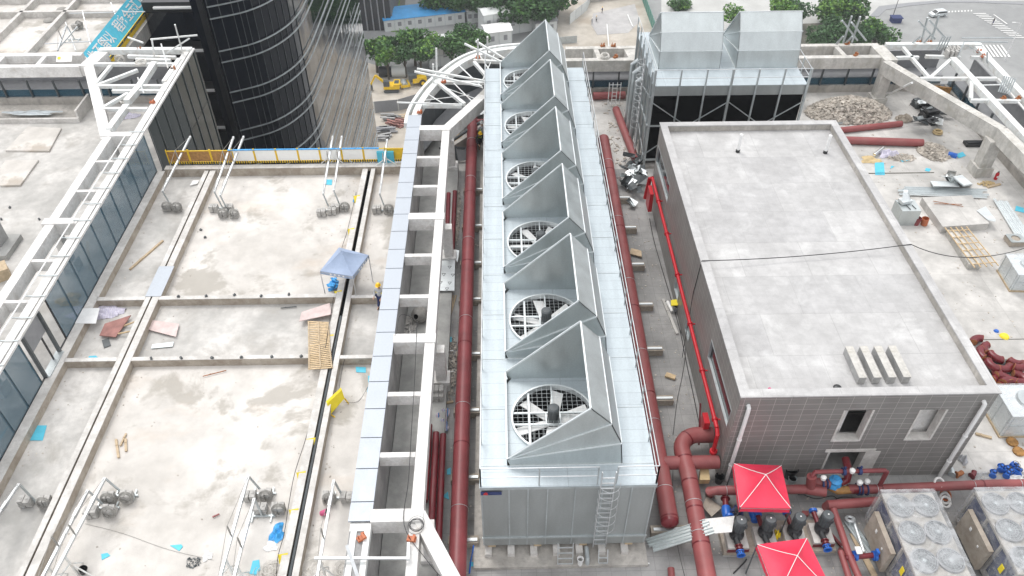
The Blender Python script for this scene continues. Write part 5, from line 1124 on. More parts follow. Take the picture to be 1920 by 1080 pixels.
mb = MB(); p = [P(1527, 925, .4), P(1520, 920, .9), P(1520, 905, 1.0)]; mb.tube([P(1512, 917, .85), P(1548, 922, .85)], .23, 14); mb.tube([P(1519, 918, .8), P(1522, 893, 1.7)], .2, 14); mb.tube([P(1527, 903, 1.0), P(1556, 907, 1.0)], .19, 14); part(T, 'tee', mb, M['redlight'], True)
mb = MB(); mb.tube([P(1522, 893, 1.7), P(1528, 885, 1.9), P(1560, 884, 1.9), P(1660, 882, 1.9), P(1663, 884, 1.85), P(1648, 913, .85)], .095, 10); part(T, 'bypass_pipe', mb, M['redpipe'], True)
mb = MB(); mb.tube([P(1576, 905, 1.0), P(1588, 900, 1.1), P(1592, 885, 1.5), P(1585, 860, 1.5)], .16, 14); part(T, 'elbow', mb, M['reddark'], True)
mb = MB(); mb.tube([P(1555, 912, .75), P(1570, 920, .8), P(1598, 918, .8)], .17, 12); part(T, 'rusty_elbow', mb, M['rustyel'], True)
for px, py, z in ((1541, 907, 1.0), (1549, 907, 1.0)): mb = MB(); c = P(px, py, z); flange(mb, c, (1, 0, 0), .24, .06); part(T, 'flange', mb, M['navy'], True)
mb = MB(); mb.tube([P(1598, 918, .8), P(1634, 917, .8)], .19, 14); part(T, 'valve_spool', mb, M['reddark'], True)
for px in (1608, 1614, 1624): mb = MB(); flange(mb, P(px, 917, .8), (1, 0, 0), .27, .05); part(T, 'flange', mb, M['navy'], True)
for px, py, z in ((1582, 884, 1.9), (1612, 883, 1.9)): mb = MB(); flange(mb, P(px, py, z), (1, 0, 0), .17, .12); c = P(px, py, z); mb.cyl(c, c+V((0, 0, .3)), .05, 8); part(T, 'flange', mb, M['navy'], True)
for px, py, z in ((1543, 898, 1.6), (1597, 885, 1.9), (1611, 907, 1.3), (1625, 905, 1.2)):
    mb = MB(); c = P(px, py, z); mb.lathe(c, [(0, 0), (.11, 0), (.12, .05), (.12, .15), (.07, .2), (0, .21)], 14); part(T, 'actuator', mb, M['hatwhite'], True)
mb = MB(); c = P(1565, 905, 1.0); mb.lathe(c-V((0, 0, .3)), [(0, 0), (.24, .02), (.33, .2), (.24, .36), (.27, .5), (.12, .62), (.14, .68), (0, .7)], 9); part(T, 'blue_wrapped_strainer', mb, M['blueplastic'], True)
for px, py, r, lb in ((1761, 906, .22, 'white loose flange ring leaning on the horizontal red pipe'), (1773, 928, .22, 'upper orange ring of the flange stack on the deck beside the first chiller'), (1772, 934, .22, 'middle pale ring of the flange stack beside the first chiller'), (1773, 941, .22, 'lower pale ring of the flange stack beside the first chiller')):
    c = P(px, py, .9 if py < 910 else .25); mb = MB(); mb.ring(c, r, .05, (.2, -.6, 1), 24, 8)
    for k in range(8): t = k*math.pi/4; mb.cyl(c+V((math.cos(t)*r, math.sin(t)*r, 0)), c+V((math.cos(t)*r, math.sin(t)*r, .06)), .015, 6)
    solo('loose_flange', lb, 'flange', mb, M['orange' if 'orange' in lb else 'whitebeam'])
# assorted things near the pumps
def lying_drum(px, py, r, L, rz, mat, label, name='plastic_drum', cat='drum', bands=2):
    c = P(px, py, r); T = thing(name, label, cat, (c.x, c.y, 0), rz); mb = MB(); mb.lathe((-L/2, 0, r), [(0, 0), (r*.9, 0), (r, .04), (r, L*.3), (r*1.05, L*.33), (r, L*.36), (r, L*.64), (r*1.05, L*.67), (r, L*.7), (r, L-.04), (r*.9, L), (0, L)], 20, axis=(1, 0, 0)); part(T, 'body', mb, M[mat]); mb = MB(); mb.cyl((L/2, .08, r), (L/2+.04, .08, r), .05, 10); part(T, 'cap', mb, M['darkgrey']); return T
lying_drum(1532, 961, .2, .52, R(-5), 'hatwhite', 'white plastic drum lying on the deck between the red pipes')
def bucketf(px, py, r, h, mat, label, tilt=0, inner='darkhole', name='bucket', cat='bucket'):
    c = P(px, py); T = thing(name, label, cat, (c.x, c.y, 0)); ax = V((math.sin(tilt), 0, math.cos(tilt))); b0 = V((0, 0, r*abs(math.sin(tilt))))
    mb = MB(); mb.lathe(b0, [(0, 0), (r*.8, 0), (r, h), (r*.94, h), (r*.76, .03)], 18, axis=ax); part(T, 'body', mb, M[mat]); mb = MB(); mb.lathe(b0, [(0, h*.8), (r*.9, h*.8)], 18, axis=ax); part(T, 'dark_inside', mb, M[inner]); mb = MB(); mb.ring(b0+ax*h, r, .012, ax, 18, 5); part(T, 'rim', mb, M[mat])  # dark disc below the rim stands in for the shade inside
    return T
bucketf(1347, 903, .2, .4, 'black', 'black bucket with a yellow rim by the left corner of the tiled building')
bucketf(1479, 893, .28, .6, 'black', 'black drum behind the upper red tent by the tiled wall'); bucketf(1483, 905, .18, .35, 'steel', 'grey bucket beside the black drum behind the upper red tent')
bucketf(157, 1074, .16, .28, 'black', 'small black pipe stub standing on the white roof near the bottom left', tilt=.3)
bucketf(603, 966, .14, .3, 'pink', 'pink bucket tipped over below the grey counterweights', tilt=1.1)
bucketf(1492, 926, .2, .32, 'darkgrey', 'dark pipe end piece lying between the tent and the red tee', tilt=1.3, name='pipe_end', cat='pipe end')
def sheet(label, px, mat, z=0.01, t=.02, name='foam_board', cat='board', tilt=0, seam=None):
    q = [P(x, y, z) for x, y in px]; mb = MB(); q = [p+V((0, 0, tilt*i)) for i, p in enumerate(q)]
    mb.extr(q, (0, 0, t)); return solo(name, label, cat, mb, M[mat], group='cyan foam board scraps' if mat == 'cyan' else None)
for px, lb in (([(52, 826), (60, 798), (88, 798), (80, 826)], 'largest cyan board, lying by the kerb on the left side of the roof'), ([(163, 680), (167, 668), (180, 667), (187, 674), (183, 682)], 'irregular cyan board on the cross kerb below the dark square'),
    ([(668, 698), (667, 688), (686, 689), (686, 699)], 'cyan board just below the right end of the bamboo boards'), ([(691, 718), (690, 705), (698, 704), (699, 716)], 'small cyan scrap beside the aluminium capping, upper one'), ([(688, 735), (690, 725), (697, 727), (696, 735)], 'small cyan scrap beside the aluminium capping, lower one'),
    ([(191, 1050), (190, 1039), (202, 1037), (207, 1042)], 'small triangular cyan scrap at the bottom left of the white roof'), ([(319, 1023), (340, 1021), (343, 1025), (336, 1033)], 'small cyan scrap right of the thin rope on the white roof'), ([(468, 1076), (474, 1052), (486, 1050), (488, 1068), (480, 1078)], 'cyan board at the bottom edge beside the tangled wires'),
    ([(610, 346), (611, 337), (623, 337), (622, 347)], 'small cyan square on the white roof near the back counterweights'), ([(1641, 328), (1640, 305), (1657, 305), (1659, 328)], 'bright cyan rectangle lying right of the tiled building roof edge'), ([(1734, 320), (1736, 315), (1746, 317), (1742, 322)], 'small cyan scrap left of the folded steel pile'), ([(1790, 290), (1805, 285), (1811, 292), (1798, 297)], 'cyan scrap beside the blue bag right of the gravel'),
    ([(1684, 298), (1688, 288), (1698, 291), (1706, 301), (1692, 304)], 'cyan scrap beside the striped sheet'), ([(1903, 395), (1905, 386), (1919, 390), (1920, 399)], 'cyan scrap at the right edge beside the channels'), ([(835, 640), (834, 632), (847, 632), (847, 642)], 'cyan scrap in the trench side beside the long left pipe'), ([(838, 890), (838, 880), (845, 877), (845, 890)], 'cyan scrap beside the three loose red pipes'),
    ([(829, 931), (840, 922), (842, 937)], 'folded cyan scrap against the long left pipe'), ([(881, 1062), (880, 1054), (891, 1054), (892, 1062)], 'cyan scrap on the deck left of the tower plinth'), ([(898, 1022), (896, 1014), (905, 1015), (905, 1024)], 'cyan scrap at the front left foot of the cooling tower'), ([(1669, 317), (1671, 311), (1677, 312)], 'tiny cyan scrap beside the crack right of the tiled building')):
    sheet('cyan foam board scrap: '+lb if 0 else lb, px, 'cyan')
sheet('white board lying on the striped tarp near the glass wall', [(141, 607), (150, 579), (187, 578), (180, 607)], 'white', .5, .03, 'white_board')
sheet('pale blue steel offcut on the concrete pedestal at the right', [(1831, 395), (1848, 387), (1867, 412), (1866, 416), (1852, 413)], 'galvwhite', .55, .02, 'steel_sheet', 'sheet')
T = sheet('reddish formwork board propped near the left double kerb', [(187, 630), (197, 608), (246, 592), (232, 612), (217, 633)], 'woodred', .15, .05, 'formwork_board')
for i, (a, b_) in enumerate((((210, 628), (251, 620)), ((230, 612), (259, 601)))): mb = MB(); mb.beam(P(*a, .1), P(*b_, .35), .06, .06); solo('timber_batten', ('lower', 'upper')[i]+' pale batten under the reddish formwork board', 'batten', mb, M['woodlt'])
sheet('dark grey square tile lying near the cross kerb', [(191, 638), (204, 634), (208, 648), (195, 653)], 'darkgrey', .03, .02, 'dark_tile', 'tile')
sheet('worn white and red board lying beside the left double kerb', [(276, 618), (281, 600), (336, 608), (330, 632)], 'pinkply', .12, .03, 'formwork_board')
sheet('thin grey metal strip lying below the worn board', [(283, 654), (286, 646), (326, 641), (324, 650)], 'steel', .05, .02, 'metal_strip', 'strip')
sheet('pale paper bag by the back kerb', [(356, 349), (362, 339), (374, 339), (371, 345)], 'white', .05, .05, 'paper_bag', 'bag')
sheet('pinkish wide board leaning on the cross kerb above the bamboo boards', [(561, 603), (566, 586), (618, 569), (622, 590)], 'pinkply', .3, .04, 'formwork_board')
sheet('tan plywood scrap in the side corridor', [(1180, 477), (1183, 467), (1202, 472), (1203, 483)], 'wood', .1, .08, 'wood_scrap', 'wood')
sheet('brown wood scrap in the side corridor near the building', [(1246, 707), (1250, 700), (1267, 706), (1265, 713)], 'woodlt', .05, .1, 'wood_scrap', 'wood')
sheet('irregular pale concrete slab leaning between the elbow pipe and the header', [(1316, 950), (1325, 932), (1353, 953), (1334, 970)], 'kerb', .3, .05, 'concrete_sheet', 'slab')
sheet('stained white board on the big red pipe beside the galvanised channels', [(1318, 974), (1377, 968), (1372, 998), (1325, 1002)], 'whitebeam', 1.35, .03, 'white_board')
sheet('cream plywood box lid between the elbow pipe and building corner', [(1310, 907), (1311, 886), (1327, 886), (1329, 907)], 'sand', .35, .3, 'cream_box', 'box')
sheet('brick lying beside the white plastic drum', [(1501, 968), (1503, 960), (1515, 961), (1515, 969)], 'redlight', .02, .12, 'brick')
sheet('yellow rag on the dark bucket in the side corridor', [(1258, 574), (1258, 564), (1273, 562), (1275, 573)], 'yellowp', .5, .06, 'yellow_cloth', 'cloth'); bucketf(1268, 583, .2, .4, 'midgrey', 'grey bucket under the yellow rag in the side corridor')
lying_drum(1256, 575, .09, .8, R(100), 'hatwhite', 'white cylinder lying beside the yellow rag in the side corridor', 'white_tube', 'tube')
lying_drum(1897, 632, .12, .3, 0.4, 'blue', 'tiny blue bag on the right deck', 'blue_bag', 'bag') if 0 else None
c = P(1883, 631); mb = MB(); mb.lathe((0, 0, 0), [(0, .16), (.16, .12), (.24, .03), (.25, 0)], 14); solo('yellow_bag', 'flattened yellow bag on the right deck above the red elbows', 'bag', mb, M['yellowp'], (c.x, c.y, 0), world=False)
c = P(1868, 621); mb = MB(); mb.lathe((0, 0, 0), [(0, .1), (.1, .07), (.14, 0)], 9); solo('blue_rag', 'tiny blue rag beside the flattened yellow bag', 'rag', mb, M['blue'], (c.x, c.y, 0), world=False)
# galvanised channels bundle
def bundle(label, ends, n, w, mat='galv', z=.1, name='steel_channels', spread=.1):
    a, b_ = ends; a = P(*a, z); b_ = P(*b_, z if len(b_) < 3 else b_[2]) if 0 else P(b_[0], b_[1], b_[2] if len(b_) > 2 else z); T = thing(name, label, 'steel channels', tuple(a)); d = (b_-a); s = V((-d.y, d.x, 0)).normalized(); q = random.Random(int(a.x*10)+n)
    for k in range(n):
        o = s*(k-(n-1)/2)*w; e0 = a+o+d*q.uniform(0, spread); e1 = b_+o*1.1-d*q.uniform(0, spread); mb = MB(); mb.beam(e0, e1, w*.8, .05+.03*(k % 2)); mb.beam(e0+s*w*.35+V((0, 0, .05)), e1+s*w*.35+V((0, 0, .05)), .02, .08); part(T, 'channel', mb, M[mat], True, smooth=False)
    return T
bundle('bundle of long galvanised channels leaning over the big red pipe', ((1211, 1026), (1338, 985, 1.5)), 5, .13, z=.15)
bundle('long galvanised channels lying across the deck behind the concrete pedestal', ((1682, 358), (1858, 364)), 7, .12, 'galvwhite', spread=.12)
bundle('long galvanised channels lying along the right edge of the deck', ((1872, 372), (1925, 455)), 6, .13, 'galvwhite')
bundle('slim grey steel bars lying beside the first wrapped chiller', ((1588, 975), (1640, 1050)), 3, .12, 'steel')
bundle('thin grey pole lying on the front of the rubble heap', ((1565, 233), (1650, 222)), 1, .08, 'steel')
mb = MB(); mb.tube([P(1598, 970, .2), P(1620, 1035, .2)], .07, 8); mb.ring(P(1594, 973, .3), .16, .06, (0, .4, 1)); solo('white_pipe_fitting', 'white pipe with a big ring end beside the beige cabinet', 'pipe', mb, M['galvwhite'])
mb = MB(); mb.beam(P(1548, 990, .3), P(1578, 1024, .1), .1, .1); solo('red_strut', 'dark red steel strut lying right of the pumps', 'strut', mb, M['reddark'])
mb = MB(); mb.beam(P(1598, 1000, .05), P(1640, 1080, .05), .25, .05); solo('plywood_strip', 'plywood strip under the red pipe near the first chiller', 'board', mb, M['wood'])

# ================================================================== WRAPPED CHILLERS
def chiller(x0, y1, label):
    Wd, Ln, Hh = 2.1, 3.6, 2.25; T = thing('wrapped_chiller', label, 'chiller', (x0+Wd/2, y1-Ln/2, 0), 0, 'chillers wrapped in plastic film')
    mb = MB(); mb.bb(-Wd/2, Wd/2, -Ln/2, Ln/2, .15, .35); mb.bb(-Wd/2+.02, Wd/2-.02, -Ln/2+.02, Ln/2-.02, Hh-.16, Hh-.05)
    for x in (-1, 1):
        for y in (-1, -.33, .33, 1): mb.bb(x*(Wd/2-.05)-.05, x*(Wd/2-.05)+.05, y*(Ln/2-.06)-.05, y*(Ln/2-.06)+.05, .35, Hh-.16)
    part(T, 'frame', mb, M['lowwall'], smooth=False)
    mb = MB(); mb.bb(-Wd/2+.12, Wd/2-.12, -Ln/2+.1, Ln/2-.1, .36, Hh-.17); part(T, 'coil_bank', mb, M['navy'])
    for ix in (-.5, .5):
        for iy in (-1.17, 0, 1.17):
            mb = MB(); mb.lathe((ix, iy, Hh-.05), [(.5, 0), (.5, .1), (.44, .12), (.42, .02), (0, .02)], 26); f = part(T, 'fan_guard', mb, M['midgrey'])
            mb = MB()
            for r in (.1, .2, .3, .4): mb.ring((ix, iy, Hh+.05), r, .008, (0, 0, 1), 24, 4)
            for k in range(8): t = k*math.pi/8; mb.tube([(ix-math.cos(t)*.44, iy-math.sin(t)*.44, Hh+.05), (ix+math.cos(t)*.44, iy+math.sin(t)*.44, Hh+.05)], .007, 4)
            mb.cyl((ix, iy, Hh), (ix, iy, Hh+.06), .07, 12); part(f, 'grille', mb, M['steel'])
    mb = MB(); e = .05; n = 10; q = random.Random(int(x0*7))   # loose film draped over the top and sides, creased
    def zt(u, v): return Hh+.14+.05*math.sin(u*9+v*4)*(1 if 0 < u < 1 and 0 < v < 1 else 0)+q.uniform(-.012, .012)
    grid = [[V((-Wd/2-e+(Wd+2*e)*u/n, -Ln/2-e+(Ln+2*e)*v/14, zt(u/n, v/14))) for v in range(15)] for u in range(n+1)]
    base = len(mb.v); mb.add([p for r_ in grid for p in r_], [(u*15+v, (u+1)*15+v, (u+1)*15+v+1, u*15+v+1) for u in range(n) for v in range(14)])
    rim = [grid[u][0] for u in range(n)]+[grid[n][v] for v in range(14)]+[grid[u][14] for u in range(n, 0, -1)]+[grid[0][v] for v in range(14, 0, -1)]; m = len(rim)
    rows = [rim]+[[V((p.x*(1+.0), p.y, z))+V((q.uniform(-.03, .03), q.uniform(-.03, .03), 0)) for p in rim] for z in (1.6, .9, .3)]
    mb.add([p for r_ in rows for p in r_], [(i*m+k, i*m+(k+1) % m, (i+1)*m+(k+1) % m, (i+1)*m+k) for i in range(3) for k in range(m)])
    part(T, 'plastic_film', mb, M['film'])
    mb = MB(); mb.bb(-Wd/2-.13, -Wd/2-.11, -1.35, -1.15, 1.45, 1.85); lbp = part(T, 'yellow_label', mb, M['yellowp'])
    mb = MB(); mb.bb(-Wd/2-.32, -Wd/2-.12, -.6, 1.25, .35, 1.75); cb = part(T, 'control_cabinet', mb, M['kerb']); mb = MB(); mb.box((-Wd/2-.34, .6, 1.35), (.02, .12, .16)); mb.box((-Wd/2-.34, -.1, 1.25), (.02, .08, .08)); part(cb, 'handle', mb, M['white'])
    return T
c = P(1650, 922, 2.3); chiller(c.x+.05, c.y, 'air-cooled chiller wrapped in clear film, with a beige cabinet, nearer the tents'); c2_ = P(1828, 918, 2.3); chiller(c2_.x, c2_.y, 'air-cooled chiller wrapped in clear film at the bottom right corner')
def wrapped_unit(px, py, sx, sy, sz, rz, label, name='wrapped_unit', top=True):
    c = P(px, py, 0); T = thing(name, label, 'equipment', (c.x, c.y, 0), rz); mb = MB(); mb.bb(-sx/2, sx/2, -sy/2, sy/2, .1, sz); mb.bb(-sx/2-.02, sx/2+.02, -sy/2-.02, sy/2+.02, sz, sz+.04); part(T, 'casing', mb, M['galvwhite'], smooth=False)
    mb = MB()
    for k in (-.45, 0, .45): mb.bb(k*sx-.02, k*sx+.02, -sy/2-.015, -sy/2, .12, sz); mb.bb(-sx/2-.015, -sx/2, k*sy-.02, k*sy+.02, .12, sz)
    mb.bb(-sx/2, sx/2, -sy/2-.015, -sy/2, sz*.55, sz*.58); part(T, 'panel_rib', mb, M['steel'], smooth=False)
    mb = MB(); mb.box((0, 0, .05), (sx*1.05, sy*1.05, .1)); part(T, 'timber_skid', mb, M['wood'])
    if top: mb = MB(); mb.lathe((.05*sx, 0, sz+.04), [(0, .1), (.18*sx, .12), (.25*sx, .1), (.28*sx, 0)], 18); part(T, 'fan_outlet', mb, M['steel'])
    mb = MB(); q = random.Random(px); mb.add([(-sx/2-.05, -sy/2-.05, sz+.1), (sx/2+.05, -sy/2-.05, sz+.1), (sx/2+.05, sy/2+.05, sz+.12), (-sx/2-.05, sy/2+.05, sz+.12), (-sx/2-.08, -sy/2-.08, .4), (sx/2+.08, -sy/2-.08, .35), (sx/2+.08, sy/2+.08, .4), (-sx/2-.08, sy/2+.08, .4)], [(0, 1, 2, 3), (0, 1, 5, 4), (1, 2, 6, 5), (2, 3, 7, 6), (3, 0, 4, 7)]); part(T, 'plastic_film', mb, M['film']); return T
wrapped_unit(1900, 790, 2.2, 1.8, 1.5, 0, 'pale equipment unit wrapped in film on timbers right of the tiled building')
wrapped_unit(1908, 528, 1.6, 1.7, 1.2, R(-4), 'pale equipment unit with a film cover at the right edge beside the bamboo grid')
T = thing('steel_duct_box', 'pale grey steel box with a cone-shaped cowl lying on top, beside the tiled roof', 'duct box', tuple(P(1692, 410, 0)))
c = P(1692, 412, 0); mb = MB(); mb.box((c.x, c.y, .55), (1.15, 1.15, 1.1)); part(T, 'casing', mb, M['galv'], True); mb = MB(); mb.box((c.x-.15, c.y+.25, 1.25), (.7, .45, .2), .3); mb.extr([V((c.x-.45, c.y+.1, 1.35)), V((c.x+.05, c.y+.05, 1.35)), V((c.x-.1, c.y+.4, 1.75)), V((c.x-.35, c.y+.45, 1.75))], (.12, .25, 0)); part(T, 'cowl', mb, M['galvwhite'], True)
mb = MB(); mb.beam((c.x-.15, c.y, 1.13), (c.x-.05, c.y-.45, 1.13), .03, .03); mb.beam((c.x+.2, c.y, 1.13), (c.x+.3, c.y-.4, 1.13), .03, .03); part(T, 'bracket', mb, M['darkgrey'], True)
# small square sheet with hole
c = P(1900, 455, 0); T = thing('holed_plate', 'small grey plate with a round hole near the unit at the right edge', 'plate', (c.x, c.y, 0)); part(T, 'plate', disc_hole(lambda x, y, z: V((x, y, z)), -.45, .45, -.4, .4, 0, 0, .25, .35), M['galv']); mb = MB(); mb.bb(-.44, .44, -.39, .39, .02, .3); part(T, 'carton', mb, M['kerb'])
# concrete pedestals on the right deck
T = thing('concrete_pedestal', 'large low concrete pedestal on the right deck beside the channels', 'pedestal', tuple(P(1790, 400, 0))); q4 = [P(x, y, .5) for x, y in ((1729, 370), (1822, 366), (1855, 419), (1768, 425))]; mb = MB(); mb.prism([(p.x, p.y) for p in q4], 0, .5); part(T, 'block', mb, M['deckright'], True)
mb = MB(); mb.tube([P(1750, 377, .56), P(1806, 387, .56)], .02, 5); mb.tube([P(1752, 382, .56), P(1804, 383, .56)], .02, 5); part(T, 'loose_rebar', mb, M['rust'], True)
# bamboo / rebar grid
a, b_, c_, d_ = [P(x, y, .45) for x, y in ((1772, 427), (1812, 425), (1872, 498), (1828, 502))]; T = thing('scaffold_board', 'open bamboo scaffold grid leaning beside the concrete pedestal', 'scaffold board', tuple(a)); mb = MB()
for k in range(5): mb.tube([a.lerp(b_, k/4), d_.lerp(c_, k/4)], .035, 6)
for k in range(6): mb.tube([a.lerp(d_, (k+.5)/6), b_.lerp(c_, (k+.5)/6)], .03, 6)
part(T, 'bamboo_grid', mb, M['woodlt'], True); mb = MB(); q4 = [P(x, y, 0) for x, y in ((1772, 440), (1790, 440), (1835, 505), (1812, 505))]; mb.prism([(p.x, p.y) for p in q4], 0, .38); part(T, 'timber_base', mb, M['rawbeam'], True)
# bamboo boards on the white roof
for i, q4 in enumerate((((577, 603), (617, 605), (619, 640), (578, 648)), ((578, 650), (619, 642), (624, 689), (578, 692)))):
    a, b_, c_, d_ = [P(x, y, .56) for x, y in q4]; T = thing('bamboo_board', ('upper', 'lower')[i]+' of the two bamboo boards lying across the kerb', 'bamboo board', tuple(a)); mb = MB()
    for k in range(14): t = k/13; mb.beam(a.lerp(d_, t), b_.lerp(c_, t), .07, .03)
    part(T, 'slat', mb, M['woodlt'], True, smooth=False); mb = MB()
    for k in (.04, .5, .96): mb.beam(a.lerp(b_, k)+V((0, 0, .035)), d_.lerp(c_, k)+V((0, 0, .035)), .06, .03)
    part(T, 'batten', mb, M['wood'], True, smooth=False)
# planks
for a, b_, lb, w, mt in (((243, 504), (305, 450), 'long timber plank lying diagonally on the roof beside the glass wall', .12, 'wood'), ((217, 823), (222, 857), 'left stick of the three wood scraps on the white roof', .1, 'wood'), ((236, 812), (225, 835), 'upper stick of the three wood scraps on the white roof', .07, 'wood'), ((235, 822), (236, 845), 'right stick of the three wood scraps on the white roof', .1, 'wood'),
    ((380, 705), (424, 694), 'thin bent stick beside the cross kerb in the middle of the white roof', .03, 'rust'), ((526, 577), (556, 574), 'thin dark stick below the upper cross kerb', .04, 'darkgrey'), ((398, 969), (411, 963), 'small red stick near the bottom of the white roof', .05, 'redlight'), ((855, 553), (838, 612), 'timber batten in the trench side beside the long left pipe', .08, 'wood'), ((850, 553), (843, 600), 'second timber batten in the trench side, the shorter one', .07, 'wood'),
    ((833, 658), (850, 657), 'upper white conduit between trench and long left pipe', .05, 'white'), ((821, 699), (850, 696), 'lower white conduit between trench and long left pipe', .05, 'white'), ((802, 760), (850, 752), 'wooden plank above the red and blue striped tarp', .1, 'wood'), ((1852, 350), (1876, 344), 'thin plank beside the fire extinguisher', .15, 'wood'), ((1830, 812), (1860, 820), 'timber lying below the wrapped unit', .12, 'wood'),
    ((1130, 1052), (1218, 1056), 'white pole lying on the plinth of the cooling tower', .05, 'white'), ((1243, 560), (1270, 625), 'dirty wet timber along the side corridor drain', .15, 'deckright'), ((1290, 300+0), (1290, 301), 'x', 0, 'wood')):
    if w == 0: continue
    mb = MB(); mb.beam(P(*a, .1), P(*b_, .1), w, w*.6+.02, top=True); mb.beam(P(*a, .1).lerp(P(*b_, .1), .3)+V((0, 0, .01)), P(*a, .1).lerp(P(*b_, .1), .36)+V((0, 0, .01)), w*1.04, .02); solo('timber_stick' if mt == 'wood' else 'loose_rod', lb, 'timber' if mt == 'wood' else 'rod', mb, M[mt])
# tarps and heaps
def lump(px, py, rx, ry, h, mat, label, name, cat, seed=1, rz=0, z=0, n=26, kind=None, jag=.18):
    c = P(px, py, z); q = random.Random(seed); mb = MB(); g = n; idx = {}; vs = []; fs = []
    ph = [q.uniform(0, 6) for _ in range(6)]
    for i in range(g+1):
        for j in range(g+1):
            u = i/g*2-1; v = j/g*2-1; a = math.atan2(v, u); edge = 1+jag*math.sin(3*a+ph[0])+jag*.7*math.sin(5*a+ph[1]); rr = math.hypot(u, v)/edge
            if rr <= 1.0:
                zz = h*(1-rr*rr)*(.55+.45*math.sin(u*6+ph[2])*math.sin(v*7+ph[3]))+q.uniform(0, h*.16)*(1-rr); idx[i, j] = len(vs); vs.append((u*rx, v*ry, .012+zz))
    for i in range(g):
        for j in range(g):
            k = [(i, j), (i+1, j), (i+1, j+1), (i, j+1)]
            if all(t in idx for t in k): fs.append(tuple(idx[t] for t in k))
    mb.add(vs, fs); return solo(name, label, cat, mb, M[mat], (c.x, c.y, z), rz, world=False, kind=kind)
lump(172, 588, 1.5, .55, .28, 'tarp', 'crumpled violet striped tarp lying under the white board near the glass wall', 'striped_tarp', 'tarp', 3)
lump(205, 585, .85, .6, .25, 'tarp', 'bunched end of violet striped tarp next to the reddish board', 'striped_tarp', 'tarp', 4)
lump(130, 563, .7, .6, .25, 'sand', 'small heap of tan sand against the glass wall', 'sand_heap', 'sand', 5)
lump(826, 787, .45, .75, .5, 'tarp2', 'crumpled red and blue striped tarp beside the long left pipe', 'striped_tarp', 'tarp', 6, z=.1)
lump(1665, 290, .75, .45, .4, 'tarp', 'violet striped sheet bunched up below the thick red pipe on the right', 'striped_tarp', 'tarp', 7)
lump(240, 218, .9, .5, .25, 'tarp', 'violet striped sheet lying under the top left corner truss', 'striped_tarp', 'tarp', 8, z=0)
lump(1632, 300, .7, .5, .12, 'sand', 'patch of tan sand right of the tiled building', 'sand_heap', 'sand', 9)
lump(520, 1000, .3, .5, .25, 'blueplastic', 'blue and white plastic sheet crumpled beside the double kerb', 'plastic_sheet', 'plastic sheet', 10)
lump(668, 375, .2, .35, .2, 'blueplastic', 'blue plastic scrap near the back counterweights', 'plastic_sheet', 'plastic sheet', 11)
lump(508, 1025, .3, .25, .12, 'white', 'white plastic scrap below the blue sheet beside the double kerb', 'plastic_sheet', 'plastic sheet', 12)
lump(389, 1043, .2, .25, .12, 'white', 'small crumpled white bag on the white roof near the bottom', 'plastic_bag', 'bag', 13)
lump(1805, 863, .22, .3, .35, 'cloth', 'pale green sack standing by the right corner of the tiled building', 'sack', 'sack', 14)
lump(60, 212, 2.2, .35, .18, 'steel', 'grey-green netting heaped along the far left parapet', 'netting', 'netting', 15, z=.25)
lump(1455, 983+22, .14, .2, .5, 'yellowp', 'yellow bag on the second pump plinth', 'yellow_bag', 'bag', 16, z=.4)
# gas-bag like mortar tub and rubble in the trench
c = P(788, 600, .45); T = thing('mortar_mixer', 'round muddy mortar tub with a dark mouth inside the trench', 'mixer', (c.x, c.y, .45)); mb = MB(); mb.lathe((0, 0, .38), [(0, -.45), (.25, -.42), (.42, -.15), (.42, .15), (.2, .42), (.17, .46), (.13, .43)], 18, axis=(-.35, -.75, .45)); part(T, 'drum', mb, M['rope']); mb = MB(); mb.lathe((0, 0, .38), [(0, .40), (.15, .41)], 14, axis=(-.35, -.75, .45)); part(T, 'mouth', mb, M['darkhole'])
lying_drum(780, 674, .1, .4, R(8), 'soil', 'dark green bottle lying in the trench below the second wide beam', 'gas_bottle', 'bottle')
def rubble(px, py, rx, ry, h, n, label, seed, mat='rubble', s=(.06, .2), z=0, name='rubble_heap', rz=0):
    c = P(px, py, z); q = random.Random(seed); mb = MB()
    for k in range(n):
        a = q.random()*6.283; r = math.sqrt(q.random()); x = math.cos(a)*r*rx; y = math.sin(a)*r*ry; zz = h*(1-r*r)*q.uniform(.55, 1)+.03; w = q.uniform(*s)
        rot = Matrix.Rotation(q.random()*6, 3, 'Z')@Matrix.Rotation(q.uniform(-.9, .9), 3, 'X')@Matrix.Rotation(q.uniform(-.9, .9), 3, 'Y'); mb.box((x, y, zz), (w, w*q.uniform(.5, 1), w*q.uniform(.25, .6)), rot=rot)
    m = 24; bw = .95 if h > .1 else .0; vs = [(0, 0, h*.72)]+[(math.cos(2*math.pi*k/m)*rx*f*bw*(1+.12*math.sin(3*k+seed)), math.sin(2*math.pi*k/m)*ry*f*bw*(1+.12*math.sin(3*k+seed)), h*g) for f, g in ((.5, .5), (1.0, 0)) for k in range(m)]; mb.add(vs, [(0, 1+k, 1+(k+1) % m) for k in range(m)]+[(1+k, 1+m+k, 1+m+(k+1) % m, 1+(k+1) % m) for k in range(m)])
    return solo(name, label, 'rubble', mb, M[mat], (c.x, c.y, z), rz, kind='stuff', smooth=False, world=False)
rubble(1590, 212, 3.1, 1.6, 1.15, 2800, 'large heap of broken grey rubble behind the tiled building on the right', 1, s=(.08, .3))
rubble(1750, 285, 1.1, 1.2, .25, 700, 'flat heap of broken stones right of the thick red pipe', 2, s=(.05, .14))
rubble(1690, 296, 1.0, .5, .12, 220, 'scattered stones beside the violet striped sheet', 3, s=(.04, .1))
rubble(1695, 225, .5, .35, .3, 90, 'small pile of pale blocks beside the dark machinery pile', 4, s=(.15, .32), mat='kerb')
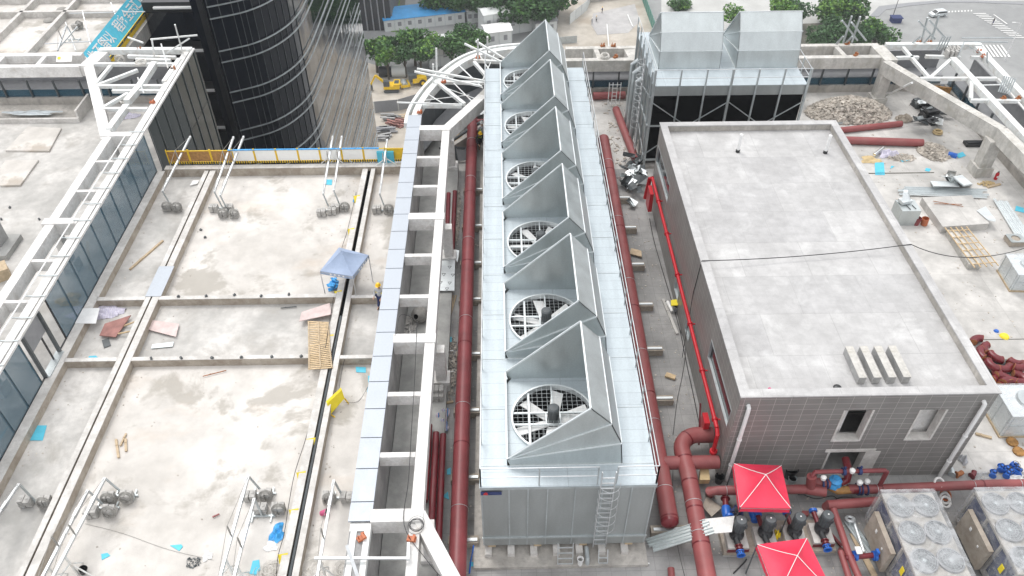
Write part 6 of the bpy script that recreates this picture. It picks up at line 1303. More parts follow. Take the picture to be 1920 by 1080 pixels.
rubble(764, 612, .45, .7, .1, 160, 'scattered broken bricks in the trench beside the mortar tub', 5, s=(.05, .14), z=.45, mat='kerbtop')
rubble(857, 405, .2, 2.6, .12, 260, 'strip of brick rubble along the long left pipe', 6, s=(.06, .14))
rubble(848, 690, .22, 2.2, .08, 200, 'strip of debris beside the long left pipe further down', 7, s=(.04, .12))
rubble(668, 400, .12, 1.2, .03, 30, 'few scraps of plaster beside the right double kerb', 8, s=(.04, .1), mat='kerb')
rubble(1850, 345, .6, .3, .08, 90, 'broken plaster by the foot of the right column', 9, s=(.05, .13), mat='sand')
rubble(362, 1055, .35, .25, .05, 60, 'small scatter of dark crumbs on the white roof near the bottom', 10, s=(.03, .07), mat='darkgrey')
# foil scrap heap
T = thing('scrap_heap', 'heap of shiny bent sheet metal offcuts between the right pipe and the building', 'scrap heap', tuple(P(1187, 335, 0))); q = random.Random(21)
for k in range(34):
    c = P(1187+q.gauss(0, 15), 330+q.gauss(0, 20), .15+q.random()*.6); w, h = q.uniform(.35, .95), q.uniform(.25, .7); rot = Matrix.Rotation(q.random()*6, 3, 'Z')@Matrix.Rotation(q.uniform(-.9, .9), 3, 'X'); mb = MB()
    v = [c+rot@V(p) for p in ((-w/2, -h/2, 0), (0, -h/2, q.uniform(-.15, .15)), (w/2, -h/2, .1), (w/2, h/2, 0), (0, h/2, q.uniform(-.15, .15)), (-w/2, h/2, .05))]; mb.add(v+[p+V((0, 0, .008)) for p in v], [(0, 1, 4, 5), (1, 2, 3, 4), (6, 7, 10, 11), (7, 8, 9, 10)]); part(T, 'metal_sheet', mb, M['silver' if k % 3 else 'darkgrey'], True, smooth=False)
# machinery pile back right
T = thing('boxed_machinery', 'dark pile of louvred panels and black wrapped machinery under the diagonal beam', 'machinery', tuple(P(1738, 215, 0)))
for i, (px, py, sx, sy, z0, z1, mt, r) in enumerate(((1728, 198, 1.5, .7, 0, .55, 'darkgrey', .2), (1742, 208, .9, .8, 0, 1.1, 'black', -.2), (1738, 222, 1.0, .8, 0, .8, 'black', .1), (1765, 205, 1.0, 1.2, 0, .6, 'midgrey', -.25), (1750, 232, .7, .5, 0, .6, 'black', .2))):
    c = P(px, py, 0); mb = MB()
    for k in range(4): h = (z1-z0)/4; mb.box((c.x+(k % 2)*.04, c.y, z0+h*(k+.5)), (sx, sy, h*.86), r+k*.04)
    part(T, 'stacked_panel' if mt != 'black' else 'black_wrapping', mb, M[mt], True, smooth=False)
for i in range(16):
    c = P(1722+rnd.random()*50, 190+rnd.random()*42, .2+rnd.random()*.7); mb = MB(); mb.box(c, (rnd.uniform(.5, 1.3), rnd.uniform(.25, .6), .05), rot=Matrix.Rotation(rnd.uniform(-.6, .6), 3, 'Z')@Matrix.Rotation(rnd.uniform(-.8, .8), 3, 'X')@Matrix.Rotation(rnd.uniform(-.4, .4), 3, 'Y')); part(T, 'loose_panel', mb, M[('silver', 'darkgrey', 'black', 'steel')[i % 4]], True, smooth=False)
mb = MB(); c = P(1755, 185, 0); mb.box((c.x, c.y, .5), (1.5, .12, 1.0), -.3); mb.box((c.x+.05, c.y-.07, .5), (1.3, .03, .1), -.3); solo('timber_pallet', 'orange-brown timber panel standing behind the dark machinery pile', 'pallet', mb, M['rustyel'])
mb = MB(); c = P(1828, 272, 0); mb.box((c.x, c.y, .12), (1.5, .55, .2), -.02); mb.box((c.x, c.y, .24), (1.3, .3, .06), .05); solo('black_bundle', 'flat black bundle lying alone on the right deck', 'bundle', mb, M['black'])
mb = MB(); c = P(1758, 248, .1); mb.ring(c, .28, .07, (0, 0, 1)); mb.ring(c+V((0, 0, .1)), .25, .06, (0, .1, 1)); solo('straw_coil', 'small tan coil of rope on the deck below the dark machinery', 'coil', mb, M['sand'])
mb = MB(); c = P(1785, 293, 0); mb.box((c.x, c.y, .1), (.55, .35, .2), -.5); mb.box((c.x, c.y, .21), (.3, .2, .03), -.5); solo('blue_bag', 'blue and white bag lying right of the flat stone heap', 'bag', mb, M['blue'])
mb = MB(); mb.tube([P(1640, 290, .2), P(1656, 277, .25)], .11, 12); mb.ring(P(1640, 290, .2), .1, .02, (1, .5, 0)); solo('silver_tube', 'silver foil duct tube beside the violet striped sheet', 'duct', mb, M['silver'])
# folded steel pile
T = thing('folded_steel_pile', 'pile of folded grey steel louvre frames near the right column', 'steel pile', tuple(P(1780, 330, 0))); q = random.Random(31)
for k in range(9): c = P(1772, 346, .06+k*.06); mb = MB(); mb.box((c.x+q.uniform(-.05, .05), c.y, .06+k*.065), (1.6, .55, .05), q.uniform(-.06, .06)); part(T, 'louvre_frame', mb, M['steel' if k % 2 else 'galvwhite'], True, smooth=False)
for k in range(12): c = P(1808, 345, .06+k*.085); mb = MB(); mb.box((c.x+q.uniform(-.04, .04), c.y+.3, .06+k*.09), (.62, 1.0, .07), .25+q.uniform(-.04, .04)); part(T, 'stacked_tray', mb, M['galvwhite' if k % 2 else 'steel'], True, smooth=False)
for k in range(6): c = P(1755+q.random()*45, 322+q.random()*15, .6+q.random()*.2); mb = MB(); mb.box(c, (.7, .5, .02), rot=Matrix.Rotation(q.random()*3, 3, 'Z')@Matrix.Rotation(q.uniform(-.7, .7), 3, 'X')); part(T, 'bent_sheet', mb, M['silver'], True)
# fire extinguisher
c = P(1866, 336, 0); T = thing('fire_extinguisher', 'small red fire extinguisher standing at the foot of the right column', 'extinguisher', (c.x, c.y, 0)); mb = MB(); mb.lathe((0, 0, 0), [(0, 0), (.11, 0), (.11, .42), (.07, .5), (.03, .52), (0, .52)], 14); part(T, 'cylinder', mb, M['redbright']); mb = MB(); mb.box((0, 0, .56), (.1, .04, .08)); mb.tube([(0, .03, .56), (.12, .03, .45), (.13, .03, .2)], .015, 6); part(T, 'valve', mb, M['black']); mb = MB(); mb.box((0, -.105, .25), (.1, .02, .12)); part(T, 'label', mb, M['white'])
# two short upright red pipes
for i, (px, py) in enumerate(((1716, 420), (1732, 421))):
    c = P(px, py, 0); T = thing('pipe_piece', ('left', 'right')[i]+' of the two short red pipe pieces standing beside the steel duct box', 'pipe piece', (c.x, c.y, 0), 0, 'pair of short red pipes'); mb = MB(); mb.lathe((0, 0, 0), [(.2, 0), (.21, .48), (.19, .49), (.18, .02)], 20, axis=(.1-i*.2, 0, 1)); part(T, 'pipe_wall', mb, M['redpipe' if i == 0 else 'orange']); mb = MB(); mb.lathe((0, 0, 0), [(0, .2), (.18, .2)], 16, axis=(.1-i*.2, 0, 1)); part(T, 'inside', mb, M['rust'])
# pile of red elbows
eb = [(1834, 640, 1.2, .9), (1851, 655, 1.3, .8), (1841, 667, 1.1, .5), (1868, 668, 1.5, .8), (1878, 700, .2, .6), (1860, 688, .3, .9), (1882, 688, 1.2, .5), (1905, 678, 0, .5), (1908, 690, .1, .5), (1862, 704, .4, .7), (1870, 714, .2, .5), (1878, 715, .8, .4), (1910, 708, .1, .7), (1915, 722, .2, .5), (1890, 722, .1, .4)]
e0_ = None
for i, (px, py, rz_, z) in enumerate(eb):
    c = P(px, py, .2); lb = f'dark red pipe elbow in the pile right of the tiled building'
    if e0_ is None:
        T = thing('pipe_elbow', lb, 'pipe elbow', (c.x, c.y, .02), rz_, 'pile of red pipe elbows'); mb = MB(); mb.tube([(math.cos(t)*.45-.2, math.sin(t)*.45-.2, .2) for t in [R(a) for a in range(0, 91, 10)]], .2, 16); part(T, 'elbow_body', mb, M['reddark']); mb = MB(); mb.cyl((.25, -.215, .2), (.25, -.2, .2), .205, 16); part(T, 'open_end', mb, M['rust']); mb = MB(); mb.cyl((-.215, .25, .2), (-.2, .25, .2), .205, 16); part(T, 'open_end', mb, M['rust']); e0_ = T
    else: dup(e0_, (c.x, c.y, .02+(.16 if i % 3 == 2 else 0)), rz_+i*.5)
lump(1868, 690, 1.0, .8, .12, 'darkgrey', 'dark sheet under the pile of red elbows', 'dark_sheet', 'sheet', 18)
# rusty round lids
for i, (px, py) in enumerate(((1897, 830), (1909, 848))):
    c = P(px, py, 0); mb = MB(); mb.lathe((0, 0, 0), [(0, .06), (.12, .05), (.2, .1), (.25, .1), (.26, .04), (.24, .0)], 22)
    for k in range(10): t = k*math.pi/5; mb.cyl((math.cos(t)*.23, math.sin(t)*.23, .08), (math.cos(t)*.23, math.sin(t)*.23, .13), .02, 6)
    solo('rusty_flange', ('upper', 'lower')[i]+' of the two rusty yellow-brown round flanges on the right deck', 'flange', mb, M['rustyel'], (c.x, c.y, 0), world=False)
# blue valve pile
q = random.Random(41)
for i in range(9):
    c = P(1850+q.random()*62, 876+q.random()*22, 0); T = thing('blue_valve', 'blue valve in the heap of valves at the right edge beside the long red pipe', 'valve', (c.x, c.y, 0), q.random()*6, 'heap of blue valves')
    mb = MB(); mb.cyl((-.14, 0, .15), (.14, 0, .15), .1, 12); mb.cyl((-.15, 0, .15), (-.12, 0, .15), .15, 14); mb.cyl((.12, 0, .15), (.15, 0, .15), .15, 14); mb.cyl((0, 0, .2), (0, 0, .36), .05, 8); part(T, 'valve_body', mb, M['blue']); mb = MB(); mb.ring((0, 0, .37), .1, .012, (0, 0, 1), 14, 5); part(T, 'handwheel', mb, M['black'])
lump(1836, 893, .5, .3, .2, 'film', 'clear plastic bags lying left of the blue valves', 'plastic_bags', 'bag', 19)
lump(1905, 897, .4, .2, .25, 'white', 'white plastic bag between the blue valves and the long red pipe', 'plastic_bag', 'bag', 20)
for i, (px, py, mt) in enumerate(((1798, 893, 'rust'), (1824, 893, 'reddark'), (1784, 888, 'steel'))):
    c = P(px, py, 0); mb = MB(); mb.tube([(-.15, 0, .12), (0, .02, .16), (.12, .1, .16)], .11, 12); mb.cyl((-.17, 0, .12), (-.13, 0, .12), .16, 14); solo('pipe_fitting', ('rusty brown fitting at the right foot of the tiled wall', 'dark red fitting standing alone behind the long red pipe', 'grey steel fitting against the right end of the tiled wall')[i], 'fitting', mb, M[mt], (c.x, c.y, 0), .5*i, world=False)

# ================================================================== GONDOLA OUTRIGGERS ON THE WHITE ROOF
def weight_block(T, x, y, z, w=.42, d=.3, h=.2, rz=0):
    pass
def outrigger(rear, front, label, heaps, zt=1.25, zf=1.55, fr_leg=True, post=None):
    a = P(rear[0], rear[1], zt); b = P(front[0], front[1], zf); T = thing('gondola_outrigger', label, 'outrigger', (a.x, a.y, 0), 0, 'suspended platform outriggers on the roof')
    mb = MB(); mb.beam(a, b, .1, .12); d = (b-a).normalized(); mb.beam(a+d*.9+V((0, 0, .01)), a+d*1.3+V((0, 0, .01)), .13, .15); part(T, 'beam', mb, M['pole'], True, smooth=False)
    mb = MB(); c = V((a.x+(.25 if not post else post), a.y+(-.1), .12)); mb.beam(a, c, .07, .07); mb.beam(c+V((-.55, 0, -.04)), c+V((.55, 0, -.04)), .08, .08); mb.beam(c+V((-.4, -.3, -.04)), c+V((-.4, .3, -.04)), .06, .06); mb.beam(c+V((.4, -.3, -.04)), c+V((.4, .3, -.04)), .06, .06); part(T, 'rear_post', mb, M['steel'], True, smooth=False)
    mb = MB(); k = a.lerp(b, .55)+V((0, 0, .75)); mb.tube([a+V((0, 0, .05)), k, b+V((0, 0, .03))], .012, 5); mb.beam(a.lerp(b, .55), k, .05, .05); part(T, 'tension_rope', mb, M['rope'], True)
    if fr_leg:
        f = a.lerp(b, .74); mb = MB(); base = .6 if b.y > 40 else 0.0
        mb.beam(f, (f.x, f.y, base), .07, .07); mb.beam((f.x, f.y, f.z*.6+base*.3), (f.x-.7, f.y-.15, base+.03), .05, .05); mb.beam((f.x, f.y, f.z*.6+base*.3), (f.x+.7, f.y-.15, base+.03), .05, .05); mb.beam((f.x, f.y, f.z*.6+base*.3), (f.x, f.y+.5, base+.03), .05, .05); part(T, 'front_stand', mb, M['whitesteel'], True, smooth=False)
    q = random.Random(int(rear[0]))
    for (px, py, rope) in heaps:
        c = P(px, py, .35)
        for k in range(4):
            mb = MB(); mb.box((c.x-.13+(k % 2)*.27, c.y+q.uniform(-.03, .03), .14+.23*(k//2)), (.24, .36, .21), q.uniform(-.08, .08)); mb.box((c.x-.13+(k % 2)*.27, c.y, .25+.23*(k//2)), (.1, .06, .03)); part(T, 'counterweight', mb, M['weight'], True, smooth=False)
        if rope:
            mb = MB()
            for k in range(6): mb.ring(V((c.x+rope*.08, c.y-.18-k*.015, .42)), .3-.012*k, .016, (q.uniform(-.15, .15), -1, .35), 20, 5)
            part(T, 'rope_coil', mb, M['rope'], True)
    return T
outrigger((305, 359), (357, 256), 'outrigger beam with counterweights nearest the glass wall at the back of the roof', [(312, 385, 1), (331, 386, 1)])
outrigger((402, 360), (438, 257), 'left of the paired outrigger beams at the back left of the white roof', [(400, 388, 0), (417, 398, 1)])
outrigger((413, 367), (457, 256), 'right of the paired outrigger beams at the back left of the white roof', [(428, 388, 0), (438, 399, 1)])
outrigger((606, 364), (624, 256), 'left of the paired outrigger beams near the yellow scraps at the back', [(602, 396, 0), (622, 393, 0)])
outrigger((626, 358), (641, 256), 'right of the paired outrigger beams near the yellow scraps at the back', [(628, 388, 0), (645, 386, 1)])
outrigger((712, 364), (726, 262), 'outrigger beam between the kerb and the capped wall at the back', [(706, 390, 0), (727, 390, 1)])
outrigger((36, 908), (-60, 1050), 'outrigger with rope coil at the far bottom left beside the glass wall', [(46, 938, 0), (82, 938, 1)], fr_leg=False)
outrigger((197, 897), (90, 1100), 'right of the paired outriggers at the bottom left of the white roof', [(202, 930, 1), (236, 928, 1)], post=.5)
outrigger((165, 920), (60, 1120), 'left of the paired outriggers at the bottom left of the white roof', [(170, 958, 0), (203, 955, 1)], post=.4)
outrigger((466, 893), (405, 1110), 'left of the paired outriggers at the bottom beside the yellow flags', [(468, 928, 0), (497, 925, 1)], post=.4)
outrigger((477, 935), (432, 1110), 'right of the paired outriggers at the bottom beside the yellow flags', [(488, 952, 0), (521, 950, 1)], post=.1)
outrigger((626, 901), (590, 1110), 'outrigger between the double kerb and the capped wall at the bottom', [(616, 930, 1), (649, 930, 0)], post=.25)
# on the far left roof
outrigger((125, 48), (108, 95), 'outrigger with cement weights on the far white roof in the top left corner', [(140, 48, 0), (148, 45, 1)], fr_leg=False)
mb = MB(); mb.lathe(P(92, 38), [(.5, 0), (.4, .1), (.2, .16), (0, .17)], 14); solo('cable_heap', 'small dark heap of cable by the kerb on the far white roof', 'cable', mb, M['rope']); mb = MB(); mb.lathe(P(116, 18), [(.5, 0), (.4, .1), (.2, .16), (0, .17)], 14); solo('cable_heap', 'small heap of dark cable near the top kerb of the far white roof', 'cable', mb, M['rope'])
T = thing('guide_frame', 'long thin scaffold tubes standing along the far left back roof edge', 'scaffold', tuple(P(84, 82, 0))); mb = MB()
for a, b in (((84, 82, 1.2), (205, 76, 1.2)), ((130, 25, 1.2), (272, 22, 1.2)), ((170, 85, 0), (155, 22, 1.5)), ((112, 88, 1.4), (145, 50, 1.2)), ((123, 42, 1.2), (142, 95, .5)), ((208, 5, 1), (224, 48, 0)), ((224, 48, .6), (236, 42, .6))): mb.tube([P(*a), P(*b)], .05, 6)
part(T, 'tube', mb, M['pole'], True)
# sign on left frame: yellow warning card
T = thing('warning_notice', 'pale notice card with a yellow triangle on the far left back beam', 'notice', tuple(P(121, 106, FT))); c = P(121, 110, FT); mb = MB(); mb.box((c.x, c.y, FT+.05), (1.1, .04, .6), rot=Matrix.Rotation(R(-55), 3, 'X')); part(T, 'card', mb, M['hatwhite'], True); mb = MB(); mb.box((c.x-.35, c.y-.04, FT+.08), (.2, .02, .2), rot=Matrix.Rotation(R(-55), 3, 'X')); part(T, 'yellow_mark', mb, M['yellowp'], True)
# front right roof edge outriggers and lashed bars
def crossbars(label, segs, r=.07, mat='steel'):
    T = thing('outrigger_frame', label, 'outrigger', tuple(P(segs[0][0][0], segs[0][0][1], FT)))
    for a, b in segs: mb = MB(); mb.beam(P(*a), P(*b), r*1.6, r*1.6); part(T, 'bar', mb, M[mat], True, smooth=False)
    return T
crossbars('crossed grey outrigger bars standing on the back beam before the dark trees', [((1579, 38, 5.6), (1608, 76, 4)), ((1597, 42, 5.6), (1624, 76, 4)), ((1597, 30, 5.6), (1581, 80, FT)), ((1613, 31, 5.6), (1597, 80, FT)), ((1581, 68, 4.2), (1568, 82, FT)), ((1598, 68, 4.2), (1585, 82, FT))])
crossbars('crossed grey outrigger bars standing on the back beam before the junction', [((1722, 39, 5.6), (1753, 73, 4.2)), ((1742, 37, 5.6), (1772, 71, 4.2)), ((1739, 33, 5.6), (1727, 80, FT)), ((1761, 27, 5.6), (1745, 80, FT)), ((1727, 68, 4.2), (1708, 83, FT)), ((1745, 66, 4.2), (1730, 83, FT))])
crossbars('long thin grey bars reaching out over the right roof corner', [((1803, 71, 4.6), (1900, 71, 4.6)), ((1808, 78, 4.4), (1890, 79, 4.4)), ((1808, 78, 4.4), (1795, 108, FT)), ((1851, 97, 4.6), (1851, 118, FT)), ((1840, 100, FT), (1812, 85, 4.2))], .04)
crossbars('crossed white bars leaning over the curved beam by the road roller', [((782, 129, 4.8), (909, 152, 4)), ((777, 134, 4.8), (903, 162, 4)), ((818, 90, 5.6), (819, 148, FT)), ((812, 120, 4.8), (813, 155, FT))], .075, 'whitesteel')
crossbars('crossed white bars leaning over the top of the curved beam', [((871, 82, 4.8), (946, 119, 4)), ((892, 77, 4.8), (950, 113, 4)), ((896, 74, 5.6), (896, 110, FT)), ((914, 69, 5.6), (914, 102, FT))], .075, 'whitesteel')
crossbars('long white bar pair reaching left over the lower curved beam', [((744, 192, 4.2), (866, 196, 3.7)), ((786, 193, FT+.2), (863, 199, FT))], .05, 'whitesteel')
crossbars('white bars standing over the top left corner truss', [((282, 74, 4.8), (370, 66, 4.8)), ((328, 46, 6), (343, 100, FT)), ((285, 76, 4.6), (290, 108, FT)), ((302, 82, 4.6), (315, 128, FT)), ((355, 72, 4.6), (312, 100, FT)), ((258, 145, 4.2), (270, 175, FT)), ((268, 80, 4.4), (240, 70, 4))], .06, 'whitesteel')
# dense small lashings near the right corner
T = thing('counterweight_stack', 'stack of grey counterweights lashed on the right roof corner beams', 'counterweights', tuple(P(1795, 95, FT))); q = random.Random(51)
for k in range(9): c = P(1775+k*2.6, 100-(k % 3)*3, FT+.25); mb = MB(); mb.box(c, (.16, .5, .5), q.uniform(-.1, .1)); part(T, 'counterweight', mb, M['weight'], True)
for k in range(4): c = P(1755+k*5, 95, FT+.1); mb = MB(); mb.beam(c, c+V((.1, 0, 1.1)), .07, .07); part(T, 'upright', mb, M['steel'], True)
T = thing('counterweight_stack', 'stack of grey counterweights lashed on the right side steel beam', 'counterweights', tuple(P(1880, 178, FT)))
for k in range(6): c = P(1872+k*4, 172+k, FT+.3); mb = MB(); mb.beam(c, c+V((.15, .3, 1.0)), .08, .08); part(T, 'upright', mb, M['steel'], True)
# bottom edge frame beside the capped wall
T = thing('outrigger_frame', 'grey outrigger bars and white tubes over the near end of the ladder frame', 'outrigger', tuple(P(700, 1040, FT)))
for a, b, r in (((590, 1047, 3.6), (765, 1047, 3.6), .05), ((650, 1022, 4.2), (672, 1085, 3.6), .07), ((765, 1050, 3.6), (766, 1018, 3.5), .06)): mb = MB(); mb.beam(P(*a), P(*b), r*1.7, r*1.7); part(T, 'bar', mb, M['pole'], True, smooth=False)
mb = MB(); 
for k in range(2): x = -5.75+k*.5; mb.bb(x, x+.22, 8, 15.9, FT-.3, FT)
mb.bb(-5.8, -5.1, 15.6, 15.9, FT-.25, FT+.01); solo('steel_channel_pair', 'pair of white steel channels continuing the capped wall at the bottom edge', 'steel channels', mb, M['whitesteel'], smooth=False)

# ================================================================== YELLOW EDGE BARRIER
T = thing('edge_barrier', 'long yellow edge barrier with white panels along the back of the white roof', 'barrier', (-14, 44.25, 0)); x = -21.7; q = random.Random(61); i = 0
while x < -6.6:
    w = 1.42; mb = MB(); yb = 44.25
    for zz in (.75, 1.6): mb.beam((x, yb, zz), (x+w-.05, yb, zz), .05, .05)
    for xx in (x, x+w-.05): mb.beam((xx, yb, .62), (xx, yb, 1.7), .06, .06)
    part(T, 'frame', mb, M['yellow'], True, smooth=False)
    mb = MB(); mb.bb(x+.04, x+w-.08, yb-.01, yb+.01, .8, 1.58)
    if x < -18: part(T, 'mesh_panel', mb, M['rustyel'], True, label='ochre mesh panel')
    elif x > -7.9: part(T, 'mesh_panel', mb, M['yellow'], True)
    else: part(T, 'white_panel', mb, M['hatwhite'], True)
    mb = MB(); mb.bb(x, x+w-.05, yb-.03, yb-.015, .62, .78); part(T, 'toe_board', mb, M['hazard'], True)
    x += w; i += 1
mb = MB(); mb.bb(-17.7, -7.9, 44.2, 44.3, 1.6, 1.66); part(T, 'blue_strip', mb, M['blueplastic'], True)
mb = MB(); c0, c1 = PY(706, 286, 44.1), PY(741, 313, 44.1); mb.bb(c0.x, c1.x, 44.08, 44.13, max(c1.z, .5), c0.z); mb.bb(c0.x, c1.x, 44.08, 44.3, c0.z, c0.z+.03); solo('draped_sheet', 'cyan sheet draped over the right end of the yellow barrier', 'sheet', mb, M['cyan'])
# yellow panel, flags and cable
T = thing('distribution_box', 'bright yellow leaning panel on legs beside the right double kerb', 'panel', tuple(P(628, 770, 0))); a, b, c, d = P(613, 757, .62), P(641, 731, .75), P(646, 747, .35), P(620, 777, .1); mb = MB(); mb.extr([a, b, c, d], (-.05, .1, .06)); part(T, 'panel', mb, M['yellowp'], True); mb = MB(); mb.beam(d, d+V((.2, -.1, -.1)), .05, .05); mb.beam(c, c+V((.15, -.05, -.32)), .05, .05); part(T, 'leg', mb, M['yellow'], True)
for px, py, lb in ((575, 824, 'yellow warning flag on the cable, level with the yellow panel foot'), (556, 887, 'yellow warning flag on the cable above the paired counterweights'), (542, 957, 'yellow warning flag on the cable beside the blue plastic sheet'), (521, 1041, 'yellow warning flag on the cable nearest the bottom edge'), (652, 430, 'yellow flag beside the kerb above the canopy tent'), (663, 368, 'yellow flag beside the kerb near the back counterweights'), (611, 630, 'yellow rag on the upper bamboo board'), (627, 547, 'yellow rag below the blue plastic sheet')):
    c = P(px, py, .5); mb = MB(); mb.extr([c, c+V((.4, .05, .05)), c+V((.34, -.2, -.25)), c+V((.05, -.25, -.35))], (0, .015, .01)); mb.tube([c+V((0, 0, .05)), c+V((0, 0, -.48))], .012, 5); solo('warning_flag', lb, 'flag', mb, M['yellowp'])
def line(label, pts, r=.015, mat='cable', name='cable', cat='cable'):
    q = smoothc([P(*p) if len(p) == 3 else P(*p, .03) for p in pts], 6); mb = MB(); mb.tube(q, r, 5); solo(name, label, cat, mb, M[mat])
line('black cable with yellow flags running down beside the right double kerb', [(668, 360, .1), (652, 430, .5), (640, 470, .1), (625, 560, .5), (612, 640, .6), (604, 700, .3), (592, 760, .1), (580, 800, .1), (571, 830, .5), (552, 890, .5), (540, 955, .5), (533, 1000, .2), (521, 1045, .5), (518, 1090, .2)])
line('thin rope trailing diagonally over the white roof near the bottom', [(160, 982), (230, 1000), (315, 1030), (400, 1050)], .008, 'rope')
line('thin cable hanging from the yellow panel to the capped wall', [(648, 755, .2), (672, 752), (690, 725), (700, 705, .4)], .01)
line('dark cable dropping from the cross kerb to the yellow panel', [(648, 668, .5), (642, 690, .3), (636, 728, .6)], .012)
line('thin cable along the inner beam of the ladder frame', [(782, 600, 3.5), (778, 700, 3.5), (772, 800, 3.45), (766, 900, 3.45), (758, 985, 3.5), (800, 1050, 3.5), (830, 1085, 3.5)], .014)
line('thin cable across the trench from the capped wall', [(708, 622, .5), (740, 630, 3.5), (752, 590, 3.5), (790, 605, 1)], .01)
line('black cable lying along the side corridor floor', [(1218, 410), (1226, 450), (1240, 500), (1258, 560), (1275, 620), (1287, 680), (1300, 740), (1312, 800)], .02)
line('second thin cable on the side corridor floor', [(1272, 610), (1285, 650), (1280, 700), (1270, 750), (1262, 815)], .012)
line('long thin wire crossing the right deck by the plinth corner', [(1262, 860), (1262, 940, .5), (1270, 1020), (1285, 1085)], .01)
line('tangle of black hoses on the deck behind the chiller', [(1500, 925), (1530, 935), (1560, 930), (1570, 938), (1562, 940), (1580, 932), (1620, 935), (1650, 930)], .018)
line('black hose looping under the red tent edge', [(1480, 955), (1484, 960), (1478, 968), (1470, 962), (1475, 950)], .015)
line('thin dark rod-like hose in front of the pump plinth', [(1375, 1075), (1395, 1055), (1400, 1048)], .03)
for i, (px, py) in enumerate(((512, 1066), (498, 1072), (530, 1060), (590, 1062), (648, 1064))):
    c = P(px, py, .05); q = random.Random(i+80); mb = MB()
    for k in range(7): mb.ring((q.uniform(-.2, .2), q.uniform(-.15, .15), .05+k*.015), q.uniform(.2, .4), .01, (q.uniform(-.3, .3), q.uniform(-.3, .3), 1), 16, 4)
    solo('wire_tangle', ('tangled pale wire at the bottom edge left of the double kerb', 'tangled pale wire nearest the cyan board at the bottom edge', 'tangled pale wire beside the lowest yellow flag', 'loop of pale wire right of the double kerb at the bottom', 'pale wire loop beside the steel channels at the bottom edge')[i], 'wire', mb, M['ropewhite'], (c.x, c.y, 0), world=False)
# printed board and small stuff along left pipe
T = thing('printed_board', 'grey board printed with dark triangles beside the long left pipe', 'board', tuple(P(838, 515, .3))); q4 = [P(x, y, .55) for x, y in ((825, 487), (853, 488), (852, 546), (820, 546))]; mb = MB(); mb.extr(q4, (0, 0, .05)); part(T, 'sheet', mb, M['galvwhite'], True); mb = MB()
for px, py in ((843, 501), (832, 515), (822+4, 530), (843, 531), (849, 516), (838, 542)):
    c = P(px, py, .61); s = .1
    for a, b in (((-s, s), (s, s)), ((s, s), (0, -s)), ((0, -s), (-s, s))): mb.beam(c+V((a[0], a[1], 0)), c+V((b[0], b[1], 0)), .02, .008)
part(T, 'triangle_mark', mb, M['darkgrey'], True, smooth=False)
sheet('folded cardboard on the slim red pipes', [(835, 465), (838, 447), (847, 448), (839, 472)], 'wood', .6, .02, 'cardboard')
sheet('small grey sheet leaning near the printed board', [(846, 478), (852, 468), (861, 470), (858, 492)], 'galvwhite', .4, .02, 'steel_sheet', 'sheet')
T = thing('brick_stack', 'stack of grey hollow blocks in the trench beside the striped tarp', 'blocks', tuple(P(815, 745, .45)));
c = P(816, 748, .45); q = random.Random(71)
for k in range(12): mb = MB(); mb.box((c.x-.35+(k % 4)*.22, c.y+(k//8)*.2, .55+.2*((k//4) % 3)), (.2, .36, .18), q.uniform(-.05, .05)); part(T, 'block', mb, M['weight'], True, smooth=False)
T = thing('panel_stack', 'dark blue-grey sheet panels leaning beside the far end of the left pipe', 'panels', tuple(P(860, 295, 0))); 
for k in range(4): q4 = [P(850+k*1.5, 275, 1.0), P(870+k*1.5, 277, 1.0), P(874+k, 300, .1+k*.03), P(856+k, 302, .1+k*.03)]; mb = MB(); mb.extr(q4, (0, 0, .03)); part(T, 'panel', mb, M['darkgrey' if k < 3 else 'midgrey'], True)
T = thing('timber_crate', 'small brown timber crate on the deck left of the two workers', 'crate', tuple(P(853, 258, 0))); c = P(853, 262, 0); mb = MB()
for s in (-.28, .28): mb.box((c.x, c.y+s, .25), (1.0, .06, .3), .9)
mb.box((c.x, c.y, .12), (1.0, .6, .06), .9); part(T, 'slat', mb, M['woodlt'], True)
sheet('pale board leaning against the central cooling tower behind the workers', [(897, 200), (908, 198), (911, 212), (901, 216)], 'galvwhite', 1.2, .03, 'white_board')
line('blue cable hanging at the front left foot of the cooling tower', [(880, 1075, .1), (883, 1050, .1), (886, 1035, .6), (888, 1022, .8)], .03, 'blue')
# low boxes on far left deck
for i, (q4, h, lb) in enumerate((([(0, 316), (10, 300), (72, 300), (38, 347), (0, 348)], .12, 'pale square slab cast on the left side deck, the lower one'), ([(10, 282), (52, 237), (115, 240), (92, 283)], .12, 'pale square slab cast on the left side deck, the upper one'))):
    mb = MB(); p = [P(x, y, h) for x, y in q4]; mb.prism([(v.x, v.y) for v in p], 0, h); mb.prism([(v.x*.99+sum(u.x for u in p)/len(p)*.01, v.y*.99+sum(u.y for u in p)/len(p)*.01) for v in p], h, h+.01); solo('cast_slab', lb, 'slab', mb, M['slab'])
T = thing('low_trough', 'long low concrete trough wall below the far left parapet', 'trough', tuple(P(60, 225, 0))); mb = MB(); a = P(0, 232, 0); b = P(150, 230, 0); mb.bb(-60, b.x, a.y, a.y+.15, 0, .35); mb.bb(b.x-.15, b.x, a.y+.15, 53.2, 0, .9); part(T, 'wall', mb, M['kerbtop'], True); mb = MB(); mb.bb(-60, b.x-.16, a.y+.16, 53.2, 0, .05); part(T, 'floor', mb, M['lowwall'], True)
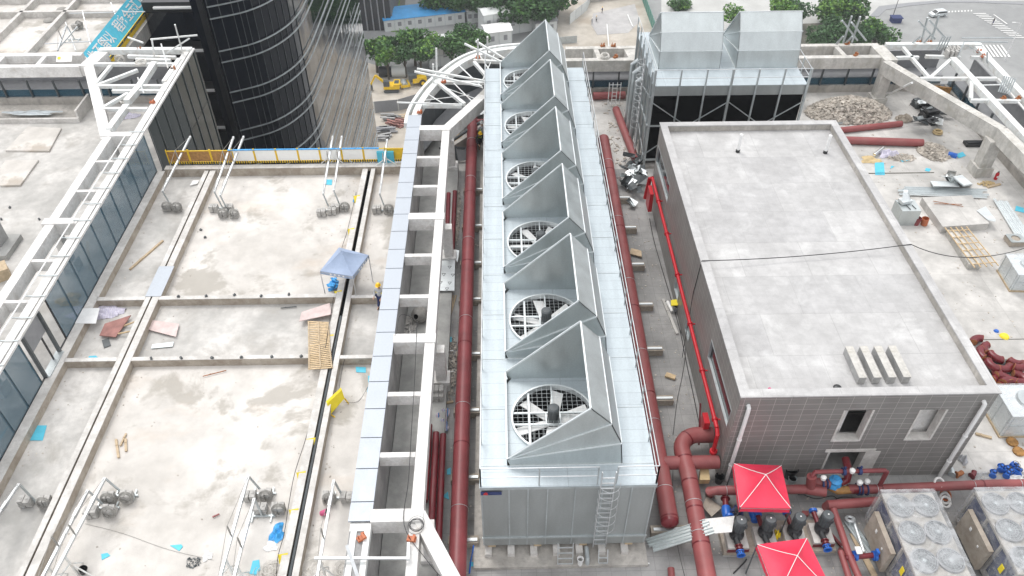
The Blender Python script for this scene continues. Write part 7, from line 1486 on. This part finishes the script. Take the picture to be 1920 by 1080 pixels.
T = thing('pier', 'grey concrete pier with a low footing at the left edge', 'pier', tuple(P(5, 470, 0))); c = P(-2, 470, 0); mb = MB(); mb.bb(c.x-.6, c.x+.35, c.y-.1, c.y+.8, 0, 2.6); part(T, 'shaft', mb, M['wallgrey'], True); mb = MB(); mb.bb(c.x-.8, c.x+.95, c.y-.9, c.y+1.1, 0, .35); part(T, 'footing', mb, M['trench'], True)
mb = MB(); c = P(3, 520, 0); mb.box((c.x, c.y, .35), (1.0, .9, .7), .6); mb.box((c.x, c.y, .71), (1.04, .94, .03), .6); solo('cardboard_box', 'brown box at the left edge behind the white ladder frame', 'box', mb, M['wood'])
T = thing('edge_strip', 'grey kerb running up the right side of the white roof edge under the rubble', 'kerb', (20, 33, 0)) if 0 else None
mb = MB(); a = P(1627, 325, 0); b = P(1752, 325, 0); mb.bb(a.x, b.x, a.y-.06, a.y, .0, .03); solo('expansion_joint', 'dark joint line across the right deck by the cyan rectangle', 'joint', mb, M['soil'])
mb = MB(); a = P(1822, 637, 0); b = P(1960, 637, 0); mb.bb(a.x, b.x, a.y-.03, a.y, .0, .02); solo('expansion_joint', 'dark joint line across the right deck above the red elbows', 'joint', mb, M['soil'])
# small studs and stubs sprinkled on cross kerbs
st = [(335, 557), (387, 556), (440, 554), (490, 556), (542, 553), (284, 673), (340, 672), (398, 672), (453, 671), (510, 670), (565, 669), (120, 385), (19, 390), (3, 412), (74, 412), (377, 432), (385, 446), (345, 452), (340, 460)]
for i, (x, y) in enumerate(st):
    c = P(x, y, .5 if 550 < y < 680 else 0); mb = MB(); mb.box((0, 0, .05), (.14, .1, .1), i*.4); mb.cyl((.02, 0, .1), (.02, 0, .17), .02, 6); solo('anchor_bracket', 'small dark anchor bracket fixed on the roof', 'bracket', mb, M['darkgrey'], (c.x, c.y, c.z), world=False, group='small anchor brackets')

# ================================================================== PEOPLE
def skinned(name, verts, edges, rad, mat, parent, lv=1, root=0):
    me = bpy.data.meshes.new('mesh'); me.from_pydata(verts, edges, []); o = bpy.data.objects.new(name, me); C.objects.link(o); o.parent = parent
    m = o.modifiers.new('Skin', 'SKIN'); m.use_smooth_shade = True
    lay = me.skin_vertices[0] if len(me.skin_vertices) else None
    for i, r in enumerate(rad): lay.data[i].radius = (r, r)
    lay.data[root].use_root = True
    s = o.modifiers.new('Sub', 'SUBSURF'); s.levels = lv; s.render_levels = lv; me.materials.append(mat); return o
def person(px, py, rz, label, helmet, top, legsm, vest=None, pose='stand', z=0, helmetcol=True, s=1.0):
    c = P(px, py, z); T = thing('person', label, 'person', (c.x, c.y, z), rz)
    lean = {'stand': 0, 'bend': .35, 'crouch': .3}[pose]; hip = .92 if pose != 'crouch' else .42
    hp = V((0, 0, hip)); ch_ = hp+V((0, lean*.9, .30)); nk = hp+V((0, lean*1.35, .52)); hd = nk+V((0, lean*.35+.02, .17)); sh = nk+V((0, 0, -.07))
    if pose == 'crouch': kn = [V((s_*.16, .38, .42)) for s_ in (-1, 1)]; ft = [V((s_*.15, .08, .07)) for s_ in (-1, 1)]
    else: kn = [V((-.1, .04, .5)), V((.11, .02+.0, .5))]; ft = [V((-.12, -.05, .07)), V((.13, .1, .07))]
    el = [sh+V((s_*.27, .05+lean*.3, -.27)) for s_ in (-1, 1)]; hn = [sh+V((s_*.2, .28+lean*.4, -.42)) for s_ in (-1, 1)]
    v = [hp, ch_, nk, hd-V((0, 0, .02)), hd+V((0, .02, .08))]; e = [(0, 1), (1, 2), (2, 3), (3, 4)]; r = [.13, .15, .06, .095, .08]
    def add(p, par, rr): v.append(p); r.append(rr); e.append((par, len(v)-1)); return len(v)-1
    nose = add(hd+V((0, .1, 0)), 3, .02)
    for i, s_ in enumerate((-1, 1)):
        add(hd+V((s_*.095, 0, 0)), 3, .018); a = add(sh+V((s_*.19, 0, 0)), 1, .065); b = add(el[i], a, .045); w = add(hn[i], b, .03); pm = add(hn[i]+V((0, .07, -.02)), w, .035)
        for k in range(4): add(hn[i]+V(((k-1.5)*.022, .15-.01*abs(k-1.5), -.04)), pm, .009)
        add(hn[i]+V((-s_*.05, .1, .0)), w, .011); h1 = add(hp+V((s_*.1, 0, -.05)), 0, .1); k1 = add(kn[i], h1, .065); f1 = add(ft[i]+V((0, 0, .03)), k1, .04); add(ft[i]+V((0, .17, -.02)), f1, .035)
    skinned('body', v, e, r, M['skin'], T)
    # shirt
    v2 = [hp+V((0, 0, -.04)), ch_, nk-V((0, 0, .03))]; e2 = [(0, 1), (1, 2)]; r2 = [.16, .18, .085]
    for i, s_ in enumerate((-1, 1)):
        n = len(v2); v2 += [sh+V((s_*.19, 0, 0)), el[i], hn[i].lerp(el[i], .15)]; e2 += [(1, n), (n, n+1), (n+1, n+2)]; r2 += [.085, .062, .05]
    skinned('shirt', v2, e2, r2, M[top], T)
    if vest: skinned('vest', [hp+V((0, 0, .0)), ch_, nk-V((0, 0, .06)), sh+V((-.15, 0, 0)), sh+V((.15, 0, 0))], [(0, 1), (1, 2), (1, 3), (1, 4)], [.175, .195, .1, .1, .1], M[vest], T)
    v3 = [hp]; e3 = []; r3 = [.155]
    for i, s_ in enumerate((-1, 1)):
        n = len(v3); v3 += [hp+V((s_*.1, 0, -.06)), kn[i], ft[i]+V((0, 0, .06))]; e3 += [(0, n), (n, n+1), (n+1, n+2)]; r3 += [.115, .085, .065]
    skinned('trousers', v3, e3, r3, M[legsm], T)
    for i in range(2): skinned('boot', [ft[i]+V((0, -.05, -.02)), ft[i]+V((0, .16, -.03))], [(0, 1)], [.06, .05], M['black'], T)
    mb = MB(); hc = hd+V((0, .01, .06)); mb.lathe(hc, [(.0, .14), (.06, .13), (.11, .08), (.13, .0), (.15, -.01), (.14, -.025), (.12, -.01)], 18, axis=(0, lean*.4, 1)); mb.box(hc+V((0, .14, -.015)), (.16, .09, .015)); part(T, 'helmet' if helmetcol else 'hair', mb, M[helmet])
    for s_ in (-1, 1): mb = MB(); mb.lathe(hd+V((s_*.035, .088, .015)), [(0, .008), (.009, .006), (.012, 0)], 8, axis=(0, 1, 0)); part(T, 'eye', mb, M['black'])
    mb = MB(); mb.box(hd+V((0, .095, -.05)), (.045, .01, .012)); part(T, 'mouth', mb, M['woodred'])
    T.scale = (s,)*3; return T
person(716, 577, R(160), 'person in a yellow helmet and yellow-white hi-vis top standing beside the capped wall', 'hatyellow', 'cloth', 'navy', 'hatyellow' if 0 else 'yellowp', s=1.02)
person(905, 270, R(20), 'person in a white helmet and hi-vis vest behind the long left pipe', 'hatwhite', 'cloth', 'blackcloth', 'hivis')
person(896, 281, R(200), 'person in a yellow helmet and hi-vis vest reaching towards the long left pipe', 'hatyellow', 'blackcloth', 'blackcloth', 'hivis', 'bend')
person(1381, 966, R(150), 'person in a navy top with white stripes crouching under the red tent edge', 'blackcloth', 'navy', 'navy', None, 'crouch', helmetcol=False)
person(1118, 41, R(10), 'tiny person in a yellow vest standing on the grey floor of the pit', 'hatyellow', 'cloth', 'blackcloth', 'yellowp', z=GZ+.1)
person(1110, 45, R(10), 'tiny person in pale clothes at the left edge of the grey pit floor', 'hatwhite', 'cloth', 'cloth', None, z=GZ+.1)
person(1129, 24, R(80), 'tiny person in dark clothes near the far side of the pit', 'hatyellow', 'navy', 'blackcloth', None, z=GZ+.1)
person(1861, 45, R(80), 'tiny person in dark clothes walking on the zebra crossing', 'blackcloth', 'blackcloth', 'navy', None, z=GZ+.1, helmetcol=False)

# fine site dirt: crumbs of mortar, nails, paper, too many to count
mb = MB(); q = random.Random(91)
def crumb(x, y, z, s):
    w = s*q.uniform(.5, 1.5); mb.box((x, y, z+w*.15), (w, w*q.uniform(.4, 1), w*.3), q.random()*3)
for k in range(420):
    y = q.uniform(15, 43.3); x = q.choice((-18.5+abs(q.gauss(0, .4)), -9.1-abs(q.gauss(0, .5)), -8.1+abs(q.gauss(0, .3)), -21.7+abs(q.gauss(0, .4)), -6.0-abs(q.gauss(0, .3)), q.uniform(-18.5, -9.2))); crumb(x, y, 0, .05)
for k in range(500): crumb(q.uniform(20, 33), q.uniform(19, 53), 0, .07)
for k in range(260): crumb(q.uniform(7.4, 9.2), q.uniform(16, 50), 0, .06)
for k in range(260): crumb(q.uniform(-2.7, -1.1), q.uniform(15, 50), 0, .06)
for k in range(240): crumb(q.uniform(8.2, 19), q.uniform(14, 19.6), 0, .06)
for k in range(120): crumb(q.uniform(7.6, 9.2), q.uniform(44, 53), 0, .14)
solo('site_debris', 'fine crumbs of mortar and dirt scattered over the decks and along the kerbs', 'debris', mb, M['rubble'], (0, 0, 0), kind='stuff', smooth=False)
# haze over the city
hb = MB(); hb.bb(-1000, 1000, -400, 1600, GZ-1, CAMH+12)
hz = bpy.data.materials.new('haze_air'); hz.use_nodes = True; ht = hz.node_tree; ht.nodes.clear(); pv = ht.nodes.new('ShaderNodeVolumePrincipled'); pv.inputs['Density'].default_value = .0003; pv.inputs['Color'].default_value = (.9, .93, .96, 1); oo = ht.nodes.new('ShaderNodeOutputMaterial'); ht.links.new(pv.outputs[0], oo.inputs['Volume'])
solo('haze', 'thin pale haze in the air over the whole place', 'haze', hb, hz, (0, 0, 0), kind='stuff', smooth=False)
